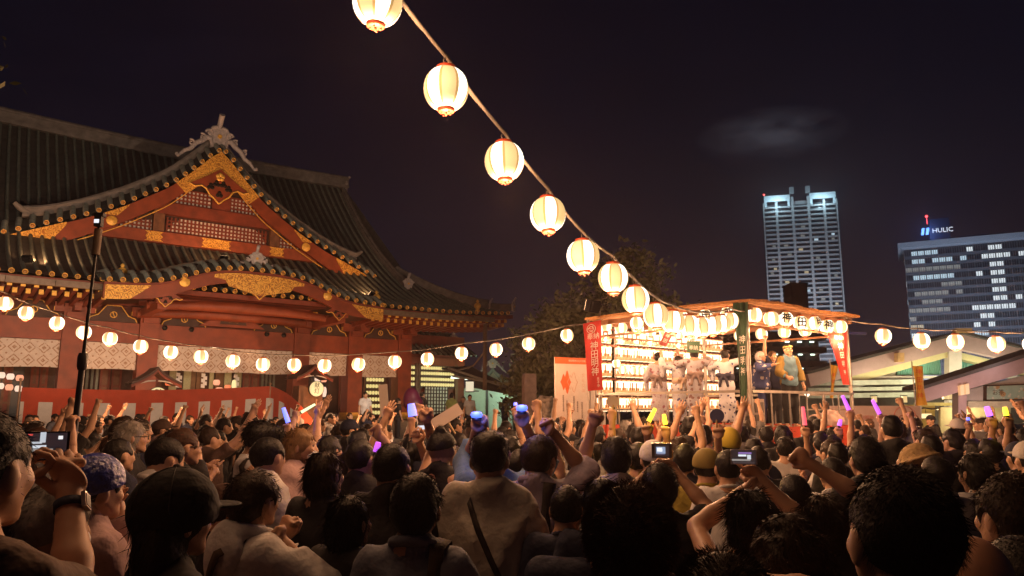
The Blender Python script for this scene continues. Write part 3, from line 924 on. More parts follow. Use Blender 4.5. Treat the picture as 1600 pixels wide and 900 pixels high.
door(-4.9, -3.95, 1.3, 4.4, -2.6, WOOD_M); door(-3.1, -2.2, 1.3, 4.4, -2.6, VERM_D); door(1.6, 2.5, 1.3, 4.4, -2.6, WOOD_M)
door(4.0, 5.0, 1.3, 4.4, -2.6, VERM_D); door(6.9, 8.1, 1.3, 4.4, -2.6, WOOD_M)
SLAT = mat("grey_green_slat", (.17, .19, .16), .6, noise=.2)
for u0, n_ in ((-6.0, 6), (2.65, 4)):
    for i in range(n_):
        m = MB(); m.box(q(u0 + .2 * i, -2.55, 2.9), (.10, .08, 3.0)); m.build("slat", SLAT, hall)
# open middle bay: pale blinds and paper streamers show inside
BLIND = mat("pale_blind", (.40, .40, .24), .8, noise=.2, scale=20)
for u in (-1.75, -1.1, .05, .85, 1.35):
    m = MB(); m.box(q(u, -2.45, 3.15), (.34 if u != .05 else .2, .05, 1.5)); m.build("blind", BLIND, hall)
GLD_L = mat("inner_panel", (.16, .08, .03), .6, noise=.3)
for u in (-.9, -.45, .45): 
    m = MB(); m.box(q(u, -2.5, 2.6), (.40, .06, 2.4)); m.build("inner_panel", GLD_L, hall)

# ---------------------------------------------------------------- main roof
NE, NR = 3.4, -10.4
UV, UC, NH = 10.5, 14.6, -2.8
def zroof(n): s = NE - n; return 6.85 + .28 * s + .0325 * s * s
def lift(u, n): a = max(0, (abs(u) - 9.0) / 5.6); return .28 * a * a * max(0, min(1, (n + 3) / 6.4))
def zm(u, n): return zroof(n) + lift(u, n)
def n_hip(u):      # where the front slope ends against the hip, for |u| beyond the verge
    a = abs(u)
    return NR if a <= UV else NH + (NE - NH) * (a - UV) / (UC - UV)
rf = MB()
ns = np.linspace(0, 1, 22)
us = list(np.linspace(-UC, UC, 61))
def rp(u, t):
    n1 = n_hip(u); n = NE + (n1 - NE) * t
    return q(u, n, zm(u, n))
for a, b in ((-UC, -UV), (-UV, UV), (UV, UC)):
    rf.grid(rp, list(np.linspace(a + (1e-3 if a == -UV else 0), b - (1e-3 if b == UV else 0), 9 if b != UV else 41)), ns)
# the hips at both sides and the back slope
def side(sg):
    def fn(n, t):
        # from the eave of the side inwards up to the verge foot
        u = UC + (UV - UC) * t
        z = zroof(NE + (NH - NE) * t) + lift(UC * (1 - t) + 9 * t, NE) * (1 if n > 0 else .4)
        return q(sg * u, n, z)
    rows = []
    for t in np.linspace(0, 1, 8):
        nf = NE + (NH - NE) * t
        for n in np.linspace(nf, 2 * NR - nf, 7): rows.append(fn(n, t))
    rf.add(rows, [(i * 7 + j, i * 7 + j + 1, (i + 1) * 7 + j + 1, (i + 1) * 7 + j) for i in range(7) for j in range(6)], 0, True)
side(1); side(-1)
rf.grid(lambda u, t: q(u, 2 * NR - (NE + (n_hip(u) - NE) * t), zm(u, NE + (n_hip(u) - NE) * t)), list(np.linspace(-UC, UC, 31)), np.linspace(0, 1, 10))
roof = rf.build("main_roof", TILE_S, hall)
# gable walls of the upper roof
for sg in (-1, 1):
    m = MB(); m.prism([(NH, zroof(NH) - .3)] + [(n, zroof(n) - .1) for n in np.linspace(NH, NR, 8)] + [(2 * NR - n, zroof(n) - .1) for n in np.linspace(NR, NH, 8)][1:] + [(2 * NR - NH, zroof(NH) - .3)], lambda x, d, z: q(d, x, z), sg * 9.7, sg * 9.9)
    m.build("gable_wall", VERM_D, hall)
# rows of round tiles
rib = MB()
def rib_pts(u, k=12):
    n1 = n_hip(u)
    return [q(u, NE + (n1 - NE) * t, zm(u, NE + (n1 - NE) * t) + .045) for t in np.linspace(0, 1, k)]
rs = .43
nrib = int(UC / rs)
for i in range(-nrib, nrib + 1):
    u = i * rs
    if abs(u) > 14.4: continue
    m = MB(); m.tube(rib_pts(u), .085, 6, cap=True); m.build("tile_row", TILE, roof)
cap_me = None
def cap_mesh(r=.102):
    m = MB(); m.lathe([(.001, .03), (r * .55, .03), (r * .62, .012), (r * .78, .012), (r * .86, .05), (r, .05), (r, -.03), (.001, -.03)], 12, matf=lambda i, j: 1 if i in (0, 1, 2) else 0)
    me = m.mesh("tile_cap", [GOLD, mat("cap_centre", (.36, .17, .05), .5, metal=.3, noise=.3)])
    me.transform(Matrix.Rotation(math.pi / 2, 4, 'X'))      # faces -Y, the front of the hall
    return me
CAP = cap_mesh()
for i in range(-nrib, nrib + 1):
    u = i * rs
    if abs(u) > 14.4: continue
    link("tile_cap", CAP, roof, q(u, NE + .02, zm(u, NE) + .04))
# eave board, gutters and rafters
def eave_z(u): return zm(u, NE) - .06
m = MB(); xs = list(np.linspace(-UC, UC, 41))
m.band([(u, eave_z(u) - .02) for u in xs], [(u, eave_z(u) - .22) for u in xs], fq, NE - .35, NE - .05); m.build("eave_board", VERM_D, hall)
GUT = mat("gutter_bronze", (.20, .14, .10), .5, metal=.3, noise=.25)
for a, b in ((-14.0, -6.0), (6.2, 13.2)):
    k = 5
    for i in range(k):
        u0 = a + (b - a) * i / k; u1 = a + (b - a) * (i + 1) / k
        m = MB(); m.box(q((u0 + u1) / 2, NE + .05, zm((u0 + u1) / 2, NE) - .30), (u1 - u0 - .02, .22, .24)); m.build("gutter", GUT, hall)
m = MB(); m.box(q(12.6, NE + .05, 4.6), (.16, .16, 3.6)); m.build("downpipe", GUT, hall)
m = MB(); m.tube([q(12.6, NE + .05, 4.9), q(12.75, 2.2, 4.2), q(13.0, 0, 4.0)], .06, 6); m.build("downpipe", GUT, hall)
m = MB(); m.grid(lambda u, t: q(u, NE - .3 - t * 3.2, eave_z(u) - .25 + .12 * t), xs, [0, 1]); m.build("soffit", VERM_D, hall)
def rafter_mesh(L, w, h):
    m = MB(); m.box((0, L / 2, 0), (w, L, h), mat=0); m.box((0, -.012, 0), (w + .012, .025, h + .012), mat=1)
    return m.mesh("rafter", [VERM, GOLD])
RA = rafter_mesh(1.9, .15, .17); RB = rafter_mesh(2.3, .15, .18)
k = int(14.2 / .43)
for i in range(-k, k + 1):
    u = i * .43
    if abs(u) < 5.9: continue
    r_ = link("rafter", RA, hall, q(u, NE - .22, eave_z(u) - .34), (R(-3), 0, 0)); 
    r_ = link("rafter", RB, hall, q(u + .215, NE - .75, eave_z(u) - .52), (R(-3), 0, 0))
# ridges
def ridge(name, pts, w, h, mt=RIDGE, parent=hall):
    m = MB(); P = [Vector(p) for p in pts]
    for lay, (ww, h0, h1) in enumerate(((w, 0, h * .28), (w * .72, h * .28, h * .74), (w * .95, h * .74, h * .86))):
        vs = []
        for i, p in enumerate(P):
            d = P[min(i + 1, len(P) - 1)] - P[max(i - 1, 0)]; x = Vector((d.y, -d.x, 0)).normalized() * ww / 2
            vs += [p - x + Vector((0, 0, h0)), p + x + Vector((0, 0, h0)), p + x + Vector((0, 0, h1)), p - x + Vector((0, 0, h1))]
        fs = []
        for i in range(len(P) - 1):
            a = 4 * i; b = a + 4
            for j in range(4): fs.append((a + j, a + (j + 1) % 4, b + (j + 1) % 4, b + j))
        fs += [(0, 1, 2, 3), tuple(4 * (len(P) - 1) + j for j in (3, 2, 1, 0))]
        m.add(vs, fs)
    m.tube([p + Vector((0, 0, h * .9)) for p in P], w * .26, 7)
    return m.build(name, mt, parent)
ridge("ridge", [q(u, NR, zroof(NR) - .15 + .004 * u * u * .5) for u in np.linspace(-UV - .1, UV + .1, 21)], .62, .85)
for sg in (-1, 1):
    ridge("verge_ridge", [q(sg * (UV - .32), n, zroof(n) + .02) for n in np.linspace(NR + .4, NH + 1.9, 14)], .36, .42)
    ridge("hip_ridge", [q(sg * (UV + (UC - UV) * t), NH + (NE - NH) * t, zm(UV + (UC - UV) * t, NH + (NE - NH) * t) + .0 + .25 * t ** 6) for t in np.linspace(0, .80, 10)], .38, .46)
    ridge("hip_ridge", [q(sg * (UV + (UC - UV) * t), NH + (NE - NH) * t, zm(UV + (UC - UV) * t, NH + (NE - NH) * t) - .02 + .2 * t ** 6) for t in np.linspace(.82, 1.0, 5)], .34, .34)
def spiral(m, c, r0, turns, fr, w, sg=1, n=18, start=0):
    pts = [fr(c[0] + sg * r0 * (1 - t * .8) * math.cos(start + turns * 6.283 * t), 0, c[1] + r0 * (1 - t * .8) * math.sin(start + turns * 6.283 * t)) for t in np.linspace(0, 1, n)]
    m.tube(pts, [w * (1 - .45 * t) for t in np.linspace(0, 1, n)], 6)
def ornament(name, o, s, parent, M=None, horn=True, arms=True):
    """ridge-end ornament: a plate with scrolls, facing the front of the hall"""
    M = M or Matrix.Identity(3)
    fr = lambda x, d, z: Vector(o) + M @ q(x * s, d * s, z * s)
    m = MB()
    m.prism([(-.36, 0), (.36, 0), (.30, .35), (.42, .62), (.24, .92), (-.24, .92), (-.42, .62), (-.30, .35)], fr, -.14, .06)
    for sg in (-1, 1):
        m.tube([fr(sg * x, .02, z) for x, z in ((.30, .05), (.36, .4), (.44, .65), (.30, .92), (.1, .98))], .085 * s, 6)
        spiral(m, (sg * .44, .62), .17, 1.2, lambda x, d, z: fr(x, .06, z), .06 * s, sg)
        if arms:
            m.tube([fr(sg * x, 0, z) for x, z in ((.34, .38), (.55, .40), (.75, .18), (1.0, .02), (1.2, -.28), (1.45, -.42), (1.7, -.72))], [.13 * s, .13 * s, .12 * s, .12 * s, .10 * s, .09 * s, .05 * s], 7)
            spiral(m, (sg * .72, .36), .17, 1.2, lambda x, d, z: fr(x, .04, z), .06 * s, sg, start=1)
            spiral(m, (sg * 1.18, .0), .15, 1.2, lambda x, d, z: fr(x, .04, z), .055 * s, sg, start=1)
            m.tube([fr(sg * 1.68, 0, -.70), fr(sg * 1.78, .1, -.66)], .08 * s, 6)
    if horn: m.tube([fr(0, -.1, .90), fr(0, .0, 1.10), fr(0, .22, 1.42), fr(0, .30, 1.50)], [.12 * s, .12 * s, .13 * s, .13 * s], 10)
    ob = m.build(name, ORN, parent)
    m = MB(); m.lathe([(.001, .0), (.07 * s, .0), (.10 * s, .03 * s), (.10 * s, -.02)], 10, M=M @ Matrix.Rotation(math.pi / 2, 3, 'X'), c=fr(0, .10, .52)); m.build("gold_crest", GOLD, ob)
    return ob
ornament("ridge_ornament", q(UV + .05, NR, zroof(NR) - .1), .72, hall, Matrix.Rotation(R(62), 3, 'Z'), arms=False)
for sg in (-1, 1):
    ornament("ridge_ornament", q(sg * (UV - .32), NH + 2.0, zroof(NH + 2.0) + .02), .62, hall, arms=False)
    ornament("ridge_ornament", q(sg * (UV + (UC - UV) * .81), NH + (NE - NH) * .81 + .05, zm(13.8, 2.2) + .02), .42, hall, Matrix.Rotation(R(sg * 30), 3, 'Z'), arms=False)
    ornament("ridge_ornament", q(sg * UC, NE + .02, zm(UC, NE) + .12), .52, hall, Matrix.Rotation(R(sg * 35), 3, 'Z'), arms=False)
# gilded finials standing on the eave
for u in (-5.3, 6.15, 12.3):
    m = MB(); m.lathe([(.001, -.1), (.13, -.1), (.13, 0), (.09, .05), (.19, .16), (.20, .28), (.11, .38), (.05, .42), (.10, .47), (.04, .56), (.001, .58)], 12)
    m.build("finial", GOLD, hall, q(u, NE - .25, zm(u, NE) + .22))

# ---------------------------------------------------------------- triangular gable on the front slope
GU, GN = -.3, -1.9
GT = [(0, 15.05), (.5, 14.62), (1.1, 13.92), (2.3, 12.72), (4.2, 11.45), (5.8, 10.58), (7.5, 9.86), (9.0, 9.22), (9.7, 9.0)]
def smooth_tab(T, n=80):
    xs = np.linspace(0, T[-1][0], n); zs = np.interp(xs, [t[0] for t in T], [t[1] for t in T])
    k = np.ones(7) / 7; zp = np.concatenate([zs[:3][::-1] * 0 + zs[0], zs, np.full(3, zs[-1]) + (zs[-1] - zs[-2]) * np.arange(1, 4)])
    zs2 = np.convolve(zp, k, 'valid'); zs2[0] = zs[0]
    return lambda x: float(np.interp(abs(x), xs, zs2))
gz = smooth_tab(GT)
gable = MB()
# roof sheets of the gable, running back into the main slope
def back_n(z):
    ns_ = np.linspace(NE, NR, 80); zz = np.array([zroof(n) for n in ns_]); return float(np.interp(z, zz, ns_))
gu = np.linspace(-9.4, 9.4, 61)
gable.grid(lambda u, t: q(GU + u, (GN - .95) + (min(back_n(gz(u) + .62), GN - .95) - .25 - (GN - .95)) * t, gz(u) + .62), list(gu), [0, .5, 1])
gable.grid(lambda u, t: q(GU + u, GN - .95 * t, gz(u) + .02 + .60 * t), list(gu), [0, .5, 1])
gab = gable.build("gable_roof", TILE_S, hall)
arc = [0.0]
gx = np.linspace(0, 9.3, 400); gl = np.concatenate([[0], np.cumsum(np.hypot(np.diff(gx), np.diff([gz(x) for x in gx])))])
s_ = .25
pos = []
while s_ < gl[-1]:
    pos.append(float(np.interp(s_, gl, gx))); s_ += .55
for sg in (-1, 1):
    for x in pos:
        u = GU + sg * x; z = gz(x) + .07
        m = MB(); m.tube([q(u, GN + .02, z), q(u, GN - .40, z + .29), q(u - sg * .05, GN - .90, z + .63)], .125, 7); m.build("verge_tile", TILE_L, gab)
        link("tile_cap", CAP, gab, q(u, GN + .06, z))
    ridge("verge_roll", [q(GU + sg * x, GN - 1.15, gz(x) + .57 + (.22 * max(0, (x - 6.6) / 1.6) ** 2)) for x in np.linspace(.0, 8.2, 26)], .40, .50, RIDGE, gab)
    m = MB(); xe = 8.2
    m.tube([q(GU + sg * (xe - .3), GN - 1.15, gz(xe) + 1.0), q(GU + sg * (xe + .1), GN - 1.1, gz(xe) + 1.2), q(GU + sg * (xe + .35), GN - 1.05, gz(xe) + 1.4)], [.16, .15, .10], 7); m.build("ridge_horn", RIDGE, gab)
ridge("gable_ridge", [q(GU, n, 15.52) for n in np.linspace(GN - 1.0, back_n(15.3) - .3, 6)], .42, .55, RIDGE, gab)
ornament("ridge_ornament", q(GU, GN - .74, 15.32), 1.15, gab)
# bargeboards with gilt plates
def bw(x): return .74 + .016 * x * x if x < 8 else .74 + 1.03
def board(x0, x1, d0, d1, mt, name, parent, sg, top=-.12, fac=1.0, n=26, tip=None):
    X = np.linspace(x0, x1, n)
    T = [(GU + sg * x, gz(x) + top) for x in X]
    B = [(GU + sg * x, gz(x) + top - fac * (bw(x) if tip is None else tip(x))) for x in X]
    m = MB(); m.band(T, B, fq, GN - d0, GN - d1); return m.build(name, mt, parent)
for sg in (-1, 1):
    bb = board(.0, 9.2, .30, .12, VERM, "bargeboard", gab, sg, top=-.10, fac=.92, tip=lambda x: .85 + .25 * max(0, (x - 5) / 4))
    board(.0, 2.05, .13, .085, GOLDC, "gilt_plate", bb, sg, top=-.08, tip=lambda x: 1.16 - .12 * x if x < 1.55 else .97 * (2.05 - x) / .5 + .02)
    board(6.55, 9.15, .13, .085, GOLDC, "gilt_plate", bb, sg, top=-.08, tip=lambda x: .08 + min(1, max(0, (x - 6.5) / .9)) * .98 if x < 8.3 else 1.06 * max(0.02, (9.15 - x) / .85))
    board(4.05, 5.05, .13, .085, GOLDC, "gilt_plate", bb, sg, top=-.12, tip=lambda x: .30 * (1 - abs(x - 4.55) / .52) + .04)
    m = MB(); x = 4.75; m.lathe([(.001, .10), (.10, .09), (.2, .04), (.24, .04), (.24, 0)], 14, M=Matrix.Rotation(math.pi / 2, 3, 'X'), c=q(GU + sg * x, GN - .11, gz(x) - .62)); m.build("gilt_boss", GOLD, bb)
    board(0.0, 9.0, .34, .30, GOLD, "gilt_edge", bb, sg, top=-1.0, tip=lambda x: .05)
# pendant
def pend(parent, cx, zt, n0, s, mt_gold=True):
    out = [(-1.40, 0), (-.9, .30), (0, .95), (.9, .30), (1.40, 0), (1.15, -.12), (.85, -.02), (.62, -.14), (.45, -.42), (.22, -.58), (.1, -.72), (0, -.80), (-.1, -.72), (-.22, -.58), (-.45, -.42), (-.62, -.14), (-.85, -.02), (-1.15, -.12)]
    m = MB(); m.prism([(cx + x * s, zt + z * s) for x, z in out], fq, n0 - .1, n0); p_ = m.build("pendant", VERM, parent)
    m = MB(); m.tube([q(cx + x * s, n0 + .01, zt + z * s) for x, z in out[4:] + out[:1]], .045 * s, 5); m.build("gilt_edge", GOLD, p_)
    m = MB()
    for cx2, cz2 in ((-.42, .0), (.42, .0), (0, -.34), (-.16, .18), (.16, .18)):
        for a in (90, 210, 330): m.lathe([(.001, .006), (.10 * s, .006), (.10 * s, 0)], 8, M=Matrix.Rotation(math.pi / 2, 3, 'X'), c=q(cx + (cx2 + .09 * math.cos(R(a))) * s, n0 + .004, zt + (cz2 + .09 * math.sin(R(a))) * s))
    m.build("painted_holes", mat("shadow_hole", (.01, .005, .003), .8, noise=0), p_)  # dark discs laid on the board, the holes' shade painted as colour
    return p_
pp = pend(gab, GU, 12.98, GN - .02, 1.05)
m = MB()
for a in range(5):
    ang = R(90 + 72 * a); m.lathe([(.001, .05), (.09, .04), (.12, 0)], 8, M=Matrix.Rotation(math.pi / 2, 3, 'X'), c=q(GU + .12 * math.cos(ang), GN - .01, 13.55 + .12 * math.sin(ang)))
m.build("gilt_flower", GOLD, pp)
# pediment: boards, beams, white lattice
PN = GN - .85
m = MB(); X = np.linspace(-8.8, 8.8, 45); m.prism([(GU + x, gz(x) - .2) for x in X] + [(GU + 8.8, 8.7), (GU - 8.8, 8.7)], fq, PN - .1, PN); m.build("pediment_board", WOOD_D, gab)
def pbeam(u0, u1, z0, z1, d, mt, name="pediment_beam"):
    m = MB(); m.box(q((u0 + u1) / 2, PN + d / 2, (z0 + z1) / 2), (u1 - u0, d, z1 - z0)); return m.build(name, mt, gab)
b1 = pbeam(-5.9, 5.9, 9.85, 10.42, .34, VERM_M); pbeam(-3.0, 3.0, 11.35, 11.95, .28, VERM_D); pbeam(-.45, .45, 11.95, 13.3, .22, VERM_D)
for u in (-2.9, 2.9): pbeam(u - .25, u + .25, 10.43, 12.3, .24, WOOD_M)
for u in (-3.1, -.15, 3.0):
    w = .75 if u == -.15 else .42
    m = MB(); m.prism([(u - w, 9.9), (u - w + .14, 10.0), (u - w + .02, 10.13), (u - w + .14, 10.26), (u - w, 10.38), (u + w, 10.38), (u + w - .14, 10.26), (u + w - .02, 10.13), (u + w - .14, 10.0), (u + w, 9.9)], fq, PN + .34, PN + .37); m.build("gilt_plate", GOLDC, b1)
LATW = mat("lattice_backing", (.62, .56, .50), .8, noise=.15)
def lattice(poly, name="lattice"):
    m = MB(); m.prism(poly, fq, PN + .01, PN + .05); o = m.build(name, LATW, gab)
    u0 = min(p[0] for p in poly); u1 = max(p[0] for p in poly); z0 = min(p[1] for p in poly); z1 = max(p[1] for p in poly)
    m = MB(); st = .19
    for i in range(int((u1 - u0) / st) + 1): m.box(q(u0 + i * st, PN + .075, (z0 + z1) / 2), (.085, .05, z1 - z0))
    for j in range(int((z1 - z0) / st) + 1): m.box(q((u0 + u1) / 2, PN + .08, z0 + j * st), (u1 - u0, .055, .075))
    m.build("lattice_bars", VERM_D, o, kind="stuff")
lattice([(-2.5, 10.5), (-2.2, 11.0), (-1.85, 11.25), (1.85, 11.25), (2.2, 11.0), (2.5, 10.5)])
lattice([(-2.2, 12.0), (-2.2, 12.35), (-1.6, 12.8), (-.5, 12.8), (-.5, 12.0)]); lattice([(.5, 12.0), (.5, 12.8), (1.6, 12.8), (2.2, 12.35), (2.2, 12.0)])
lattice([(-5.0, 10.45), (-4.5, 10.75), (-3.2, 11.0), (-3.2, 10.45)]); lattice([(3.2, 10.45), (3.2, 11.0), (4.5, 10.75), (5.0, 10.45)])

# ---------------------------------------------------------------- bow-fronted canopy over the steps
KN = 4.5
KT = [(0, 7.66), (.8, 7.65), (1.6, 7.58), (2.4, 7.38), (3.15, 7.06), (4.0, 6.80), (4.8, 6.70), (5.9, 6.64)]
KB = [(0, 7.12), (1.2, 7.10), (2.0, 6.95), (2.9, 6.62), (3.6, 6.30), (4.5, 6.10), (5.9, 6.02)]
kz = smooth_tab(KT); kb = smooth_tab(KB)
ku = list(np.linspace(-6.1, 6.1, 49)); KU = -.1
kr = MB()
kr.grid(lambda u, t: q(KU + u, KN - .7 * t, kz(u) + .04 + .42 * t), ku, [0, .5, 1])
kr.grid(lambda u, t: q(KU + u, KN - .7 + (-4.9) * t, kz(u) + .46 + .55 * t), ku, [0, .5, 1])
can = kr.build("canopy_roof", TILE_S, hall)
m = MB(); m.grid(lambda u, t: q(KU + u, KN - .15 - 4.2 * t, kb(u) + .25), ku, [0, 1]); m.build("canopy_ceiling", WOOD_D, can)
i = 0; x = 0.0
kx = np.linspace(0, 6.0, 300); klen = np.concatenate([[0], np.cumsum(np.hypot(np.diff(kx), np.diff([kz(v) for v in kx])))])
kpos = [0.0] + [s for s0 in np.arange(.46, klen[-1], .46) for s in (float(np.interp(s0, klen, kx)), -float(np.interp(s0, klen, kx)))]
for x in kpos:
    z = kz(x) + .09
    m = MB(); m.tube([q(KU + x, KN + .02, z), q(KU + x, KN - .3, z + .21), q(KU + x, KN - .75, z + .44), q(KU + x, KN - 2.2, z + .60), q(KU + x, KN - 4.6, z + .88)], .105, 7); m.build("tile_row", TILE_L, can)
    link("tile_cap", CAP, can, q(KU + x, KN + .06, z))
X = list(np.linspace(-6.0, 6.0, 49))
m = MB(); m.band([(KU + x, kz(x) - .06) for x in X], [(KU + x, kb(x)) for x in X], fq, KN - .28, KN - .06); kbo = m.build("bargeboard", VERM, can)
m = MB(); m.band([(KU + x, kz(x) - .0) for x in X], [(KU + x, kz(x) - .09) for x in X], fq, KN - .30, KN + .0); m.build("eave_strip", VERM_D, can)
# gilt plates of the canopy
Xc = list(np.linspace(-1.95, 1.95, 27))
m = MB(); m.band([(KU + x, kz(x) - .12) for x in Xc], [(KU + x, kz(x) - .12 - (.12 + .55 * (1 - (abs(x) / 1.95) ** 1.3) + (.22 if abs(x) < 1.45 else 0))) for x in Xc], fq, KN - .06, KN - .02); m.build("gilt_plate", GOLDC, kbo)
for sg in (-1, 1):
    Xe = list(np.linspace(4.35, 5.95, 10))
    m = MB(); m.band([(KU + sg * x, kz(x) - .10) for x in Xe], [(KU + sg * x, kz(x) - .10 - .56 * min(1, (x - 4.3) / .8)) for x in Xe], fq, KN - .06, KN - .02); m.build("gilt_plate", GOLDC, kbo)
    m = MB(); m.lathe([(.001, .09), (.09, .08), (.18, .04), (.21, .04), (.21, 0)], 14, M=Matrix.Rotation(math.pi / 2, 3, 'X'), c=q(KU + sg * 3.1, KN - .05, (kz(3.1) + kb(3.1)) / 2 + .12)); m.build("gilt_boss", GOLD, kbo)
    pend(can, KU + sg * 3.75, 6.22, KN - .16, .46)
pend(can, KU, 6.98, KN - .10, .62)
ornament("ridge_ornament", q(KU, KN - .72, kz(0) + .42), .58, can)
# arched beams, brackets and strut under the canopy
for nn, zz in ((2.6, 6.28), (.9, 6.1)):
    m = MB(); pts = [q(x, nn, zz - .012 * x * x) for x in np.linspace(-4.2, 4.2, 15)]; m.tube(pts, [.16 + .12 * (1 - abs(t)) for t in np.linspace(-1, 1, 15)], 10); m.build("rainbow_beam", VERM, hall)
for sg in (-1, 1):
    m = MB(); m.box(q(sg * 3.9, 2.2, 5.95), (.36, 3.8, .32)); m.box(q(sg * 3.9, 4.05, 6.12), (.5, .4, .2)); m.box(q(sg * 3.9, 2.6, 6.16), (.5, .5, .14)); m.build("canopy_bracket", VERM, hall)
leg = [(-1.5, 5.6), (-1.25, 5.75), (-.9, 5.95), (-.72, 6.25), (-.35, 6.32), (.35, 6.32), (.72, 6.25), (.9, 5.95), (1.25, 5.75), (1.5, 5.6)]
m = MB(); m.prism(leg, fq, .50, .66); k_ = m.build("strut_panel", VERM, hall)
m = MB(); m.prism([(-.62, 5.72), (-.48, 6.15), (.48, 6.15), (.62, 5.72)], fq, .66, .68); m.build("carved_panel", WOOD_D, k_)
m = MB()
for sg in (-1, 1): m.tube([q(sg * x, .70, z) for x, z in ((.06, 5.82), (.14, 5.95), (.22, 5.90), (.2, 5.8), (.1, 5.85))], .03, 5)
m.tube([q(0, .7, 6.1), q(0, .7, 5.8)], .03, 5); m.build("carved_leaf", WOOD_M, k_)
m = MB(); m.box(q(0, .58, 6.42), (.5, .3, .2)); m.build("bracket", VERM, hall)
for u in (-2.9, -1.75, 1.75, 2.6):
    m = MB(); m.lathe([(.001, .12), (.11, .09), (.13, 0)], 6, M=Matrix.Rotation(math.pi / 2, 3, 'X'), c=q(u, .27, 5.42)); m.build("iron_stud", mat("iron", (.02, .02, .02), .4, metal=.6, noise=.2), hall)

# ---------------------------------------------------------------- wing to the right
m = MB(); m.box(q(12.4, -3.2, 3.2), (5.2, 2.2, 6.0)); m.build("wing_wall", VERM_D, hall)
m = MB(); m.box(q(12.4, -2.0, 4.62), (5.0, .2, .44)); m.build("wing_beam", VERM, hall)
for u in (10.35, 11.55, 14.3):
    m = MB(); m.box(q(u, -1.98, 2.8), (.2, .26, 3.3)); m.build("wing_post", WOOD_M, hall)
wr = MB(); wr.grid(lambda u, t: q(u, -1.0 - 3.2 * t, 4.95 + 1.7 * t), [9.9, 15.3], [0, 1]); wroof = wr.build("wing_roof", TILE_S, hall)
for i in range(15):
    u = 10.1 + i * .36; m = MB(); m.tube([q(u, -1.0 - 3.2 * t, 5.0 + 1.7 * t) for t in (0, .5, 1)], .075, 6); m.build("tile_row", TILE, wroof)
ornament("ridge_ornament", q(14.4, -2.4, 5.75), .62, hall, arms=False)
m = MB(); m.box(q(12.9, -1.95, 2.2), (1.6, .06, 2.0)); lt_ = m.build("lattice_door", LATW, hall)
m = MB()
for i in range(9): m.box(q(12.1 + .2 * i, -1.90, 2.2), (.06, .05, 2.0))
for j in range(10): m.box(q(12.9, -1.89, 1.25 + .21 * j), (1.6, .05, .06))
m.build("lattice_bars", WOOD_D, lt_, kind="stuff")
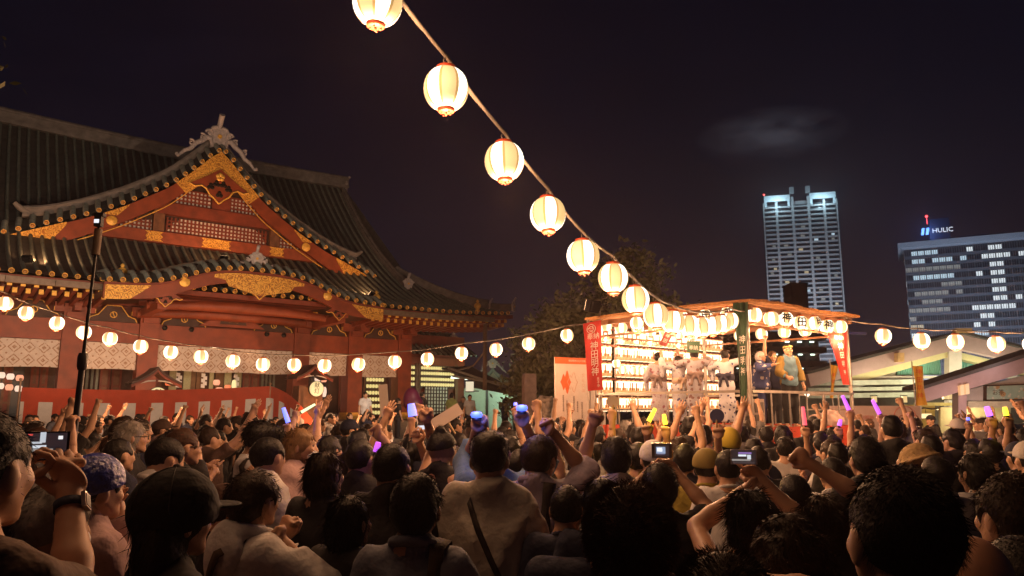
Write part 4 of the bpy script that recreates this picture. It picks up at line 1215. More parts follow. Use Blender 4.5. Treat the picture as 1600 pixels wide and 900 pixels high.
# ================================================================ paper lanterns
GW = glow("lantern_white_paper", (1.0, .90, .70), 2.1, sample=False)
GC = glow("lantern_cream_paper", (1.0, .64, .25), .92, sample=False)
GORA = glow("lantern_limb_tint", (1.0, .40, .11), .85, sample=False)  # end rows of the shade: orange paints the dimmer glow at the limb
GSEAM = mat("lantern_seam", (.25, .18, .08), .8, noise=0, emit=(1, .58, .2), es=.55, sample=False)
RINGM = mat("lantern_ring", (.30, .035, .015), .5, noise=.1, emit=(1, .12, .02), es=.16, sample=False)
BLACKM = mat("black_lacquer", (.012, .011, .011), .4, noise=0)
INK = mat("black_ink", (.008, .007, .007), .7, noise=0)
CABLE = mat("cable", (.22, .19, .16), .7, noise=.2)
def round_lantern(label, loc, group, r=.145, turn=0.0, w=None, kanji=None, face=None, cheap=False, hook=.06):
    key = ('rl', cheap)
    if key not in _M:
        n = 24 if cheap else 48; k = n // 8
        prof = []
        steps = 10 if cheap else 26
        for i in range(steps + 1):
            a = -1.22 + 2.44 * i / steps
            rr = math.cos(a) ** .82 * (1.0 + (0 if cheap or i % 2 else -.012)); prof.append((rr, math.sin(a) * .99))
        def mf(i, j):
            g_ = (j // k) % 2
            if i < (1 if cheap else 2) or i >= steps - (1 if cheap else 2): return 3
            if not cheap and j % k == 0: return 2
            return g_
        m = MB(); m.lathe(prof, n, matf=mf); sh = m.mesh("paper_shade", [GW, GC, GSEAM, GORA])
        m = MB(); m.lathe([(.40, .90), (.43, .93), (.43, 1.05), (.38, 1.06), (.05, 1.06), (.001, 1.06)], 16 if cheap else 24); m.lathe([(.05, 1.06), (.05, 1.16), (.001, 1.16)], 8); tp = m.mesh("top_ring", [RINGM])
        m = MB(); m.lathe([(.001, -1.08), (.30, -1.08), (.36, -1.06), (.38, -.93), (.36, -.90)], 16 if cheap else 24)
        for a in range(4): m.lathe([(.001, -.06), (.035, -.05), (.04, 0), (.001, .02)], 6, c=(.22 * math.cos(a * 1.57), .26 * math.sin(a * 1.57), -1.12))
        m.lathe([(.001, -.16), (.04, -.14), (.05, 0)], 6, c=(0, 0, -1.10))
        bt = m.mesh("bottom_ring", [RINGM])
        m = MB(); m.tube([(.0, 0, 1.12), (.16, 0, 1.30), (.06, 0, 1.50), (-.10, 0, 1.40), (-.14, 0, 1.28), (0, 0, 1.12)], .022, 5); hk = m.mesh("hook", [CABLE])
        _M[key] = (sh, tp, bt, hk)
    sh, tp, bt, hk = _M[key]
    t = thing("paper_lantern", label, "lantern", loc, turn, group); t.scale = (r, r, r); t.rotation_euler = (.05 * math.sin(loc[0] * 37), .06 * math.sin(loc[0] * 23 + 1), turn)
    for n_, me in (("paper_shade", sh), ("top_ring", tp), ("bottom_ring", bt), ("hook", hk)): link(n_, me, t)
    if w:
        L = lamp("bulb", t, (0, 0, -2.0), w); 
    if kanji:
        d = Vector(face).normalized(); z = Vector((0, 0, 1)); x = z.cross(d)
        me = text_mesh(kanji, 1.4, "lettering", .0, bold=.035)
        bm = bmesh.new(); bm.from_mesh(me); bmesh.ops.triangulate(bm, faces=bm.faces)
        for _ in range(3):
            L_ = [e_ for e_ in bm.edges if e_.calc_length() > .16]
            if L_: bmesh.ops.subdivide_edges(bm, edges=L_, cuts=1); bmesh.ops.triangulate(bm, faces=bm.faces)
        bm.to_mesh(me); bm.free()
        for v in me.vertices:      # wrap the ink round the paper
            a = v.co.x; zz = v.co.y; rr = (max(.05, 1 - (zz / .99) ** 2)) ** .41 * 1.03
            v.co = Vector((math.sin(a) * rr, -math.cos(a) * rr, zz))
        ang = math.atan2(d.y, d.x) + math.pi / 2 - turn
        me.transform(Matrix.Rotation(ang, 4, 'Z')); me.materials.clear(); me.materials.append(INK)
        link("lettering", me, t)
    return t
def cord(name, label, pts, r=.012, sag=.02, mt=CABLE):
    P = []
    for a, b in zip(pts[:-1], pts[1:]):
        for t in np.linspace(0, 1, 6)[:-1]: P.append(a.lerp(b, t) - Vector((0, 0, sag * 4 * t * (1 - t))))
    P.append(pts[-1]); m = MB(); m.tube(P, r, 5)
    m.tube([p + Vector((.012 * math.sin(i * 1.3), .006, .012 * math.cos(i * 1.3))) for i, p in enumerate(P)], r * .6, 5)
    o = m.build(name, mt); o["label"] = label; o["category"] = "cable"; return o
ORD = ["first", "second", "third", "fourth", "fifth", "sixth", "seventh", "eighth", "ninth", "tenth", "eleventh", "twelfth", "thirteenth", "fourteenth", "fifteenth", "sixteenth", "seventeenth", "eighteenth", "nineteenth", "twentieth"]
def up(v, d): return v + Vector((0, 0, d))
SN = Vector((4.45, 14.0, 0)); SL = Vector((1.95, 16.6, 0)); SRR = Vector((7.42, 16.4, 0)); SB = SL + SRR - SN
# the string overhead, running down to the near corner of the stage
main = [(590, 3, 4.1), (697, 139, 4.62), (788, 252, 5.33), (856, 335, 5.98), (911, 400, 6.55), (958, 434, 7.2), (993, 468, 7.9), (1025, 493, 8.7), (1052, 503, 9.4), (1076, 509, 10.1), (1096, 511, 10.8), (1113, 509, 11.5), (1128, 506, 12.2), (1141, 501, 12.9)]
pts = []
for i, (x, y, Y) in enumerate(main):
    p = pix(x, y, Y); rr = .148
    round_lantern(["topmost paper lantern, cut by the upper edge, on the string overhead"][0] if i == 0 else "paper lantern, %s from the top on the string slanting down to the stage" % ORD[i], p, "lanterns on the string slanting down to the stage", rr, turn=.35 * i + (.2 if i % 2 else 0), w=LANTERN_W)
    pts.append(up(p, .225))
back = []
for k in range(4):
    p = pix(590, 3, 4.1) + Vector((-.34 * (k + 1), -.62 * (k + 1), .36 * (k + 1) - .012 * k * k))
    round_lantern("paper lantern on the overhead string, %s one out of frame above" % ORD[k], p, "lanterns on the string slanting down to the stage", .148, turn=k * .6, w=LANTERN_W * .4); back.append(up(p, .225))
cord("lantern_cable", "twisted pale cable carrying the lanterns that slant down to the stage", back[::-1] + pts + [Vector((SN.x, SN.y, 3.62))], .014)
# the long low string in front of the shrine
left = [(-36, 457), (8, 474), (41, 489), (89, 505), (131, 519), (172, 529), (220, 541), (267, 550), (314, 557), (364, 564), (411, 569), (460, 570), (507, 571), (560, 569), (617, 565), (668, 561), (721, 552), (775, 546), (826, 537), (886, 524)]
pts = []
for i, (x, y) in enumerate(left):
    Y = 15.0 + 1.3 * i / 19; p = pix(x, y, Y)
    lab = "paper lantern, %s from the left on the long low string before the shrine" % ORD[i - 1] if i else "paper lantern just outside the left edge on the long low string"
    round_lantern(lab, p, "lanterns on the long low string before the shrine", .142, turn=i * 1.9, w=LANTERN_W * 1.3, cheap=True); pts.append(up(p, .215))
pts.insert(0, pix(-80, 430, 15)); pts.append(Vector((1.75, 16.7, 3.72)))
cord("lantern_cable", "thin cable of the long low lantern string before the shrine", pts, .010, sag=.012)
# right-hand string
right = [(1380, 525, 14.3), (1440, 532, 14.0), (1493, 534, 13.9), (1557, 537, 13.8), (1612, 538, 13.7), (1668, 536, 13.6)]
pts = [Vector((SRR.x, SRR.y, 3.75))]
for i, (x, y, Y) in enumerate(right):
    p = pix(x, y, Y)
    lab = "paper lantern, %s from the stage on the string towards the shop roof" % ORD[i]
    round_lantern(lab, p, "lanterns on the string towards the shop roof", .148, turn=i * 1.3 + .3, w=LANTERN_W * 1.6, cheap=True); pts.append(up(p, .225))
cord("lantern_cable", "cable of the lantern string running from stage to shop roof", pts, .011, sag=.02)

# ================================================================ hangings at the shrine
def lozenge_mat():
    m = mat("lozenge_cloth", (.60, .52, .46), .85, noise=.1)
    nt = m.node_tree; b = nt.nodes["Principled BSDF"]; src = b.inputs["Base Color"].links[0].from_socket
    tc = nt.nodes.new("ShaderNodeTexCoord"); sp = nt.nodes.new("ShaderNodeSeparateXYZ"); nt.links.new(tc.outputs["Object"], sp.inputs[0])
    def mth(op, a, b_=None):
        n = nt.nodes.new("ShaderNodeMath"); n.operation = op
        for i, v in enumerate((a, b_)):
            if v is None: continue
            if isinstance(v, (int, float)): n.inputs[i].default_value = v
            else: nt.links.new(v, n.inputs[i])
        return n.outputs[0]
    def tri(s, k, o=0): return mth('ABSOLUTE', mth('SUBTRACT', mth('FRACT', mth('ADD', mth('MULTIPLY', s, k), o)), .5))
    x, z = sp.outputs[0], sp.outputs[2]
    d = mth('ADD', tri(x, 1.95), tri(z, 1.95, .12))
    a1 = mth('LESS_THAN', d, .17); ring = mth('MULTIPLY', mth('GREATER_THAN', d, .36), mth('LESS_THAN', d, .47))
    d2 = mth('ADD', tri(x, 1.95, .5), tri(z, 1.95, .62)); a2 = mth('LESS_THAN', d2, .09)
    f = mth('MAXIMUM', mth('MAXIMUM', a1, ring), a2)
    nz = nt.nodes.new("ShaderNodeTexNoise"); nz.inputs["Scale"].default_value = 26; nt.links.new(tc.outputs["Object"], nz.inputs["Vector"])
    f2 = mth('MULTIPLY', f, mth('GREATER_THAN', nz.outputs["Fac"], .42))
    mx = nt.nodes.new("ShaderNodeMix"); mx.data_type = 'RGBA'; nt.links.new(f2, mx.inputs[0]); nt.links.new(src, mx.inputs[6]); mx.inputs[7].default_value = (.33, .20, .125, 1)
    nt.links.new(mx.outputs[2], b.inputs["Base Color"]); return m
LOZ = lozenge_mat()
for i, (a, b) in enumerate(zip(COLS[:-1], COLS[1:])):
    m = MB(); X = np.linspace(a + .42, b - .42, 26 if b - a < 4 else 50)
    for d in (0, .02): m.grid(lambda u, t: q(u, .16 + d + .045 * math.sin(u * 5.1) * (t), 4.64 - 1.14 * t + .02 * math.sin(u * 2.3) * t), list(X), np.linspace(0, 1, 6))
    o = m.build("patterned_curtain", LOZ, None, SC0, (0, 0, SA))
    o["label"] = ["white lozenge-patterned curtain hanging at the far left bay of the shrine", "white lozenge-patterned curtain in the narrow bay left of the entrance", "widest white lozenge-patterned curtain, over the shrine entrance", "white lozenge-patterned curtain in the bay just right of the entrance", "white lozenge-patterned curtain at the right end of the shrine front"][i]
    o["category"] = "curtain"; o["group"] = "patterned curtains along the shrine front"

# red and white festival curtain in front of the steps
KR = mat("red_cloth", (.42, .050, .017), .8, noise=.15, scale=3); KW = mat("white_cloth", (.56, .50, .46), .85, noise=.12, scale=3)
kpath = [(-8.6, 7.0), (-.35, 7.0), (2.6, 4.6)]
def kpt(s):
    for (a, b) in zip(kpath[:-1], kpath[1:]):
        L = math.hypot(b[0] - a[0], b[1] - a[1])
        if s <= L or b == kpath[-1]: return a[0] + (b[0] - a[0]) * s / L, a[1] + (b[1] - a[1]) * s / L
        s -= L
L1 = 8.25; L2 = math.hypot(2.95, 2.4); S_ = np.linspace(0, L1 + L2, 120)
def ktop(s): return 2.50 - .12 * math.sin(math.pi * s / L1) + .20 * s / L1 if s < L1 else 2.70 - .12 * (s - L1) - .075 * (s - L1) ** 2
m = MB()
zf = np.array([0, .12, .225, .5, .75, 1.0])
rows = []
for d in (0, .015):
    P = []
    for s in S_:
        u, n = kpt(s)
        for t in zf:
            w = .05 * math.sin(s * 7.0) * t + .03 * math.sin(s * 2.1 + 3 * t)
            P.append(q(u, n + w + d, ktop(s) - 2.05 * t))
    nv = len(zf); fs = []; 
    for i in range(len(S_) - 1):
        for j in range(nv - 1):
            fs.append(((i * nv + j, (i + 1) * nv + j, (i + 1) * nv + j + 1, i * nv + j + 1), 1 if j >= 2 and (S_[i] + .35) % .84 < .41 else 0))
    for mi in (0, 1): m.add(P, [f for f, k in fs if k == mi], mi, True)
o = m.build("festival_curtain", [KR, KW], None, SC0, (0, 0, SA))
o["label"] = "red curtain with a row of white blocks strung before the shrine steps"; o["category"] = "curtain"
for (u, n, h) in ((-8.65, 7.0, 2.75), (-.35, 6.96, 2.78), (2.62, 4.55, 2.2)):
    m = MB(); m.tube([(0, 0, 0), (0, 0, h)], .03, 8); m.lathe([(.001, .06), (.05, .04), (.05, -.02), (.03, -.03)], 8, c=(0, 0, h))
    o = m.build("curtain_pole", mat("bare_pole", (.35, .2, .12), .6), None, sw(u, n, 0)); o["label"] = {-8.65: "pole at the left end of the red and white curtain", -.35: "pole at the raised corner of the red and white curtain", 2.62: "pole at the lower right end of the red curtain"}[u]; o["category"] = "pole"

# roofed shelters with a lit round lantern
LITC = glow("shelter_lantern_paper", (1.0, .78, .36), .80, sample=False)
def shelter(px, label, lab2, kan, Y=28.6, dz=0):
    base = pix(px, 640, Y); base.z = dz
    t = thing("roofed_shelter", label, "shelter", base, SA)
    m = MB(); m.box((0, .3, 1.2), (1.15, .7, 2.4)); m.build("body", WOOD_M, t)
    def roof(x, y, dz): s = abs(x); return Vector((x, y, 3.33 - .62 * (s / .88) ** .75 + .08 * max(0, s - .6) + dz))
    m = MB(); X = np.linspace(-.88, .88, 19)
    m.grid(lambda u, v: roof(u, v, .06), list(X), [-.5, 1.0]); m.grid(lambda u, v: roof(u, v, -.03), list(X), [-.5, 1.0])
    m.band([(x, roof(x, 0, .06).z) for x in X], [(x, roof(x, 0, -.03).z) for x in X], lambda x, d, z: Vector((x, d, z)), -.52, -.5); m.build("roof", WOOD_D, t)
    m = MB(); m.band([(x, roof(x, 0, -.04).z) for x in X], [(x, roof(x, 0, -.14).z) for x in X], lambda x, d, z: Vector((x, d, z)), -.46, -.40); m.build("bargeboard", VERM_D, t)
    m = MB()
    for sg in (-1, 1): m.tube([(sg * .05, -.40, 2.86), (sg * .3, -.42, 2.84), (sg * .8, -.42, 2.70)], .03, 6)
    m.build("pale_rafter", WHITE_P, t)
    c = base + Matrix.Rotation(SA, 3, 'Z') @ Vector((0, -.62, 2.26))
    l = thing("drum_lantern", lab2, "lantern", c, SA)
    m = MB(); Mx = Matrix.Rotation(math.pi / 2, 3, 'X')
    m.lathe([(.001, .10), (.28, .10), (.345, .05), (.345, -.05), (.28, -.10), (.001, -.10)], 26, M=Mx); m.build("paper_drum", LITC, l)
    m = MB(); m.lathe([(.34, .06), (.36, .06), (.36, -.06), (.34, -.06)], 26, M=Mx); m.build("rim", WOOD_D, l)
    lettering(kan, .26, INK, l, frame((0, -.105, .02), (1, 0, 0), (0, 0, 1)), extrude=.002)
shelter(238, "small roofed wooden shelter left of the shrine entrance", "cream drum lantern with black script under the left shelter roof", "献\n灯")
shelter(484, "small roofed wooden shelter right of the shrine entrance", "cream drum lantern half hidden under the right shelter roof", "献\n灯", 34.5, .45)
# paper streamers in the entrance
for k, u in enumerate((-1.62, -.45, 1.12)):
    m = MB(); z = 3.55
    for j in range(5):
        m.add([q(u - .05 + .09 * (j % 2), -2.2, z), q(u + .13 + .09 * (j % 2) - .0, -2.2, z - .02), q(u + .13 + .09 * (j % 2), -2.2, z - .2), q(u - .05 + .09 * (j % 2), -2.2, z - .18),
               q(u - .05 + .09 * (j % 2), -2.22, z), q(u + .13 + .09 * (j % 2), -2.22, z - .02), q(u + .13 + .09 * (j % 2), -2.22, z - .2), q(u - .05 + .09 * (j % 2), -2.22, z - .18)],
              [(0, 1, 2, 3), (7, 6, 5, 4), (0, 4, 5, 1), (1, 5, 6, 2), (2, 6, 7, 3), (3, 7, 4, 0)]); z -= .13
    o = m.build("paper_streamer", mat("streamer_paper", (.8, .8, .82), .8, noise=0), None, SC0, (0, 0, SA))
    o["label"] = ["left", "middle", "right"][k] + " white zigzag paper streamer hanging in the shrine entrance"; o["category"] = "streamer"
# lanterns inside the hall
GPINK = glow("pink_lantern_paper", (1.0, .36, .20), .95, sample=False); GRED = glow("red_lantern_paper", (1.0, .16, .05), .95, sample=False); GPALE = glow("pale_lantern_paper", (1.0, .72, .55), .95, sample=False)
def small_lantern(name, label, P, r, h, mt, group, cap=True):
    key = ('sl', round(r, 3), round(h, 3), mt.name)
    if key not in _M:
        m = MB(); m.lathe([(.62, -.86), (.86, -.6), (.98, -.2), (.98, .2), (.86, .6), (.62, .86)], 10); m.lathe([(.001, .90), (.6, .90), (.62, .85)], 10, mat=1); m.lathe([(.62, -.85), (.6, -.90), (.001, -.90)], 10, mat=1)
        me = m.mesh(name, [mt, BLACKM]); me.transform(Matrix.Diagonal((r, r, h / 2 / .9, 1))); _M[key] = me
    o = thing(name, label, "lantern", P, 0, group, data=_M[key]); return o
recess = MB(); recess.box(q(-8.55, -2.62, 2.9), (1.5, .1, 2.8)); recess.build("recess_dark_board", BLACKM, hall)  # flat black board, its colour stands in for the recess's dark depth
for j, z in enumerate((3.28, 2.82)):
    for i, u in enumerate((-9.05, -8.75, -8.42, -8.08)):
        small_lantern("hall_lantern", "round pink lantern, %s in the %s row of the dark left recess" % (ORD[i], ("upper", "lower")[j]), sw(u + .1, -2.35, z - .05 * i), .15, .27, GPALE if (i + j) % 3 else GPINK, "lanterns in the dark left recess")
for k, (u, z, r, h, mt, lb) in enumerate(((-2.05, 3.0, .17, .2, GRED, "red round lantern beside the left shelter roof"), (-1.75, 3.05, .15, .22, GPINK, "pink lantern tucked behind the left shelter roof"), (-1.0, 2.58, .19, .34, GPINK, "pink round lantern left of centre in the shrine entrance"), (-.35, 2.55, .16, .40, glow("amber_lantern_paper", (1, .42, .06), .95, False), "left amber cylinder lantern in the shrine entrance"), (-.1, 2.55, .16, .40, _M["amber_lantern_paper"], "right amber cylinder lantern in the shrine entrance"),
          (.15, 3.1, .17, .28, GPINK, "highest pink lantern in the shrine entrance"), (.3, 2.72, .2, .3, GPINK, "large pink lantern under the highest one in the entrance"), (1.0, 3.0, .12, .5, glow("yellow_lantern_paper", (1, .8, .35), .95, False), "tall yellow lantern at the right of the shrine entrance"), (.7, 2.9, .16, .2, GRED, "flat red lantern beside the tall yellow lantern"), (.75, 2.5, .26, .16, GPALE, "long pale low lantern in the shrine entrance"), (1.35, 2.55, .24, .15, GPINK, "long pink low lantern nearest the tall yellow lantern"))):
    small_lantern("hall_lantern", lb, sw(u, -1.9, z), r, h, mt, "lanterns in the shrine entrance")
m = MB(); m.box(q(5.6, -2.2, 2.9), (1.0, .12, 2.9)); m.build("recess_dark_board", BLACKM, hall)  # another flat black board in place of a dark recess
for j, z in enumerate((3.45, 2.72, 2.05)):
    for i, u in enumerate((5.42, 5.78)): small_lantern("hall_lantern", "%s pink lantern in the %s of three rows right of the entrance" % (("left", "right")[i], ("top", "middle", "bottom")[j]), sw(u, -1.95, z), .17, .56 if j == 1 else .44, GPINK if (i + j) % 2 else GPALE, "pink lanterns in the panel right of the entrance")
# walls of little yellow-green offering lanterns
GYEL = glow("offering_lantern_paper", (1.0, .80, .28), .72, sample=False)
def rack(name, label, u0, u1, rows, nu, n, hh=.20):
    t = thing(name, label, "rack", SC0, SA)
    for z in rows:
        m = MB(); m.box(q((u0 + u1) / 2, n - .02, z - hh * .62), (u1 - u0 + .15, .12, .035)); m.build("shelf", WOOD_D, t)
    for u in (u0 - .1, u1 + .1):
        m = MB(); m.box(q(u, n - .02, (rows[0] + rows[-1]) / 2), (.07, .1, rows[0] - rows[-1] + .5)); m.build("upright", WOOD_M, t)
    m = MB(); m.box(q((u0 + u1) / 2, n - .16, (rows[0] + rows[-1]) / 2), (u1 - u0 + .2, .03, rows[0] - rows[-1] + .5)); m.build("backboard", WOOD_D, t)
    for j, z in enumerate(rows):
        for i in range(nu):
            u = u0 + (u1 - u0) * (i + .5) / nu
            small_lantern("offering_lantern", "little yellow lantern, %s along, %s row of the %s" % (ORD[i], ORD[j], label.split(" rack")[0].replace("lantern ", "")+" rack"), sw(u, n + .02, z), (u1 - u0) / nu * .43, hh, GYEL, "offering lanterns in the " + label)
rack("lantern_rack", "tall lantern rack behind the shrine's right-hand curtain", 7.95, 9.05, [3.42, 3.06, 2.70, 2.34, 1.98, 1.62], 6, -1.3, .21)
rack("lantern_rack", "narrow lantern rack on the wing wall", 10.55, 11.35, [4.22, 3.90, 3.56, 3.24], 5, -1.85, .2)
rack("lantern_rack", "wide lantern rack on the wing wall", 11.75, 14.1, [4.22, 3.90, 3.56, 3.24], 14, -1.85, .2)
# assumed floodlights added at the foot of the shrine front, hidden behind the curtain
def flood(u, n, z, tgt, w, ang, label, col=(1.0, .46, .20), at=None):
    p = at if at is not None else sw(*((u, n, z))); d = (sw(*tgt) - p)
    rot = d.to_track_quat('-Z', 'Y').to_euler()
    t = link("floodlight", None, None, p, rot); t["label"] = label; t["category"] = "floodlight"; t["group"] = "floodlights at the shrine's foot"
    m = MB(); m.box((0, 0, .10), (.36, .28, .14)); m.box((0, 0, .19), (.28, .2, .06)); m.build("housing", BLACKM, t)
    m = MB(); m.box((0, 0, .018), (.32, .24, .02)); m.build("lens", glow("flood_lens", (1, .6, .3), 4, False), t)
    l = bpy.data.lights.new("beam", 'SPOT'); l.energy = w; l.color = col; l.spot_size = R(ang); l.spot_blend = .6; l.shadow_soft_size = .12
    link("beam", l, t, (0, 0, -.03))
ASSUMED_FLOOD_W = 850
ROOF_W = 520
ADDED_FLOOD_W = 4600
flood(-8.0, 6.4, .45, (-5.5, -1, 7.5), ASSUMED_FLOOD_W, 110, "assumed floodlight behind the left end of the red and white curtain")  # these curtain lamps are assumed, put in to light the front from below
flood(-2.6, 6.6, .45, (-1.5, -1, 8.2), ASSUMED_FLOOD_W, 110, "assumed floodlight behind the middle of the red and white curtain")
flood(2.9, 6.4, .45, (3.5, -1, 7.5), ASSUMED_FLOOD_W, 110, "assumed floodlight at the right end of the red and white curtain")
for i, (u, n) in enumerate(((-8.4, 1.6), (-.6, .5), (6.6, 1.6))):  # outer two are added lamps that light the gable and roof slope
    flood(u, n, zroof(n) + (.28 if i != 1 else 1.0), ((-4.5, -4, 13), (-.4, -2.4, 13.5), (3.5, -3, 12.5))[i], ROOF_W, 150, ["added floodlight on the lower roof left of the gable", "small floodlight on the roof under the middle of the gable", "added floodlight on the lower roof right of the gable"][i])
flood(9.5, 6.4, .45, (9.5, 0, 6.5), ASSUMED_FLOOD_W * .7, 100, "floodlight at the shrine's right-hand corner")  # assumed as well, an unseen lamp added for this corner
flood(0, 0, 0, (-3.5, -4, 12), ADDED_FLOOD_W, 84, "floodlight on the stage roof's left corner aimed at the shrine roof", (1.0, .74, .52), Vector((1.78, 16.95, 4.15)))  # extra lamp, added only to light the shrine's upper roof
PL = pix(-110, 425, 15.2); m = MB(); m.tube([(0, 0, 0), (0, 0, PL.z + .5)], .04, 8); m.box((0, 0, .05), (.4, .4, .1)); o = m.build("string_pole", BLACKM, None, (PL.x, PL.y, 0)); o["label"] = "pole carrying the left end of the long low lantern string"; o["category"] = "pole"
flood(0, 0, 0, (-5.5, -5, 13), 3400, 80, "added floodlight on the left string pole aimed at the shrine roof", (1.0, .76, .55), Vector((PL.x + .1, PL.y + .1, PL.z + .35)))  # second added lamp, out of view, fills the roof's left side
lamp("hall_lamp", hall, q(-.3, -1.2, 4.3), 25, (1, .7, .4), .1)
# ================================================================ festival stage
DZ = 1.42
RAILM = mat("scaffold_pipe", (.34, .30, .27), .4, metal=.5, noise=.2)
REDC = mat("stage_red_cloth", (.50, .055, .022), .75, noise=.15, scale=2, bump=.1)
REED = mat("reed_mat", (.48, .22, .075), .8, noise=.35, scale=18, bump=.3)
BEAMW = mat("stage_beam", (.26, .12, .055), .6, noise=.3)
stage = thing("festival_stage", "open square stage with red skirt, pipe railing and reed roof hung with lanterns", "stage", ((SN + SRR + SL + SB) / 4))
S0 = (SN + SRR + SL + SB) / 4
def lc(p, z): return Vector((p.x - S0.x, p.y - S0.y, z))
corners = [SN, SRR, SB, SL]
m = MB(); v = [lc(c, DZ) for c in corners] + [lc(c, DZ - .12) for c in corners]
m.add(v, [(0, 1, 2, 3), (7, 6, 5, 4)] + [(i, i + 4, (i + 1) % 4 + 4, (i + 1) % 4) for i in range(4)]); m.build("deck", WOOD_M, stage)
for i in range(4):
    a, b = corners[i], corners[(i + 1) % 4]; d = (b - a).normalized(); n = Vector((d.y, -d.x, 0))
    if n.dot(a - S0) < 0: n = -n
    m = MB(); X = np.linspace(0, (b - a).length, 30)
    for off in (.02, .05): m.grid(lambda s, t: lc(a + d * s + n * (off + .025 * math.sin(s * 6.5) * t), DZ + .03 - t * 1.30), list(X), [0, .15, .5, 1]); 
    m.build("skirt", REDC, stage)
    m = MB()
    m.beam(lc(a + n * .035, DZ + .70), lc(b + n * .035, DZ + .70), .05, .05); rail = m.build("rail", RAILM, stage)
    m = MB(); m.beam(lc(a + n * .035, DZ + .36), lc(b + n * .035, DZ + .36), .03, .03)
    if i in (1, 2): m.build("rail", RAILM, stage)
    L = (b - a).length
    nk = 4 if i == 3 else 6
    for k in range(1, nk):
        m = MB(); p = a + d * (L * k / nk) + n * .035; m.tube([lc(p, DZ - .02), lc(p, DZ + .69)], .016, 6); m.build("baluster", RAILM, stage)
for c in corners:
    m = MB(); m.tube([lc(c, 0), lc(c, 3.80)], .042, 8); m.build("post", RAILM, stage)
o2 = SL + (SL - S0).normalized() * .02 + Vector((-.22, -.02, 0)); m = MB(); m.tube([lc(o2, 0), lc(o2, 3.78)], .03, 8); m.build("post", RAILM, stage)
for k, c in enumerate(corners):
    b = corners[(k + 1) % 4]; d = (b - c).normalized()
    m = MB(); m.beam(lc(c - d * .12, 3.70 + .0), lc(b + d * .12, 3.70), .08, .10); m.build("roof_beam", BEAMW, stage)
    m = MB(); m.beam(lc(c + d * .1, 3.40), lc(b - d * .1, 3.40), .04, .04); m.build("lantern_rail", BEAMW, stage)
# reed mats as the roof, laid in strips
rng = np.random.default_rng(4)
e1 = (SL - SN); e2 = (SRR - SN)
ns_ = 14
for i in range(ns_):
    t0 = -.055 + 1.11 * i / ns_; t1 = -.055 + 1.11 * (i + 1) / ns_
    def rz(t, s): return 3.80 + .16 * (1 - max(abs(t - .5), abs(s - .5)) * 2) + .015 * math.sin(9 * t + 4 * s)
    m = MB(); S2 = np.linspace(-.055 - .012 * rng.random(), 1.055 + .012 * rng.random(), 12)
    top = []; bot = []
    for s in S2:
        for t in (t0, t1 - .004):
            p = SN + e1 * s + e2 * t; dz = .012 * (i % 2); top.append(lc(p, rz(t, s) + .05 + dz)); bot.append(lc(p, rz(t, s) + dz))
    n = len(S2); fs = []
    for j in range(n - 1):
        a = 2 * j; fs += [(a, a + 2, a + 3, a + 1), (2 * n + a, 2 * n + a + 1, 2 * n + a + 3, 2 * n + a + 2), (a, 2 * n + a, 2 * n + a + 2, a + 2), (a + 1, a + 3, 2 * n + a + 3, 2 * n + a + 1)]
    fs += [(0, 1, 2 * n + 1, 2 * n), (2 * n - 2, 4 * n - 2, 4 * n - 1, 2 * n - 1)]
    m.add(top + bot, fs); m.build("reed_mat", REED, stage)
# lanterns under the roof edges
right_row = [(.05, ""), (.20, ""), (.335, "神"), (.48, "田"), (.62, "明"), (.76, "神"), (.90, "")]
n2 = Vector((e2.y, -e2.x, 0)).normalized(); n2 = n2 if n2.dot(SN - S0) > 0 else -n2
n1 = Vector((e1.y, -e1.x, 0)).normalized(); n1 = n1 if n1.dot(SN - S0) > 0 else -n1
for i, (t, k) in enumerate(right_row):
    p = SN + e2 * t + n2 * .05 + Vector((0, 0, 3.565 - .03 * (i % 2)))
    round_lantern("round lantern %sunder the stage's right roof edge, %s from the near corner" % ({"": "", "神": "inked 神 ", "田": "inked 田 ", "明": "inked 明 "}[k], ORD[i]), p, "lanterns under the right roof edge of the stage", .150, turn=i * .9, w=LANTERN_W * .45, cheap=True, kanji=k or None, face=Vector((-.15, -1, 0)) if k != "明" else Vector((.75, -1, 0)))
for i, t in enumerate((.28, .44, .60, .74, .88)):
    p = SB + (SRR - SB) * t + Vector((0, 0, 3.58)); round_lantern("orange-striped lantern along the far right roof edge of the stage, %s from its back" % ORD[i], p, "lanterns along the far right roof edge", .142, turn=i * 1.7 + .4, w=LANTERN_W * .28, cheap=True)
for i, t in enumerate((.06, .19, .34, .46, .60, .74, .88)):
    p = SL + (SB - SL) * t + Vector((0, 0, 3.66 - .02 * (i % 2))); round_lantern("round lantern above the glowing lantern wall, %s from its left end" % ORD[i], p, "round lanterns above the lantern wall", .145, turn=i * 1.1, w=LANTERN_W * .28, cheap=True)
for i, (t, k) in enumerate(((.30, ""), (.46, ""), (.62, "神"), (.76, "田"), (.90, "明"))):
    p = SL + (SN - SL) * t + n1 * .04 + Vector((0, 0, 3.60)); round_lantern("round lantern %sunder the stage's left roof edge, %s from the far corner" % ("inked %s " % k if k else "", ORD[i]), p, "lanterns under the left roof edge of the stage", .145, turn=i * .7, w=LANTERN_W * .45, cheap=True, kanji=k or None, face=Vector((-.1, -1, 0)))
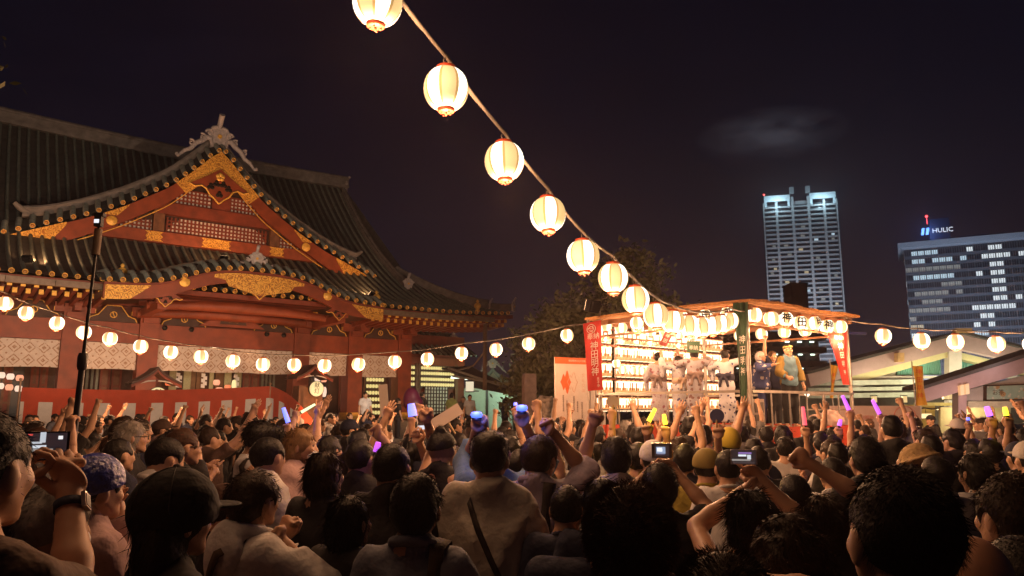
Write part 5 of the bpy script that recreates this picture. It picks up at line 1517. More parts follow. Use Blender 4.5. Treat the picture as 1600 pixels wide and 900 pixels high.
# wall of cylinder lanterns behind the dancers
VW = glow("votive_white_paper", (1.0, .80, .50), 2.2, sample=True); VO = glow("votive_orange_band", (1.0, .36, .08), .62, sample=False); VI = mat("votive_ink", (.20, .05, .02), .8, noise=0, emit=(1, .25, .05), es=.22, sample=False)
def votive_meshes():
    prof = [(.52, -1.0), (.80, -.90), (.96, -.70), (1.0, -.45), (1.0, -.1), (1.0, .3), (1.0, .62), (.95, .80), (.78, .93), (.52, 1.0)]
    m = MB()
    def mf(i, j):
        if i in (1, 2): return 1
        if i == 3 and j % 5 != 0: return 1 if j % 5 in (1, 3) else 2
        if i in (4, 5) and j % 5 == 2: return 2
        if i in (7, 8): return 1
        return 0
    m.lathe(prof, 15, matf=mf); a = m.mesh("paper_shade", [VW, VO, VI]); M_ = Matrix.Diagonal((.070, .070, .162, 1)); a.transform(M_)
    m = MB(); m.lathe([(.52, .98), (.55, .99), (.55, 1.08), (.001, 1.08)], 10); b = m.mesh("top_ring", [BLACKM]); b.transform(M_)
    m = MB(); m.lathe([(.001, -1.08), (.55, -1.08), (.55, -.99), (.52, -.98)], 10); c = m.mesh("bottom_ring", [BLACKM]); c.transform(M_)
    return a, b, c
VM = votive_meshes()
def ORDN(i): return ORD[i] if i < 20 else ["twenty-first", "twenty-second", "twenty-third", "twenty-fourth", "twenty-fifth", "twenty-sixth", "twenty-seventh", "twenty-eighth", "twenty-ninth", "thirtieth"][i - 20]
d2 = e2.normalized()
rowz = [3.43, 3.05, 2.67, 2.29, 1.90]; rown = ["top", "second", "middle", "fourth", "bottom"]
spots = list(np.arange(.10, .56, .155)) + list(np.arange(.72, 3.05, .155)) + list(np.arange(3.25, 4.65, .155))
wl = thing("votive_rack", "dark timber frame holding five glowing rows of lanterns behind the dancers", "frame", (0, 0, 0))
nb = Vector((-d2.y, d2.x, 0))
for z in rowz:
    m = MB(); m.beam(SL + nb * .12 + Vector((0, 0, z + .17)), SL + d2 * 4.75 + nb * .12 + Vector((0, 0, z + .17)), .05, .045); m.build("shelf", VERM_D, wl)
for s in (-.02, .64, 3.13, 4.78):
    m = MB(); p = SL + d2 * s + nb * .13; m.tube([p + Vector((0, 0, .9)), p + Vector((0, 0, 3.7))], .022, 6); m.build("upright", RAILM, wl)
for j, z in enumerate(rowz):
    for i, s in enumerate(spots):
        t = thing("votive_lantern", "cylinder lantern, %s row of the lantern wall, %s from its left end" % (rown[j], ORDN(i)), "lantern", SL + d2 * s + nb * .10 + Vector((0, 0, z)), rng.random() * 6.28, "cylinder lanterns in the stage's lantern wall")
        for n_, me in zip(("paper_shade", "top_ring", "bottom_ring"), VM): link(n_, me, t)
for s in (.5, 1.7, 2.9, 4.1):
    for z in (2.2, 3.2): lamp("wall_glow", wl, SL + d2 * s + nb * -.35 + Vector((0, 0, z)), 8, (1, .55, .25), .1)
# large plain round lanterns hung before the wall's middle row
for i, (s, z) in enumerate(((.42, 2.80), (.62, 2.66), (1.0, 2.66), (1.22, 2.66), (1.5, 2.66))):
    round_lantern("pale round lantern hung before the middle row, %s from the left" % ORD[i], SL + d2 * s - nb * .12 + Vector((0, 0, z)), "round lanterns before the lantern wall", .10, turn=i, cheap=True)

# ---------------------------------------------------------------- banners
BR = mat("banner_red", (.48, .026, .020), .7, noise=.12, scale=3); BG = mat("banner_green", (.028, .075, .038), .7, noise=.15, scale=3); BY = mat("banner_yellow", (.62, .34, .04), .7, noise=.12, scale=3)
BDR = mat("banner_dark_red", (.2, .03, .03), .7, noise=.15)
WHT = mat("white_print", (.70, .66, .62), .8, noise=0); REDP = mat("red_print", (.55, .08, .03), .8, noise=0)
def banner(label, P0, P1, P2, P3, mt, texts=(), tm=None, wav=.03, crest=None, group=None):
    """cloth between the corners top-left, top-right, bottom-left, bottom-right; texts: (string, x, y, size) in 0..1"""
    P0, P1, P2, P3 = map(Vector, (P0, P1, P2, P3)); c0 = (P0 + P1) / 2
    ex = (P1 - P0).normalized(); nrm_ = ex.cross(P0 - P2).normalized()
    if nrm_.y > 0: nrm_ = -nrm_
    def S(u, v, d=0):
        p = (P0 * (1 - u) + P1 * u) * (1 - v) + (P2 * (1 - u) + P3 * u) * v
        return p + nrm_ * (wav * math.sin(4.5 * v + 2.2 * u) * (.3 + v) + .4 * wav * math.sin(9 * u + 3 * v) + d) - c0
    t = thing("banner", label, "banner", c0, 0, group)
    m = MB()
    for d in (0, -.006): m.grid(lambda u, v: S(u, v, d), list(np.linspace(0, 1, 9)), np.linspace(0, 1, 15))
    m.build("cloth", mt, t)
    H = ((P0 + P1) / 2 - (P2 + P3) / 2).length; Wd = (P1 - P0).length
    for (s, x, y, sz) in texts:
        me = text_mesh(s, sz * H, "lettering", 0.0)
        for vv in me.vertices: vv.co = S(x + vv.co.x / Wd, y - vv.co.y / H, .006)
        me.materials.clear(); me.materials.append(tm or WHT); link("lettering", me, t)
    if crest:
        x, y, r = crest; m = MB()
        for rr, w in ((r, .012), (r * .55, .014)): m.tube([S(x + rr * math.cos(a) / Wd, y - rr * math.sin(a) / H, .006) for a in np.linspace(0, 6.283, 17)], w * .6, 4)
        for k in range(3): m.tube([S(x + r * .9 * tt * math.cos(2.1 * k + tt) / Wd, y - r * .9 * tt * math.sin(2.1 * k + tt) / H, .006) for tt in np.linspace(.15, 1, 6)], .007, 4)
        m.build("crest", tm or WHT, t)
    return t
KD = ["神", "田", "明", "神"]
banner("red banner with white characters on the pole at the stage's far left", pix(911, 506, 16.3), pix(939, 500, 16.35), pix(919, 611, 16.3), pix(942, 609, 16.35), BR,
       [("奉納", .52, .22, .10)] + [(c, .55, .36 + .125 * i, .135) for i, c in enumerate(KD)] + [("氏子中"[i], .72, .84 + .05 * i, .05) for i in range(3)], crest=(.42, .10, .10))
banner("dark green banner drooping from the stage's near corner post", pix(1145, 474, 13.9), pix(1168, 470, 13.88), pix(1159, 640, 13.86), pix(1168, 640, 13.88), BG,
       [(c, .50 + .03 * i, .36 + .098 * i, .085) for i, c in enumerate(KD)], wav=.07)
banner("twisted red banner narrowing to a point at the stage's right post", pix(1287, 508, 16.2), pix(1322, 506, 16.3), pix(1319, 601, 16.28), pix(1327, 601, 16.3), BR,
       [("奉納", .55, .22, .10)] + [(c, .58 + .015 * i, .38 + .14 * i, .14 - .018 * i) for i, c in enumerate(KD)], wav=.03)
banner("small green banner with white script among the stage lanterns", pix(1073, 533, 15.4), pix(1094, 533, 15.4), pix(1074, 551, 15.4), pix(1093, 551, 15.4), BG, [("奉納", .5, .6, .42)], wav=.01)
banner("small dark red banner tilted before the lantern wall", pix(1040, 517, 15.3), pix(1052, 521, 15.3), pix(1030, 538, 15.3), pix(1041, 542, 15.3), BDR, [("神", .5, .3, .3), ("田", .5, .65, .3)], wav=.01)
banner("narrow yellow banner just right of the stage", pix(1298, 570, 19.5), pix(1309, 572, 19.5), pix(1298, 622, 19.5), pix(1302, 622, 19.5), BY, [("祭", .45, .3, .12), ("禮", .45, .5, .12)], REDP, wav=.04)
banner("wide yellow banner with red characters before the shop gable", pix(1426, 572, 19.0), pix(1441, 572, 19.0), pix(1433, 634, 19.0), pix(1449, 633, 19.0), BY, [(c, .5, .16 + .2 * i, .16) for i, c in enumerate("神田明神")], REDP, wav=.04)
for lab, p, h in (("thin pole carrying the red banner at the stage's far left", pix(938, 500, 16.42), .2), ("thin pole carrying the narrow yellow banner", pix(1297, 568, 19.6), .1), ("thin pole carrying the wide yellow banner", pix(1425, 570, 19.1), .1)):
    m = MB(); m.tube([(0, 0, 0), (0, 0, p.z + h)], .014, 6); o = m.build("banner_pole", RAILM, None, (p.x, p.y, 0)); o["label"] = lab; o["category"] = "pole"

# ---------------------------------------------------------------- board at the left of the stage
bd = thing("notice_board", "tall white notice board with an orange header and orange wave mark", "board", (0, 0, 0))
a, b = pix(868, 640, 17.6), pix(946, 640, 18.3); zt = pix(868, 558, 17.6).z; a.z = b.z = 0
d = (b - a).normalized(); nf = Vector((d.y, -d.x, 0)); W_ = (b - a).length
BM = Matrix(((d.x, nf.x, 0, a.x), (d.y, nf.y, 0, a.y), (0, 0, 1, 0), (0, 0, 0, 1)))
bl = lambda x, y, z: BM @ Vector((x, y, z))
m = MB(); m.add([bl(x, y, z) for x in (0, W_) for y in (-.04, 0) for z in (.5, zt)], [(0, 1, 3, 2), (4, 6, 7, 5), (0, 4, 5, 1), (2, 3, 7, 6), (0, 2, 6, 4), (1, 5, 7, 3)]); m.build("panel", mat("board_white", (.62, .50, .44), .6, noise=.06), bd)
ORG = mat("board_orange", (.62, .12, .03), .6, noise=.05)
m = MB(); m.add([bl(x, y, z) for x in (0, W_) for y in (-.02, .004) for z in (zt - .15, zt + .003)], [(0, 1, 3, 2), (4, 6, 7, 5), (0, 4, 5, 1), (2, 3, 7, 6), (0, 2, 6, 4), (1, 5, 7, 3)]); m.build("header", ORG, bd)
prof = [0, .03, .07, .12, .17, .14, .10, .16, .22, .24, .20, .12, .06, .02, 0]
m = MB(); X = np.linspace(.14, .45, 15); m.band([(x, zt - .58 + h * 1.15) for x, h in zip(X, prof)], [(x, zt - .58 - h * 1.15) for x, h in zip(X, prof)], lambda x, y, z: bl(x, y, z), .0, .005); m.build("wave_mark", ORG, bd)
m = MB()
for sg in (1, -1): m.tube([bl(x + .19, .003, zt - .58 + sg * h * 1.0) for x, h in zip(X, prof)], .006, 4)
m.build("wave_outline", mat("board_line", (.62, .36, .26), .7, noise=0), bd)
for i, x in enumerate((.22, .32, .40, .52, .62, .75)):
    lettering("\n".join("神田明神文化交流館"[: 9 - (i * 2) % 5]), .045, mat("grey_print", (.16, .10, .09), .8, noise=0), bd, BM @ frame((x, .004, zt - 1.08 - .08 * (i % 3)), (1, 0, 0), (0, 0, 1)), extrude=.001, spacing=.95)
for i in range(4): lettering("文化交流"[i], .10, _M["board_line"], bd, BM @ frame((.80, .004, zt - .42 - .12 * i), (1, 0, 0), (0, 0, 1)), extrude=.001)
lettering("神田明神文化交流館", .055, mat("pale_print", (.75, .6, .5), .8, noise=0), bd, BM @ frame((.62, .007, zt - .075), (1, 0, 0), (0, 0, 1)), extrude=.001)
m = MB()
for x in (.06, W_ - .06): m.box(bl(x, -.07, .5), (.05, .05, 1.0))
m.build("stand", RAILM, bd)

# ---------------------------------------------------------------- dancers in yukata
def yukata_person(label, loc, face, sp, ym, obim, pat_hem=.06):
    sp = dict(sp); sp['shirt'] = 'none'; sp['legs'] = False
    P = build_person(sp, label, loc, face, "dancers on the stage", near=False)
    s = sp['H'] / 1.71; arms = P['arms']; root = P['root']
    S = SDF(.05)
    for c, r in (((0, 0, .95), (.175, .13, .16)), ((0, 0, 1.12), (.155, .12, .15)), ((0, .005, 1.27), (.178, .13, .15))): S.ell(np.array(c) * s, np.array(r) * s)
    S.cap(np.array([-.14, -.005, 1.385]) * s, np.array([.14, -.005, 1.385]) * s, .068 * s)
    S.cap(np.array([0, 0, .85]) * s, np.array([0, .0, .12]) * s, .17 * s, .16 * s, k=.08)
    S.cap(np.array([-.05, 0, .5]) * s, np.array([.05, 0, .5]) * s, .15 * s)
    S.cap(np.array([0, .03, 1.425]) * s, np.array([0, .0, 1.60]) * s, .070 * s, sub=True, k=.01)
    for e in (1, -1):
        sh, el, wr, u, w, a = arms[e]
        S.cap(sh, el, .078 * s, .085 * s, k=.03); c = wr - w * .06
        S.cap(el, wr, .085 * s, .080 * s, k=.02, cut=(c, w))
        dn = np.array([0, 0, -1.0])
        for t in (.25, .5, .75):
            p = el + (wr - w * .08 - el) * t; S.cap(p, p + dn * .30 * s, .040 * s, .038 * s, k=.05)
    v = S.mesh(.020, noise=.010, nsc=12, cuts=[((0, 0, pat_hem * s + .06), (0, 0, -1))], seed=sp.get('seed', 1))
    link("yukata", np_mesh("yukata", [v], ym), root)
    S = SDF(.01); S.cap(np.array([0, 0, 1.02]) * s, np.array([0, 0, 1.16]) * s, .1 * s, cut=None)
    S = SDF(.02); S.ell(np.array([0, 0, 1.09]) * s, np.array([.186, .145, .16]) * s)
    v1 = S.mesh(.016, noise=.003, cuts=[((0, 0, 1.17 * s), (0, 0, 1)), ((0, 0, 1.01 * s), (0, 0, -1))])
    S = SDF(.02); S.ell(np.array([0, -.165, 1.10]) * s, np.array([.05, .045, .06]) * s)
    for e in (-1, 1):
        S.ell(np.array([e * .10, -.17, 1.13]) * s, np.array([.085, .035, .055]) * s); S.cap(np.array([e * .05, -.17, 1.06]) * s, np.array([e * .09, -.175, .90]) * s, .035 * s)
    v2 = S.mesh(.014, noise=.004); ob = link("obi", np_mesh("obi", [v1], obim), root); link("bow", np_mesh("bow", [v2], obim), ob)
    return P
YW = pattern_mat("yukata_white_blossom", (.50, .50, .56), (.08, .08, .20), 11, .26); YP = pattern_mat("yukata_pale_floral", (.48, .45, .52), (.30, .12, .16), 9, .30, third=(.3, .24, .3)); YB = pattern_mat("yukata_beige_floral", (.34, .33, .38), (.18, .10, .10), 10, .32)
YN = pattern_mat("yukata_white_navy", (.54, .54, .60), (.04, .04, .16), 12, .25)
OB1 = mat("obi_grey", (.22, .16, .15), .7); OB2 = mat("obi_cream", (.48, .36, .28), .7); OB3 = mat("obi_navy", (.03, .03, .06), .7)
def on_stage(px, Y): p = pix(px, 640, Y); p.z = DZ + .002; return p
yukata_person("dancer with bun seen from behind in pale floral yukata, leftmost on stage", on_stage(1031, 16.2), 20, dict(H=1.60, hair='bun', ra=dict(u=(.7, .4, .1), f=(-.1, .6, .7), h='flat'), la=dict(u=(-.5, .25, -1), f=(-.2, .5, .1), h='flat'), seed=2, yaw=-20), YP, OB1)
yukata_person("small dancer in white patterned yukata half hidden beside the leftmost dancer", on_stage(1062, 15.9), -30, dict(H=1.50, hair='bun', ra=dict(u=(.4, .6, .4), f=(-.2, .1, 1), h='flat'), la=dict(u=(-.5, .5, .2), f=(.1, .2, 1), h='flat'), seed=3, nod=-8), YW, OB2)
yukata_person("tall dancer in beige yukata clapping hands in the middle of the stage", on_stage(1088, 15.6), 10, dict(H=1.66, hair='bob', ra=dict(u=(.6, .5, -.1), f=(-.3, .6, .5), h='flat'), la=dict(u=(-.5, .5, -.1), f=(.3, .6, .6), h='flat'), seed=4, yaw=25), YB, OB1)
yukata_person("dancer with navy obi bow and navy-dotted white yukata by the green banner", on_stage(1137, 15.2), 35, dict(H=1.58, hair='bun', ra=dict(u=(.5, .5, .2), f=(-.1, .5, .6), h='flat'), la=dict(u=(-.6, .4, -.2), f=(.0, .6, .4), h='flat'), seed=5, yaw=-10), YN, OB3)
HAPPI = mat("happi_yellow", (.22, .15, .035), .7, noise=.15); TURQ = mat("shirt_turquoise", (.10, .20, .27), .7, noise=.2)
p = build_person(dict(H=1.68, hair='short', hat='band', hatm=pattern_mat("headband", (.45, .38, .12), (.12, .05, .03), 30, .3), shirt='long', roll=.05, shirtm=TURQ, ra=dict(u=(.35, .2, -1), f=(-.25, .8, -.4), h='grip'), la=dict(u=(-.35, -.05, -1), f=(-.15, .25, -1), h='relax'), yaw=5, eyes=True, hv=.008, trousersm=mat("black_trousers", (.012, .012, .014), .8)), "smiling man in open yellow coat and patterned headband on the right of the stage", on_stage(1236, 15.2), 170, "performers on the right of the stage", near=False)
# the open coat over his shirt
S = SDF(.04); s = 1.68 / 1.71
for c, r in (((0, -.02, .95), (.190, .135, .2)), ((0, -.02, 1.12), (.170, .130, .16)), ((0, -.015, 1.27), (.19, .140, .15))): S.ell(np.array(c) * s, np.array(r) * s)
S.cap(np.array([-.14, -.01, 1.385]) * s, np.array([.14, -.01, 1.385]) * s, .075 * s)
for e in (1, -1):
    sh, el, wr, u, w, a = p['arms'][e]; S.cap(sh, el, .082, .088, k=.03); S.cap(el, wr, .088, .080, k=.02, cut=(el + (wr - el) * .75, w))
for z in (.9, 1.05, 1.2, 1.34): S.ell(np.array([0, .14, z]) * s, np.array([.065, .12, .11]) * s, sub=True, k=.01)
S.cap(np.array([0, .03, 1.42]) * s, np.array([0, .0, 1.6]) * s, .075, sub=True, k=.01)
link("coat", np_mesh("coat", [S.mesh(.016, noise=.006, cuts=[((0, 0, .80), (0, 0, -1))])], HAPPI), p['root'])
build_person(dict(H=1.58, hair='long', hairm=mat("hair_brown", (.05, .022, .010), .5, noise=.3, scale=40), shirt='tee', shirtm=mat("navy_cloth", (.02, .025, .06), .8), ra=dict(u=(.25, .15, 1), f=(-.05, .1, 1), h='fist'), la=dict(u=(-.4, .3, -1), f=(-.1, .7, .1), h='fist'), eyes=True), "performer with long brown hair raising a fist beside the man in yellow", on_stage(1211, 15.6), 165, "performers on the right of the stage", near=False)
p = build_person(dict(H=1.55, hair='bob', hairm=mat("wig_white", (.50, .46, .44), .6, noise=.2), shirt='long', fat=1.15, loose=.05, shirtm=pattern_mat("blue_white_costume", (.05, .07, .20), (.55, .52, .52), 9, .34), ra=dict(u=(.7, .3, -.3), f=(.1, .9, .3), h='flat'), la=dict(u=(-.6, .4, -.3), f=(.1, .9, .3), h='grip'), eyes=True, trousersm=mat("blue_trousers", (.03, .045, .16), .7)), "performer with white wig in a full blue and white costume", on_stage(1192, 15.4), 120, "performers on the right of the stage", near=False)
# bits on the deck
m = MB(); m.box((0, 0, .28), (.34, .3, .56)); amp = m.build("amplifier", mat("amp_grey", (.40, .33, .29), .6), None, on_stage(1176, 14.75), (0, 0, .6)); amp["label"] = "pale grey amplifier box standing at the near stage corner"; amp["category"] = "amplifier"
m = MB(); m.box((0, -.155, .40), (.26, .02, .2)); m.box((0, -.155, .16), (.26, .02, .2)); m.build("grille", mat("amp_grille", (.12, .10, .09), .6), amp)
m = MB(); m.add([(-.22, 0, 0), (.2, 0, 0), (.12, .1, .75), (-.22, .2, 0), (.2, .2, 0), (.12, .12, .75)], [(0, 1, 2), (5, 4, 3), (0, 3, 4, 1), (1, 4, 5, 2), (2, 5, 3, 0)]); sgn = m.build("folded_placard", mat("placard_pale", (.50, .40, .36), .7), None, on_stage(1163, 14.55)); sgn["label"] = "pale triangular folded placard leaning beside the amplifier"; sgn["category"] = "placard"
S = SDF(.06); S.ell((0, 0, .12), (.42, .22, .16)); S.ell((.1, 0, .22), (.2, .16, .14)); S.ell((-.25, .02, .1), (.2, .18, .12))
o = link("cloth_bundle", np_mesh("cloth_bundle", [S.mesh(.025, noise=.03, nsc=14)], mat("bundle_cloth", (.42, .30, .27), .85, noise=.25)), None, on_stage(1290, 15.9)); o["label"] = "pale heap of cloth at the right end of the stage deck"; o["category"] = "cloth"
for i, (x, y, Y) in enumerate(((1160, 612, 14.2), (1261, 616, 15.3))):
    o = thing("bulb_lamp", ["small bright bulb lamp low at the near stage corner", "small bright bulb lamp beside the man in yellow"][i], "lamp", pix(x, y, Y)); m = MB(); m.lathe([(.001, -.05), (.035, -.035), (.05, 0), (.035, .035), (.001, .05)], 12); m.build("globe", GW, o); m = MB(); m.tube([(0, 0, .05), (0, 0, .09)], .018, 8); m.build("socket", BLACKM, o)
# ================================================================ what stands behind
def tree(name, label, base, h, cr, blobs, leafm, nleaf, seed, size=.3, group=None, trunk_r=.3):
    rng = np.random.default_rng(seed); t = thing(name, label, "tree", base, 0, group)
    m = MB(); m.tube([(0, 0, 0), (.1, .05, h * .3), (-.1, 0, h * .6), (0, 0, h * .85)], [trunk_r, trunk_r * .75, trunk_r * .5, trunk_r * .15], 9)
    for k, (c, r) in enumerate(blobs):
        c = Vector(c); st = Vector((0, 0, h * (.25 + .1 * (k % 3)))); mid = st.lerp(c, .5) + Vector((0, 0, .3)); m.tube([st, mid, c, c + (c - st) * .25], [trunk_r * .4, trunk_r * .25, trunk_r * .12, .02], 6)
    m.build("trunk", mat("bark", (.06, .042, .03), .9, noise=.4, scale=7, bump=.3), t)
    V = []; F = []; w = np.array([r ** 2 for c, r in blobs]); w = w / w.sum()
    n = 0; vs = []
    # clumps of leaves on the blobs' shells, uneven
    for _ in range(nleaf // 14):
        k = rng.choice(len(blobs), p=w); c, r = blobs[k]
        d = rng.normal(size=3); d /= np.linalg.norm(d); cc = np.array(c) + d * np.array([1, 1, .8]) * r * rng.uniform(.55, 1.06)
        L = rng.integers(9, 19)
        p = cc + rng.normal(0, size * 1.1, (L, 3)); a = rng.normal(size=(L, 3)); a[:, 2] -= .4; a /= np.linalg.norm(a, axis=1)[:, None]
        b = np.cross(a, rng.normal(size=(L, 3))); b /= np.linalg.norm(b, axis=1)[:, None]
        s = size * rng.uniform(.35, .9, (L, 1))
        vs.append(np.stack([p - a * s, p + b * s * .45, p + a * s, p - b * s * .45], 1).reshape(-1, 3))
    V = np.concatenate(vs); Q = np.arange(len(V)).reshape(-1, 4)
    me = np_mesh("crown", [(V, Q)], leafm); link("crown", me, t); return t
LEAF = mat("leaf_dark", (.13, .125, .055), .6, noise=.5, scale=.8); LEAF2 = mat("leaf_mid", (.11, .115, .045), .6, noise=.45, scale=.9)
b = pix(950, 640, 25.5); b.z = 0
tree("broadleaf_tree", "large dark broadleaf tree behind the left end of the stage", b, 6.9, 4, [((x * .75, y * .75, 1.78 * .25 + z * .75), r * .75) for (x, y, z), r in (((-2.2, 0, 4.4), 2.2), ((-1.3, .5, 5.9), 1.6), ((.4, 0, 6.2), 2.2), ((1.2, .4, 8.0), 1.65), ((2.0, 0, 5.5), 1.9), ((-.5, -.6, 3.5), 2.2), ((1.9, -.4, 3.2), 2.0), ((-3.0, .3, 2.6), 1.6))], LEAF, 19000, 3, .17)
b = pix(1068, 640, 40); b.z = 0
tree("broadleaf_tree", "lower dark tree showing just above the stage roof", b, 6.5, 3, [((-1.0, 0, 5.2), 1.6), ((.8, 0, 6.3), 1.3), ((2.0, .5, 5.0), 1.5), ((0, 0, 4.0), 2.0), ((3.4, 0, 4.6), 1.3)], LEAF, 4200, 4, .26)
b = pix(838, 640, 42); b.z = 0
tree("broadleaf_tree", "dark rounded tree left of the notice board", b, 5.5, 3, [((0, 0, 4.2), 1.7), ((1.0, .3, 3.0), 1.8), ((-.5, 0, 2.4), 1.7)], LEAF, 3600, 5, .24)
b = pix(-165, 640, 9.0); b.z = 0
tree("broadleaf_tree", "tree whose leaf tips hang in at the upper left edge", b, 6.6, 2, [((-.25, 0, 6.2), .78), ((-.9, .2, 6.5), 1.2), ((-1.4, 0, 5.6), .9)], LEAF2, 2600, 6, .12, trunk_r=.2)

# small pavilion and terrace between the shrine and the tree
PAVW = mat("pavilion_wall", (.55, .62, .52), .7, noise=.06)
pv = thing("pavilion", "pale lit pavilion with dark awning roofs right of the shrine", "pavilion", (0, 0, 0))
def slab(name, a, b, z0, z1, mt, parent, th=.1):
    a = Vector((a.x, a.y, 0)); b = Vector((b.x, b.y, 0)); d = (b - a).normalized(); n = Vector((-d.y, d.x, 0)) * th
    m = MB(); m.add([a + Vector((0, 0, z0)), b + Vector((0, 0, z0)), b + n + Vector((0, 0, z0)), a + n + Vector((0, 0, z0)), a + Vector((0, 0, z1)), b + Vector((0, 0, z1)), b + n + Vector((0, 0, z1)), a + n + Vector((0, 0, z1))], [(0, 1, 5, 4), (1, 2, 6, 5), (2, 3, 7, 6), (3, 0, 4, 7), (4, 5, 6, 7), (3, 2, 1, 0)]); return m.build(name, mt, parent)
zA = pix(760, 606, 46).z
slab("wall_panel", pix(700, 640, 47), pix(759, 640, 46), 0, zA, PAVW, pv); slab("wall_panel", pix(762, 640, 46), pix(800, 640, 44.5), 0, pix(780, 607, 45).z, mat("pavilion_wall_white", (.60, .70, .62), .7, noise=.05), pv)
m = MB(); p0 = pix(760.5, 640, 45.9); m.box((p0.x, p0.y, 1.8), (.14, .14, 3.6)); m.build("post", BLACKM, pv)
AW = mat("awning_dark", (.045, .05, .048), .5, noise=.2)
m = MB(); m.add([pix(690, 574, 44), pix(735, 572, 44), pix(806, 608, 41), pix(788, 611, 41), pix(690, 577, 44), pix(735, 576, 44), pix(806, 612, 41), pix(788, 615, 41)], [(0, 1, 2, 3), (7, 6, 5, 4), (0, 4, 5, 1), (1, 5, 6, 2), (2, 6, 7, 3), (3, 7, 4, 0)]); m.build("awning", AW, pv)
m = MB(); m.add([pix(726, 602, 43), pix(745, 590, 43), pix(798, 604, 42), pix(790, 612, 42), pix(726, 604, 43), pix(745, 593, 43), pix(798, 607, 42), pix(790, 615, 42)], [(0, 1, 2, 3), (7, 6, 5, 4), (0, 4, 5, 1), (1, 5, 6, 2), (2, 6, 7, 3), (3, 7, 4, 0)]); m.build("awning", AW, pv)
for (x0, y0, x1, y1) in ((700, 575, 806, 610), (708, 588, 790, 600)):
    m = MB(); m.beam(pix(x0, y0, 42.5), pix(x1, y1, 41), .1, .12); m.build("awning_beam", mat("steel_grey", (.3, .32, .3), .5, metal=.4), pv)
def gable_small(px, py, Y, w, h):
    c = pix(px, py, Y); m = MB()
    T = [(x, -h * abs(x / w) ** .7) for x in np.linspace(-w, w, 15)]
    m.band([(x, z) for x, z in T], [(x, z - .28) for x, z in T], lambda x, d, z: c + Vector((x, d, z)), -.3, 2.5); o = m.build("roof", TILE, pv)
    ornament("roof_ornament", c + Vector((0, -.35, -.05)), .55, pv)
gable_small(770, 574, 48, 1.6, 1.1)
m = MB(); T = [(-1.2, -.9), (1.2, -.9), (0, -.15)]; c = pix(770, 574, 48); m.prism(T, lambda x, d, z: c + Vector((x, d, z)), .2, .3); m.build("gable_panel", mat("gable_cream", (.45, .38, .28), .7), pv)
FLU = glow("fluorescent_tube", (.80, 1.0, .82), 3.0, True)
for i, (x, y, Y, w) in enumerate(((712, 590, 43, .55), (714, 580, 43.5, .22), (729, 592, 44, .2))):
    o = thing("strip_light", ["bright strip light under the pavilion awning", "short strip light above the bright one", "faint short strip light right of the bright one"][i], "light", pix(x, y, Y)); m = MB(); m.box((0, 0, 0), (w, .1, .09)); m.build("tube", FLU, o); m = MB(); m.box((0, 0, .09), (w + .06, .16, .05)); m.build("housing", AW, o)
lamp("pavilion_lamp", pv, pix(745, 598, 43.4), 150, (.72, 1.0, .70), .2); lamp("pavilion_lamp", pv, pix(785, 612, 42.5), 90, (.62, 1.0, .74), .2)
o = thing("box_lantern", "square cream box lantern on a bracket before the pavilion", "lantern", pix(734, 604, 36)); m = MB(); m.box((0, 0, 0), (.36, .36, .46)); m.build("shade", glow("box_paper", (1, .86, .6), .8, False), o); m = MB(); m.box((0, 0, .25), (.42, .42, .04)); m.box((0, 0, -.25), (.42, .42, .04)); m.box((.3, 0, -.22), (.3, .05, .05)); m.build("frame", BLACKM, o)
ter = thing("stone_terrace", "raised stone terrace right of the shrine where onlookers stand", "terrace", (0, 0, 0)); a = pix(628, 640, 27.5); b = pix(812, 640, 27.0)
slab("terrace_block", a, b, 0, .80, STONE, ter, 4.0)
# guardian lion on its plinth, and a stone stele
LS = mat("lion_stone", (.25, .20, .17), .85, noise=.4, scale=9, bump=.3)
lb = pix(843, 640, 19.5); lb.z = 0
lion = thing("guardian_lion", "weathered stone guardian lion seated on a plinth by the notice board", "statue", lb, R(-62))
m = MB(); m.box((0, 0, .38), (.8, 1.3, .76)); m.box((0, 0, .82), (.9, 1.4, .14)); m.build("plinth", STONE, lion)
S = SDF(.07)
S.ell((0, -.25, 1.28), (.24, .30, .34)); S.cap((0, -.15, 1.35), (0, .18, 1.62), .23, .21); S.ell((0, .22, 1.5), (.2, .16, .26))
S.ell((0, .28, 1.92), (.21, .22, .21)); S.ell((0, .46, 1.86), (.13, .14, .11)); S.cap((-.08, .58, 1.90), (.08, .58, 1.90), .04, k=.02)
for e in (-1, 1):
    S.cap((e * .14, .26, 1.5), (e * .15, .34, 1.0), .085, .075); S.ell((e * .15, .42, .95), (.08, .13, .07)); S.ell((e * .2, -.2, 1.1), (.13, .28, .2)); S.ell((e * .2, .1, .95), (.08, .16, .07))
    S.ell((e * .17, .26, 2.06), (.06, .04, .08), k=.03); S.ell((e * .09, .47, 1.97), (.05, .05, .035), k=.02)
    for a_ in range(6): S.ell((e * (.20 + .02 * (a_ % 2)), .16 - .05 * a_ * .6, 2.02 - .12 * a_), (.08, .08, .075), k=.02)
for a_ in range(5): S.ell((-.12 + .06 * a_, .06, 2.08 - .03 * abs(a_ - 2)), (.07, .07, .07), k=.02)
S.cap((0, -.5, 1.1), (0, -.62, 1.5), .08, .13); S.ell((0, -.6, 1.68), (.12, .1, .2)); S.ell((.08, -.62, 1.55), (.08, .08, .1))
S.cap((-.11, .55, 1.80), (.11, .55, 1.80), .025, sub=True, k=.02)
link("lion_body", np_mesh("lion_body", [S.mesh(.022, noise=.012, nsc=22)], LS), lion)
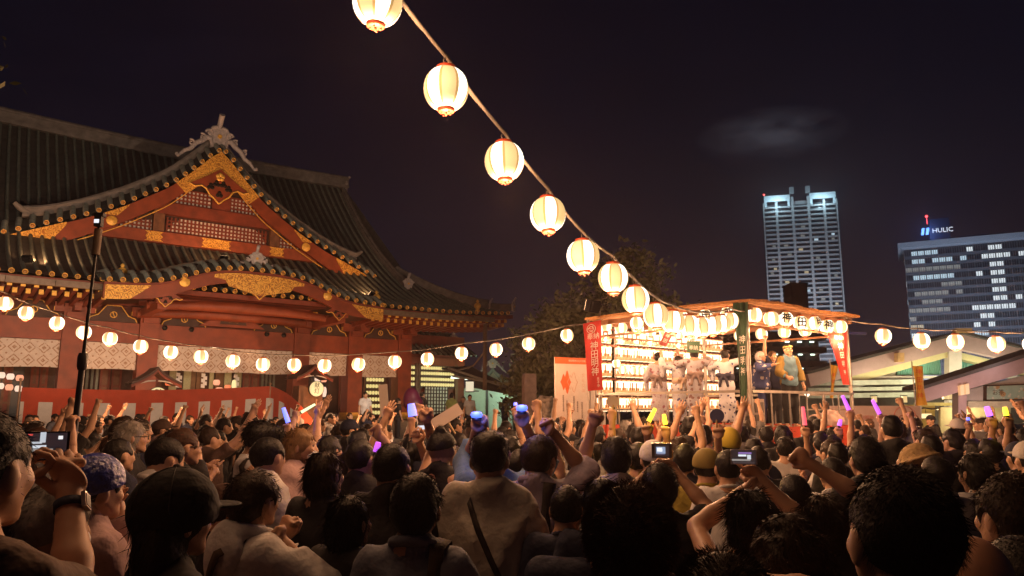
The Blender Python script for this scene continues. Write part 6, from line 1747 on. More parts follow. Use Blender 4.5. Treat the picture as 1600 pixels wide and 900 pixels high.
m = MB(); m.box((0, 0, 1.5), (.38, .28, 3.0)); m.box((0, 0, 3.02), (.34, .24, .06)); o = m.build("stone_stele", mat("stele_stone", (.26, .18, .16), .8, noise=.25), None, (lambda p: (p.x, p.y, 0))(pix(827, 640, 23.0)), (0, 0, .3)); o["label"] = "plain square stone pillar behind the guardian lion"; o["category"] = "pillar"; o.scale = (1, 1, .94)

# ---------------------------------------------------------------- shop hall with gables at the right
FAS = mat("fascia_mauve", (.36, .25, .27), .6, noise=.08); CREAM = mat("lit_cream_beam", (.52, .46, .27), .6, noise=.06); TUR = mat("turquoise_sheet", (.16, .42, .38), .5, noise=.1); DGREY = mat("dark_roof", (.055, .05, .055), .7, noise=.2); SHOPW = mat("shop_wall", (.50, .45, .44), .7, noise=.08)
sh = thing("shop_hall", "low shop hall with a wide pale gable and turquoise ribbed panels", "building", (0, 0, 0))
YG = 25.0
def gp(x, y, dy=0): p = pix(x, y, YG); p.y += dy; return p
def pl3(name, pts, d0, d1, mt, parent=None):
    n = len(pts); m = MB(); P = [Vector(p) for p in pts]
    m.add([p + Vector((0, d0, 0)) for p in P] + [p + Vector((0, d1, 0)) for p in P], [tuple(range(n)), tuple(range(2 * n - 1, n - 1, -1))] + [(i, i + n, (i + 1) % n + n, (i + 1) % n) for i in range(n)]); return m.build(name, mt, parent or sh)
apx = (1500, 522); el = (1262, 585); er = (1738, 579)
pl3("fascia", [gp(*el), gp(*apx), gp(1500, 545), gp(1267, 604)], 0, .3, FAS); pl3("fascia", [gp(*apx), gp(*er), gp(1735, 600), gp(1500, 545)], 0, .3, FAS)
pl3("roof_slope", [gp(1258, 581), gp(1500, 518), gp(1500, 522), gp(1258, 585)], -.2, 2.2, DGREY); pl3("roof_slope", [gp(1500, 518), gp(1742, 576), gp(1742, 580), gp(1500, 522)], -.2, 2.2, DGREY)
pl3("lit_beam", [gp(1322, 592), gp(1498, 546), gp(1498, 556), gp(1338, 600)], .5, .9, CREAM); pl3("lit_beam", [gp(1502, 546), gp(1680, 588), gp(1665, 596), gp(1502, 556)], .5, .9, CREAM)
def ribbed(pts, nrib, nm):
    o = pl3(nm, pts, .95, 1.0, TUR); xs = [p.x for p in pts]; x0, x1 = min(xs), max(xs)
    m = MB()
    for i in range(nrib):
        x = x0 + (x1 - x0) * (i + .5) / nrib
        # top edge by interpolation of the polygon's slanted side
        top = max(pts, key=lambda p: p.z); low = min((p for p in pts), key=lambda p: p.z); oth = [p for p in pts if abs(p.x - (x1 if top.x < (x0 + x1) / 2 else x0)) < .05]
        oz = max(p.z for p in oth); t = abs(x - top.x) / (x1 - x0); z1 = top.z + (oz - top.z) * t
        m.box((x, YG + .93, (low.z + z1) / 2), ((x1 - x0) / nrib * .5, .04, z1 - low.z))
    m.build("rib", TUR, o, kind="stuff")
ribbed([gp(1424, 572), gp(1493, 554), gp(1493, 584), gp(1424, 584)], 26, "ribbed_panel"); ribbed([gp(1516, 554), gp(1596, 574), gp(1596, 584), gp(1516, 584)], 30, "ribbed_panel")
pl3("king_post", [gp(1494, 540), gp(1514, 540), gp(1514, 650), gp(1494, 650)], .4, .7, SHOPW)
pl3("white_infill", [gp(1340, 602), gp(1422, 578), gp(1422, 588), gp(1360, 604)], .95, 1.0, SHOPW); pl3("ledge", [gp(1345, 586), gp(1640, 586), gp(1640, 590), gp(1345, 590)], .6, 1.0, SHOPW)
for k, (y0, y1) in enumerate(((592, 600), (603, 609), (612, 620))): pl3("canopy_rail", [gp(1270, y0 + 3), gp(1445, y0), gp(1445, y1), gp(1270, y1 + 2)], .2 + .2 * k, .5 + .2 * k, mat("canopy_grey", (.26, .27, .25), .6))
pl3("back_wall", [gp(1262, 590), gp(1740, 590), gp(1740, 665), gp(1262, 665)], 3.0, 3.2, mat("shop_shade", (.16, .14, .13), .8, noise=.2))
for x in (1402, 1500):
    pl3("beam_end", [gp(x - 5, 552), gp(x + 5, 552), gp(x + 5, 566), gp(x - 5, 566)] if x == 1402 else [gp(x - 12, 514), gp(x + 12, 514), gp(x + 12, 521), gp(x - 12, 521)], -.25, .0, mat("beam_end_tan", (.46, .28, .14), .6))
# nearer gable at the far right
YH = 20.5
sh2 = thing("shop_porch", "nearer shop porch with rising mauve fascia at the right edge", "building", (0, 0, 0))
def hp(x, y): return pix(x, y, YH)
def pl4(name, pts, d0, d1, mt): return pl3(name, [hp(*p) for p in pts], d0, d1, mt, sh2)
pl4("fascia", [(1440, 608), (1700, 528), (1700, 553), (1447, 628)], 0, .3, FAS); pl4("roof_slope", [(1436, 604), (1700, 520), (1700, 527), (1436, 609)], -.15, .9, DGREY)
pl4("post", [(1501, 612), (1514, 608), (1514, 690), (1501, 690)], .1, .4, FAS)
for k in range(2):
    pl4("lamp_strip", [(1496 + 8 * k, 603 - 1.5 * k), (1502 + 8 * k, 601 - 1.5 * k), (1503 + 8 * k, 617 - 1.5 * k), (1497 + 8 * k, 618 - 1.5 * k)], -.12, -.01, glow("strip_amber", (1, .5, .22), .7, False))
pl4("wall", [(1516, 612), (1640, 580), (1640, 626), (1516, 626)], .5, .6, SHOPW); pl4("counter_head", [(1520, 627), (1640, 627), (1640, 637), (1520, 637)], .2, .6, mat("counter_cream", (.55, .5, .38), .7))
pl4("shop_back", [(1522, 636), (1640, 636), (1640, 680), (1522, 680)], 1.6, 1.7, mat("shop_back_cream", (.60, .50, .28), .7, noise=.15))
lamp("shop_lamp", sh2, hp(1560, 640) + Vector((0, .9, 0)), 55, (1, .85, .5), .15); lamp("shop_lamp", sh2, hp(1540, 606) + Vector((.2, -.6, .6)), 10, (1, .8, .7), .1); lamp("shop_lamp", sh2, hp(1500, 640) + Vector((0, -1.2, .1)), 60, (1, .72, .6), .1)  # last lamp, ahead of the porch, is added to brighten its fascia
sg = thing("picture_sign", "long pale picture sign with brown lettering on the right-hand shop", "sign", (0, 0, 0))
def sp4(name, pts, d0, d1, mt): return pl3(name, [hp(*p) for p in pts], d0, d1, mt, sg)
sp4("panel", [(1555, 603), (1660, 599), (1660, 622), (1555, 624)], .40, .46, pattern_mat("sign_picture", (.30, .42, .36), (.40, .25, .12), 4.0, .35, third=(.5, .5, .42))); 
for pts in ([(1553, 601), (1660, 597), (1660, 599), (1553, 603)], [(1553, 624), (1660, 622), (1660, 624), (1553, 626)], [(1553, 601), (1555, 601), (1555, 626), (1553, 626)]): sp4("frame", pts, .36, .47, WOOD_D)
lettering("お茶", .17, mat("sign_ink", (.07, .04, .02), .8, noise=0), sg, frame(hp(1574, 613) + Vector((0, .39, 0)), (1, 0, 0), (0, 0, 1)), extrude=.002)
# lit booth under the wide gable
bt = thing("lit_booth", "small yellow-lit booth with hanging lamps left of the porch post", "booth", (0, 0, 0))
def bp4(name, pts, d0, d1, mt): return pl3(name, [pix(x, y, 22.5) for x, y in pts], d0, d1, mt, bt)
bp4("back", [(1440, 632), (1496, 632), (1496, 680), (1440, 680)], 1.2, 1.3, mat("booth_wall", (.50, .36, .14), .7, noise=.2)); bp4("lintel", [(1436, 629), (1498, 629), (1498, 634), (1436, 634)], 0, .3, mat("booth_lintel", (.6, .5, .2), .6))
bp4("post", [(1436, 634), (1440, 634), (1440, 690), (1436, 690)], 0, .3, SHOPW); bp4("ceiling_slats", [(1448, 636), (1490, 640), (1490, 641), (1448, 637)], .2, .8, WOOD_D)
for i, (x, y) in enumerate(((1447, 650), (1482, 648))):
    o = thing("hanging_lamp", ["left", "right"][i] + " small hanging box lamp inside the yellow booth", "lamp", pix(x, y, 22.8)); m = MB(); m.box((0, 0, 0), (.22, .22, .14)); m.build("shade", glow("lamp_cream", (1, .8, .4), 1.2, False), o); m = MB(); m.tube([(0, 0, .07), (0, 0, .2)], .01, 5); m.tube([(-.2, 0, .2), (0, 0, .24), (.2, 0, .2)], .015, 5); m.build("bracket", BLACKM, o)
lamp("booth_lamp", bt, pix(1468, 640, 22.9), 22, (1, .75, .32), .1)
for i, (x, y) in enumerate(((1366, 624), (1413, 624), (1476, 619), (1484, 619))):
    o = thing("wall_lamp", ["left small wall lamp under the wide gable", "right small wall lamp under the wide gable", "left amber lamp above the yellow booth", "right amber lamp above the yellow booth"][i], "lamp", pix(x, y, 24.2)); m = MB(); m.box((0, 0, 0), (.13, .1, .2)); m.build("glass", glow("wall_lamp_glass", (1, .7, .3), .75, False), o); m = MB(); m.box((0, .02, .115), (.17, .14, .03)); m.box((0, .02, -.115), (.17, .14, .03)); m.build("frame", BLACKM, o)
lamp("gable_lamp", sh, gp(1440, 604) + Vector((0, -.7, 0)), 130, (1, .9, .5), .2); lamp("gable_lamp", sh, gp(1540, 600) + Vector((0, -.7, 0)), 130, (.95, .95, .6), .2); lamp("gable_lamp", sh, gp(1360, 612) + Vector((0, -.7, .0)), 90, (1, .85, .5), .2)
# sponsor hoarding at the right of the stage
hd = thing("hoarding", "low pinkish white hoarding with a round logo right of the stage", "hoarding", (0, 0, 0))
a, b = pix(1298, 640, 18.6), pix(1438, 640, 19.0); slab("panel", a, b, .7, pix(1298, 634, 18.6).z, mat("hoarding_white", (.50, .38, .37), .7, noise=.08), hd, .05)
d = (b - a).normalized(); nf = Vector((d.y, -d.x, 0)); HM = frame((b.x - d.x * .62 + nf.x * .01, b.y - d.y * .62 + nf.y * .01, 1.55), d, (0, 0, 1))
lettering("EDOCCO", .26, mat("hoarding_ink", (.28, .10, .08), .8, noise=0), hd, HM, extrude=.002)
m = MB(); c = Vector((b.x - d.x * .45, b.y - d.y * .45, 1.62)) + nf * .012; m.tube([c + d * .3 * math.cos(t) + Vector((0, 0, .24 * math.sin(t))) for t in np.linspace(0, 6.283, 25)], .012, 5); m.build("round_logo", mat("hoarding_pink", (.50, .20, .18), .8, noise=0), hd)
lettering("神田明神", .13, _M["hoarding_pink"], hd, HM @ Matrix.Translation((-.95, .02, 0)), extrude=.002)
m = MB(); m.beam(a + Vector((0, 0, pix(1298, 634, 18.6).z + .03)) + nf * .02, a + d * 1.1 + Vector((0, 0, pix(1298, 634, 18.6).z + .03)) + nf * .02, .06, .07); m.build("blue_strip", mat("strip_blue", (.05, .06, .25), .6), hd)

# ---------------------------------------------------------------- city behind
def block(name, label, cx, W, D, H, Y, yaw, mt, group=None, cat="building"):
    p = pix(cx, 640, Y); t = thing(name, label, cat, (p.x, p.y, 0), yaw, group); return t
CONC = mat("tower_concrete", (.40, .40, .40), .8, noise=.12, scale=.05); GLASS = mat("dark_glass", (.02, .025, .03), .25, noise=0, spec=.6); HBK = mat("tower_dark", (.05, .055, .06), .7, noise=.2, scale=.05)
WLIT = [glow("window_warm", (1, .78, .42), .50, False), glow("window_cool", (.62, .85, 1.0), .8, False), glow("window_white", (.85, .95, 1.0), 1.0, False), glow("window_dim", (.70, .72, .66), .22, False), glow("window_blue", (.35, .6, 1.0), .7, False)]
Yt = 450.0
Lp, Rp = pix(1211, 640, Yt * 1.012), pix(1331, 640, Yt * .988); Lp.z = Rp.z = 0
dT = (Rp - Lp).normalized(); WT = (Rp - Lp).length; tyaw = math.atan2(dT.y, dT.x)
tw = thing("apartment_tower", "tall pale apartment tower with a bright lit crown behind the stage", "tower", Lp, tyaw)
zt = lambda y, x=1260: pix(x, y, Yt).z
HT = zt(304)
m = MB(); m.box((WT / 2, 8.5, (HT - 6) / 2), (WT - 1, 14, HT - 6)); m.build("body", HBK, tw)
xs_p = [0, .30, .56, .79, 1.0]; xs_p = [0.0, .178, .40, .62, .83, 1.0]
fl0, fl1 = zt(640), zt(322); fh = 7.45 / FPX * Yt; nf_ = int((fl1 - fl0) / fh)
for k, x in enumerate(xs_p):
    m = MB(); m.box((WT * x, .8, HT / 2 - 2), (1.5 if 0 < k < 5 else .8, 2.2, HT - 4 + (5.5 if k in (2, 3) else 0))); m.build("pilaster", CONC, tw)
sl_me = {}
rngb = np.random.default_rng(21)
lit = {(8, 3): 1, (9, 1): 3, (12, 0): 3, (10, 2): 0, (14, 0): 0, (15, 0): 3, (15, 2): 0, (17, 1): 0, (18, 2): 4, (19, 2): 1, (7, 2): 3, (13, 3): 3, (21, 3): 3, (22, 4): 0, (24, 4): 0, (9, 0): 3, (5, 2): 3, (16, 4): 3, (12, 3): 3, (11, 1): 3, (20, 1): 3, (19, 3): 3, (8, 4): 3, (7, 4): 1}
for f in range(nf_):
    z = fl1 - f * fh
    if z < 14: break
    for b_ in range(5):
        x0, x1 = WT * xs_p[b_] + .7, WT * xs_p[b_ + 1] - .7; w = x1 - x0
        key = ('slab', b_)
        if key not in sl_me:
            m = MB(); m.box((0, .3, 0), (w, 1.6, .95)); sl_me[key] = m.mesh("balcony", [CONC])
            m = MB(); m.box((0, 0, 0), (w * .92, .1, fh - 1.2)); m.box((w * .1, -.06, 0), (.25, .08, fh - 1.2)); m.box((-w * .22, -.06, 0), (.25, .08, fh - 1.2)); sl_me[('win', b_)] = m.mesh("window", [GLASS])
            m = MB(); m.box((0, -.12, 0), (w * .30, .06, fh - 1.5)); sl_me[('lit', b_)] = m.mesh("lit_pane", [GLASS])
        link("balcony", sl_me[key], tw, (x0 + w / 2, 0, z)); link("window", sl_me[('win', b_)], tw, (x0 + w / 2, 1.38, z + fh / 2))
        L = lit.get((f, b_))
        if L is not None:
            o = link("lit_pane", sl_me[('lit', b_)], tw, (x0 + w * (.3 + .4 * rngb.random()), 1.38, z + fh / 2)); o.material_slots[0].link = 'OBJECT'; o.material_slots[0].material = WLIT[L]
CROWN = mat("crown_panel", (.70, .78, .80), .6, noise=.05)
for x0, x1 in ((.01, .37), (.64, .99)):
    m = MB(); m.box((WT * (x0 + x1) / 2, .2, HT - 1.5), (WT * (x1 - x0), .8, 3.8)); m.build("crown", CROWN, tw)
    for x in (x0 + .02, x1 - .02):
        m = MB(); m.box((WT * x, .3, HT - 5.5), (1.4, .8, 5)); m.build("crown_leg", CROWN, tw)
for k in (2, 3):
    m = MB(); m.box((WT * xs_p[k], .5, HT + 3.0), (2.6, 2.5, 4)); m.build("roof_pier", CONC, tw)
m = MB(); m.box((WT * .51, 1.2, HT - 5), (WT * .2, 1.2, 2.2)); m.build("roof_bridge", CONC, tw)
for i, (fx, c) in enumerate(((.19, (.55, .85, 1)), (.80, (.55, .85, 1)))): lamp("crown_lamp", tw, (WT * fx, -6, HT - 6), 6500, c, .5)
for i, fx in enumerate((-.1, .5, 1.1)):  # added lamps out front that brighten the tower face, no fixtures
    l = bpy.data.lights.new("added_facade_fill", 'SPOT'); l.energy = 125000; l.color = (.75, .84, 1.0); l.spot_size = R(80); l.spot_blend = .8; l.shadow_soft_size = 2
    link("added_facade_fill", l, tw, (WT * fx, -75, 22), (R(112), 0, 0))
m = MB(); m.lathe([(.001, -.6), (.6, -.4), (.7, 0), (.6, .4), (.001, .6)], 8); m.build("beacon", glow("beacon_red", (1, .06, .05), 4, False), tw, (.6, 0, HT + 1.4))
# office block
Yo = 350.0
Lo, Ro = pix(1434, 640, Yo), pix(1668, 640, Yo * .925); Lo.z = Ro.z = 0
dO = (Ro - Lo).normalized(); WO = (Ro - Lo).length; oyaw = math.atan2(dO.y, dO.x)
of = thing("office_block", "broad office block with bands of cool lit windows at the right", "building", Lo, oyaw)
zo = lambda y: pix(1423, y, Yo).z
HO = zo(390)
m = MB(); m.box((WO / 2, 16.2, HO / 2), (WO - .4, 31, HO)); m.build("body", HBK, of)
m = MB(); m.box((WO / 2, 15, HO + 1.6), (WO + 5, 36, 2.4)); m.box((WO / 2, 15, HO + .2), (WO + 2, 33, .8)); m.build("roof_slab", mat("office_slab", (.40, .44, .50), .7, noise=.1, scale=.05), of)
fo = 13.0 / FPX * Yo; MUL = mat("mullion_grey", (.13, .14, .16), .6, noise=.1, scale=.05)
rng2 = np.random.default_rng(5); nb_ = 20; bw_ = WO / nb_
m = MB(); m.box((0, 0, 0), (bw_ - .5, .12, fo * .55)); WIN = m.mesh("window", [GLASS])
m = MB(); m.box((0, 0, 0), (WO, .7, fo * .34)); SPA = m.mesh("spandrel", [mat("office_spandrel", (.10, .11, .13), .6, noise=.15, scale=.05)])
litrows = {0: [(1, 4, 1), (9, 9, 2), (12, 13, 2)], 1: [(1, 8, 1), (11, 14, 2), (16, 16, 2)], 2: [(0, 7, 3), (12, 13, 2)], 3: [(1, 6, 1), (10, 10, 2), (12, 13, 2)], 4: [(5, 7, 3), (12, 13, 2)], 5: [(1, 7, 3), (12, 13, 2), (17, 18, 3)], 6: [(1, 4, 3), (12, 13, 2), (15, 15, 2)], 7: [(0, 5, 3), (9, 14, 2)], 8: [(0, 1, 3), (9, 11, 2), (16, 18, 1)], 9: [(0, 1, 0), (9, 11, 2)], 10: [(0, 1, 2), (9, 11, 1)], 11: [(4, 8, 3)], 12: [(2, 5, 3)]}
for f in range(16):
    z = HO - fo * (f + .62)
    if z < 8: break
    link("spandrel", SPA, of, (WO / 2, -.15, z - fo * .46))
    for b_ in range(nb_):
        k = None
        for (a_, c_, l_) in litrows.get(f, []):
            if a_ <= b_ <= c_ and rng2.random() < .9: k = l_
        o = link("window", WIN, of, (bw_ * (b_ + .5), .60 - .12, z))
        if k is not None:
            o.material_slots[0].link = 'OBJECT'; o.material_slots[0].material = WLIT[k]
m = MB()
for i in range(nb_ * 3 + 1): m.box((WO * i / (nb_ * 3), -.05 + (.0 if i % 3 else -.25), HO / 2), (.16 if i % 3 else .3, .7, HO))
m.build("mullions", MUL, of, kind="stuff")
m = MB(); m.box((0, 0, 0), (.12, 2.6, fo * .55)); WS = m.mesh("side_window", [GLASS])
for f in range(16):
    z = HO - fo * (f + .62)
    if z < 8: break
    for j in range(8):
        o = link("side_window", WS, of, (.12, 2.4 + 3.7 * j, z))
        if rng2.random() < .33: o.material_slots[0].link = 'OBJECT'; o.material_slots[0].material = WLIT[[2, 1, 3][rng2.integers(3)]]
ph = MB(); x_ = WO * .285; ph.box((x_, 14, HO + 9), (WO * .15, 10, 13)); ph.build("penthouse", HBK, of)
ph = MB(); ph.box((WO * .62, 18, HO + 4), (WO * .5, 12, 4.5)); ph.build("plant_room", HBK, of)
lettering("HULIC", 3.1, glow("sign_white", (.85, .92, 1.0), 1.1, False), of, frame((x_ + 1.2, 8.8, HO + 9.6), (1, 0, 0), (0, 0, 1)), extrude=.15)
m = MB()
for sg_ in (-1, 1): m.prism([(x_ - 6.2 + 1.0 * sg_ - .9, HO + 8.0), (x_ - 6.2 + 1.0 * sg_ + .3, HO + 8.0), (x_ - 6.2 + 1.0 * sg_ + .9, HO + 11.4), (x_ - 6.2 + 1.0 * sg_ - .3, HO + 11.4)], lambda x, d, z: Vector((x, d, z)), 8.5, 8.9)
m.build("sign_mark", glow("sign_blue", (.08, .30, 1.0), 2.0, False), of)
m = MB(); m.lathe([(.001, -.6), (.6, -.4), (.7, 0), (.6, .4), (.001, .6)], 8); m.tube([(0, 0, -4), (0, 0, 0)], .15, 5); m.build("beacon", _M["beacon_red"], of, (x_ - 5, 10, HO + 17.5))
l = bpy.data.lights.new("sign_glow", 'POINT'); l.energy = 5000; l.color = (.15, .3, 1); l.shadow_soft_size = 1; link("sign_glow", l, of, (x_ - 6, 4, HO + 9))
for fx in (.1, .6):  # more added lamps without fixtures, brightening the office front
    l = bpy.data.lights.new("added_facade_fill", 'SPOT'); l.energy = 120000; l.color = (.65, .78, 1.0); l.spot_size = R(95); l.spot_blend = .8; l.shadow_soft_size = 2
    link("added_facade_fill", l, of, (WO * fx, -60, 15), (R(115), 0, 0))
# dim flats seen under the stage roof
fl = thing("corridor_flats", "dim block of flats with rows of corridor lamps seen under the stage roof", "building", (lambda p: (p.x, p.y, 0))(pix(1225, 640, 75)), R(4))
wF = 140 / FPX * 75; hF = pix(1225, 516, 75).z
m = MB(); m.box((0, 5, hF / 2), (wF, 8, hF)); m.build("body", mat("flats_wall", (.10, .085, .085), .8, noise=.2, scale=.3), fl)
for k, y in enumerate((527, 547, 569, 591, 613)):
    z = pix(1225, y, 75).z
    m = MB(); m.box((0, .2, z), (wF, 1.6, .62)); m.build("balcony", mat("flats_balcony", (.14, .12, .125), .8, noise=.15, scale=.3), fl)
    for i in range(7):
        m = MB(); m.box((-wF / 2 + wF * (i + .5) / 7, .98, z - .75), (.8, .06, .85)); m.build("door", HBK, fl)
        if (i + k) % 5 != 3 and k < 4:
            m = MB(); m.box((-wF / 2 + wF * (i + .5) / 7 - .3, .55, z - .40), (.42, .12, .12)); m.build("corridor_lamp", FLU if k < 3 else WLIT[3], fl)
zb = pix(1254, 447, 130).z; m = MB(); m.box((0, 0, 0), (2.8, 4, zb)); m.box((0, 0, zb / 2 + .12), (3.1, 4.3, .24)); o = m.build("chimney_block", mat("brown_block", (.05, .03, .026), .8), None, (lambda p: (p.x, p.y, zb / 2))(pix(1254, 640, 130))); o["label"] = "small dark brown rooftop block in front of the tower"; o["category"] = "building"
# ================================================================ the crowd
def cl(name, col, **k): return mat(name, col, .85, noise=.18, scale=5, bump=.9, bscale=13, **k)
C_BLACK = cl("cloth_black_tee", (.017, .015, .016)); C_CREAM = cl("cloth_cream", (.54, .51, .49)); C_BEIGE = cl("cloth_beige", (.43, .39, .33)); C_WHITE = cl("cloth_white", (.60, .59, .61)); C_LAV = cl("cloth_lavender", (.30, .26, .34))
C_SLATE = cl("cloth_slate", (.13, .14, .18)); C_DENIM = cl("cloth_denim", (.12, .21, .31)); C_GREY = cl("cloth_grey", (.17, .16, .16)); C_NAVY = cl("cloth_navy", (.02, .024, .05)); C_PINK = cl("cloth_pink", (.42, .28, .28)); C_BROWN = cl("cloth_brown", (.09, .05, .035))
C_FLOR = pattern_mat("cloth_floral_dark", (.02, .016, .017), (.40, .24, .14), 13, .33, third=(.28, .07, .05)); C_CAMO = pattern_mat("cloth_leaf_print", (.36, .32, .28), (.10, .085, .075), 11, .36, third=(.2, .18, .16)); C_ROSE = pattern_mat("cloth_rose_print", (.014, .012, .013), (.36, .045, .03), 5.0, .20, third=(.30, .26, .22))
STRAP = cl("strap_dark", (.025, .018, .015)); STRAPB = cl("strap_brown", (.06, .035, .022))
HB = mat("hair_black", (.012, .009, .008), .6, noise=.3, scale=70, spec=.3, bump=.25); HBR = mat("hair_dark_brown", (.030, .016, .009), .6, noise=.35, scale=70, spec=.3, bump=.25); HRED = mat("hair_red_brown", (.060, .026, .014), .6, noise=.35, scale=70, spec=.3, bump=.25); HLT = mat("hair_light", (.26, .15, .07), .5, noise=.3, scale=40); HGR = mat("hair_grey", (.30, .27, .24), .55, noise=.3, scale=40)
STG = Vector((4.4, 16.0, 0))
def bearing(p, t=STG): return math.degrees(math.atan2(t[0] - p[0], t[1] - p[1]))
def ik(sh, tgt, hint, l1, l2):
    d = np.array(tgt) - sh; D = np.linalg.norm(d); dn = d / D; D = min(D, .995 * (l1 + l2))
    ca = np.clip((l1 * l1 + D * D - l2 * l2) / (2 * l1 * D), -1, 1); h = np.array(hint, float); h = h - dn * (h @ dn); h /= np.linalg.norm(h) + 1e-9
    el = sh + l1 * (ca * dn + math.sqrt(max(0, 1 - ca * ca)) * h); return el - sh, sh + dn * D - el
PEOPLE = []          # plan positions already taken
def who(px, py, Y, label, face=None, ra=None, la=None, group="people close to the camera", near=True, **sp):
    """a person whose crown shows at pixel (px, py), Y metres ahead; ra/la: dict or (hand pixel x, y, depth, hand pose, elbow hint)"""
    if near:
        if Y > 3.8: sp.setdefault('vox', .023); sp.setdefault('hv', .0095); sp['fv'] = .0062; sp['strands'] = min(sp.get('strands', 3500), 3500)
        elif Y > 2.2: sp.setdefault('vox', .020); sp.setdefault('hv', .008); sp['fv'] = .0052; sp['strands'] = min(sp.get('strands', 6000), 6500)
        else: sp.setdefault('vox', .017); sp.setdefault('hv', .008)
    top = pix(px, py, Y); loc = Vector((top.x, Y, 0)); sp.setdefault('H', top.z); sp['H'] = max(1.42, min(1.86, sp['H']))
    f = bearing(loc) if face is None else face
    s = sp['H'] / 1.71; Mi = (Matrix.Translation(loc) @ Matrix.Rotation(R(-f), 4, 'Z')).inverted(); fat = sp.get('fat', 1.0)
    for e, key, a in ((1, 'ra', ra), (-1, 'la', la)):
        if isinstance(a, tuple):
            x, y, Yh, pose = a[:4]; hint = a[4] if len(a) > 4 else (e * 1.0, .1, -.25)
            t = np.array(Mi @ pix(x, y, Yh)); up = .03 if t[2] > 1.5 * s else 0
            sh = np.array([e * (.153 * fat ** .7 - .25 * up), -.005, 1.385 + up]) * s
            dv = t - sh; off = nrm(nrm(dv) * .4 + np.array([0, .0, 1]) * .8) * .07 if t[2] > sh[2] + .05 else nrm(dv) * .07
            u, w = ik(sh, t - off, hint, .285 * s, .245 * s); a = dict(u=u, f=w, h=pose)
            if len(a) and len(ra if e == 1 else la) > 5: a.update((ra if e == 1 else la)[5])
        if a: sp[key] = a
    P = build_person(sp, label, loc, f, group, near); PEOPLE.append((loc.x, loc.y)); P['loc'] = loc; P['face'] = f
    return P

GP = "people close to the camera"
P1 = who(-34, 637, 1.52, "man at the left edge filming with a phone, wristwatch on his right arm", face=10, hair='short', strands=9000, shirt='tee', shirtm=C_BROWN, H=1.785, fat=1.05, yaw=4, nod=-2,
    ra=(112, 714, 1.90, 'cup', (.35, -.1, -1), dict(back=(.75, -.6, .25), hd=(-.40, .25, .88))), la=(26, 712, 1.88, 'phone', (-.5, -.1, -1), dict(back=(-.7, -.4, .3))))
P2 = who(272, 738, 2.2, "person in a big black cap and black rose-print shirt, lower left", face=52, hair='long', hat='bigcap', hatm=cl("cap_black", (.007, .007, .008)), shirt='tee', shirtm=C_ROSE, H=1.58, yaw=15, glasses=True, strands=1500)
P3 = who(397, 738, 2.95, "dark-haired person with glasses in a cream hooded top clasping hands", face=42, hair='messy', hairm=HBR, glasses=True, shirt='hood', shirtm=C_CREAM, loose=.03, roll=.03, yaw=14, nod=-4, fat=1.0, straps=[(1, 'bag_strap', STRAPB, .034, 'cross')],
    ra=(478, 846, 2.95, 'fist', (.6, -.3, -1)), la=(472, 838, 3.12, 'fist', (-.6, -.2, -1)))
P4 = who(418, 682, 4.35, "stout man in cream shirt with dark strap, right profile", face=45, hair='short', shirt='collar', shirtm=C_CREAM, fat=1.05, loose=.024, yaw=18, straps=[(-1, 'bag_strap', STRAP, .04, 'cross')])
P5 = who(398, 655, 4.85, "young man looking down in a white sleeveless top", face=58, hair='fringe', shirt='tank', shirtm=C_WHITE, yaw=10, nod=22, straps=[(1, 'rucksack_strap', STRAP, .035, 'pack')])
P6 = who(468, 668, 5.0, "light-haired person with a face mask and dusty pink tee", face=100, hair='bob', hairm=HLT, browc=(.2, .12, .06), mask=True, shirt='tee', shirtm=C_PINK, loose=.028, yaw=12)
P7 = who(507, 705, 3.75, "dark bob-haired person in a black short-sleeved top", face=28, hair='bob', hairm=HBR, shirt='tee', shirtm=C_BLACK, ra=(545, 850, 4.0, 'relax', (.6, -.4, -1)), strands=9000)
P8 = who(552, 700, 4.6, "person in dark floral shirt turned right, holding a purple-lit fan", face=62, hair='short', shirt='tee', shirtm=C_FLOR, yaw=12, glasses=True, ra=(566, 742, 4.9, 'grip', (.5, -.3, -1)))
P9 = who(612, 692, 3.5, "broad man in black tee just left of the slate shirt", face=18, hair='short', shirt='tee', shirtm=C_BLACK, fat=1.04, yaw=10, strands=8000)
P10 = who(650, 742, 2.55, "person with tousled black hair and slate shirt, bag strap on right shoulder", face=10, hair='messy', shirt='collar', shirtm=C_SLATE, loose=.022, fat=1.0, yaw=12, strands=9000, straps=[(1, 'rucksack_strap', STRAPB, .055, 'pack')])
P11 = who(765, 676, 3.45, "sturdy man in beige tee with black strap across his back", face=10, hair='under', hairm=HB, shave=True, shirt='tee', shirtm=C_BEIGE, fat=1.08, loose=.026, wrinkle=.022, yaw=12, strands=9000, straps=[(-1, 'bag_strap', STRAP, .026, 'cross')],
    ra=dict(u=(.32, .12, -1), f=(-.05, .75, -.55), h='relax'), la=dict(u=(-.3, .15, -1), f=(.1, .8, -.5), h='relax'))
P12 = who(772, 672, 4.0, "person in blue denim jacket raising both blue-lit fists behind the beige tee", face=12, hair='short', shirt='long', shirtm=C_DENIM, fat=1.0, loose=.034, roll=.16, wrinkle=.02, ra=(823, 644, 4.1, 'fist', (.35, 1, -.3)), la=(746, 650, 4.1, 'fist', (-.35, 1, -.3)))
P13 = who(838, 680, 3.85, "man in rolled-sleeve lavender shirt with rucksack, right arm up", face=30, hair='messy', hairm=HBR, shirt='collar', shirtm=C_LAV, roll=.19, wrinkle=.022, nod=16, yaw=8, ra=(867, 655, 3.95, 'fist', (.3, 1, -.2)), straps=[(1, 'rucksack_strap', STRAP, .055, 'pack')], strands=9000)
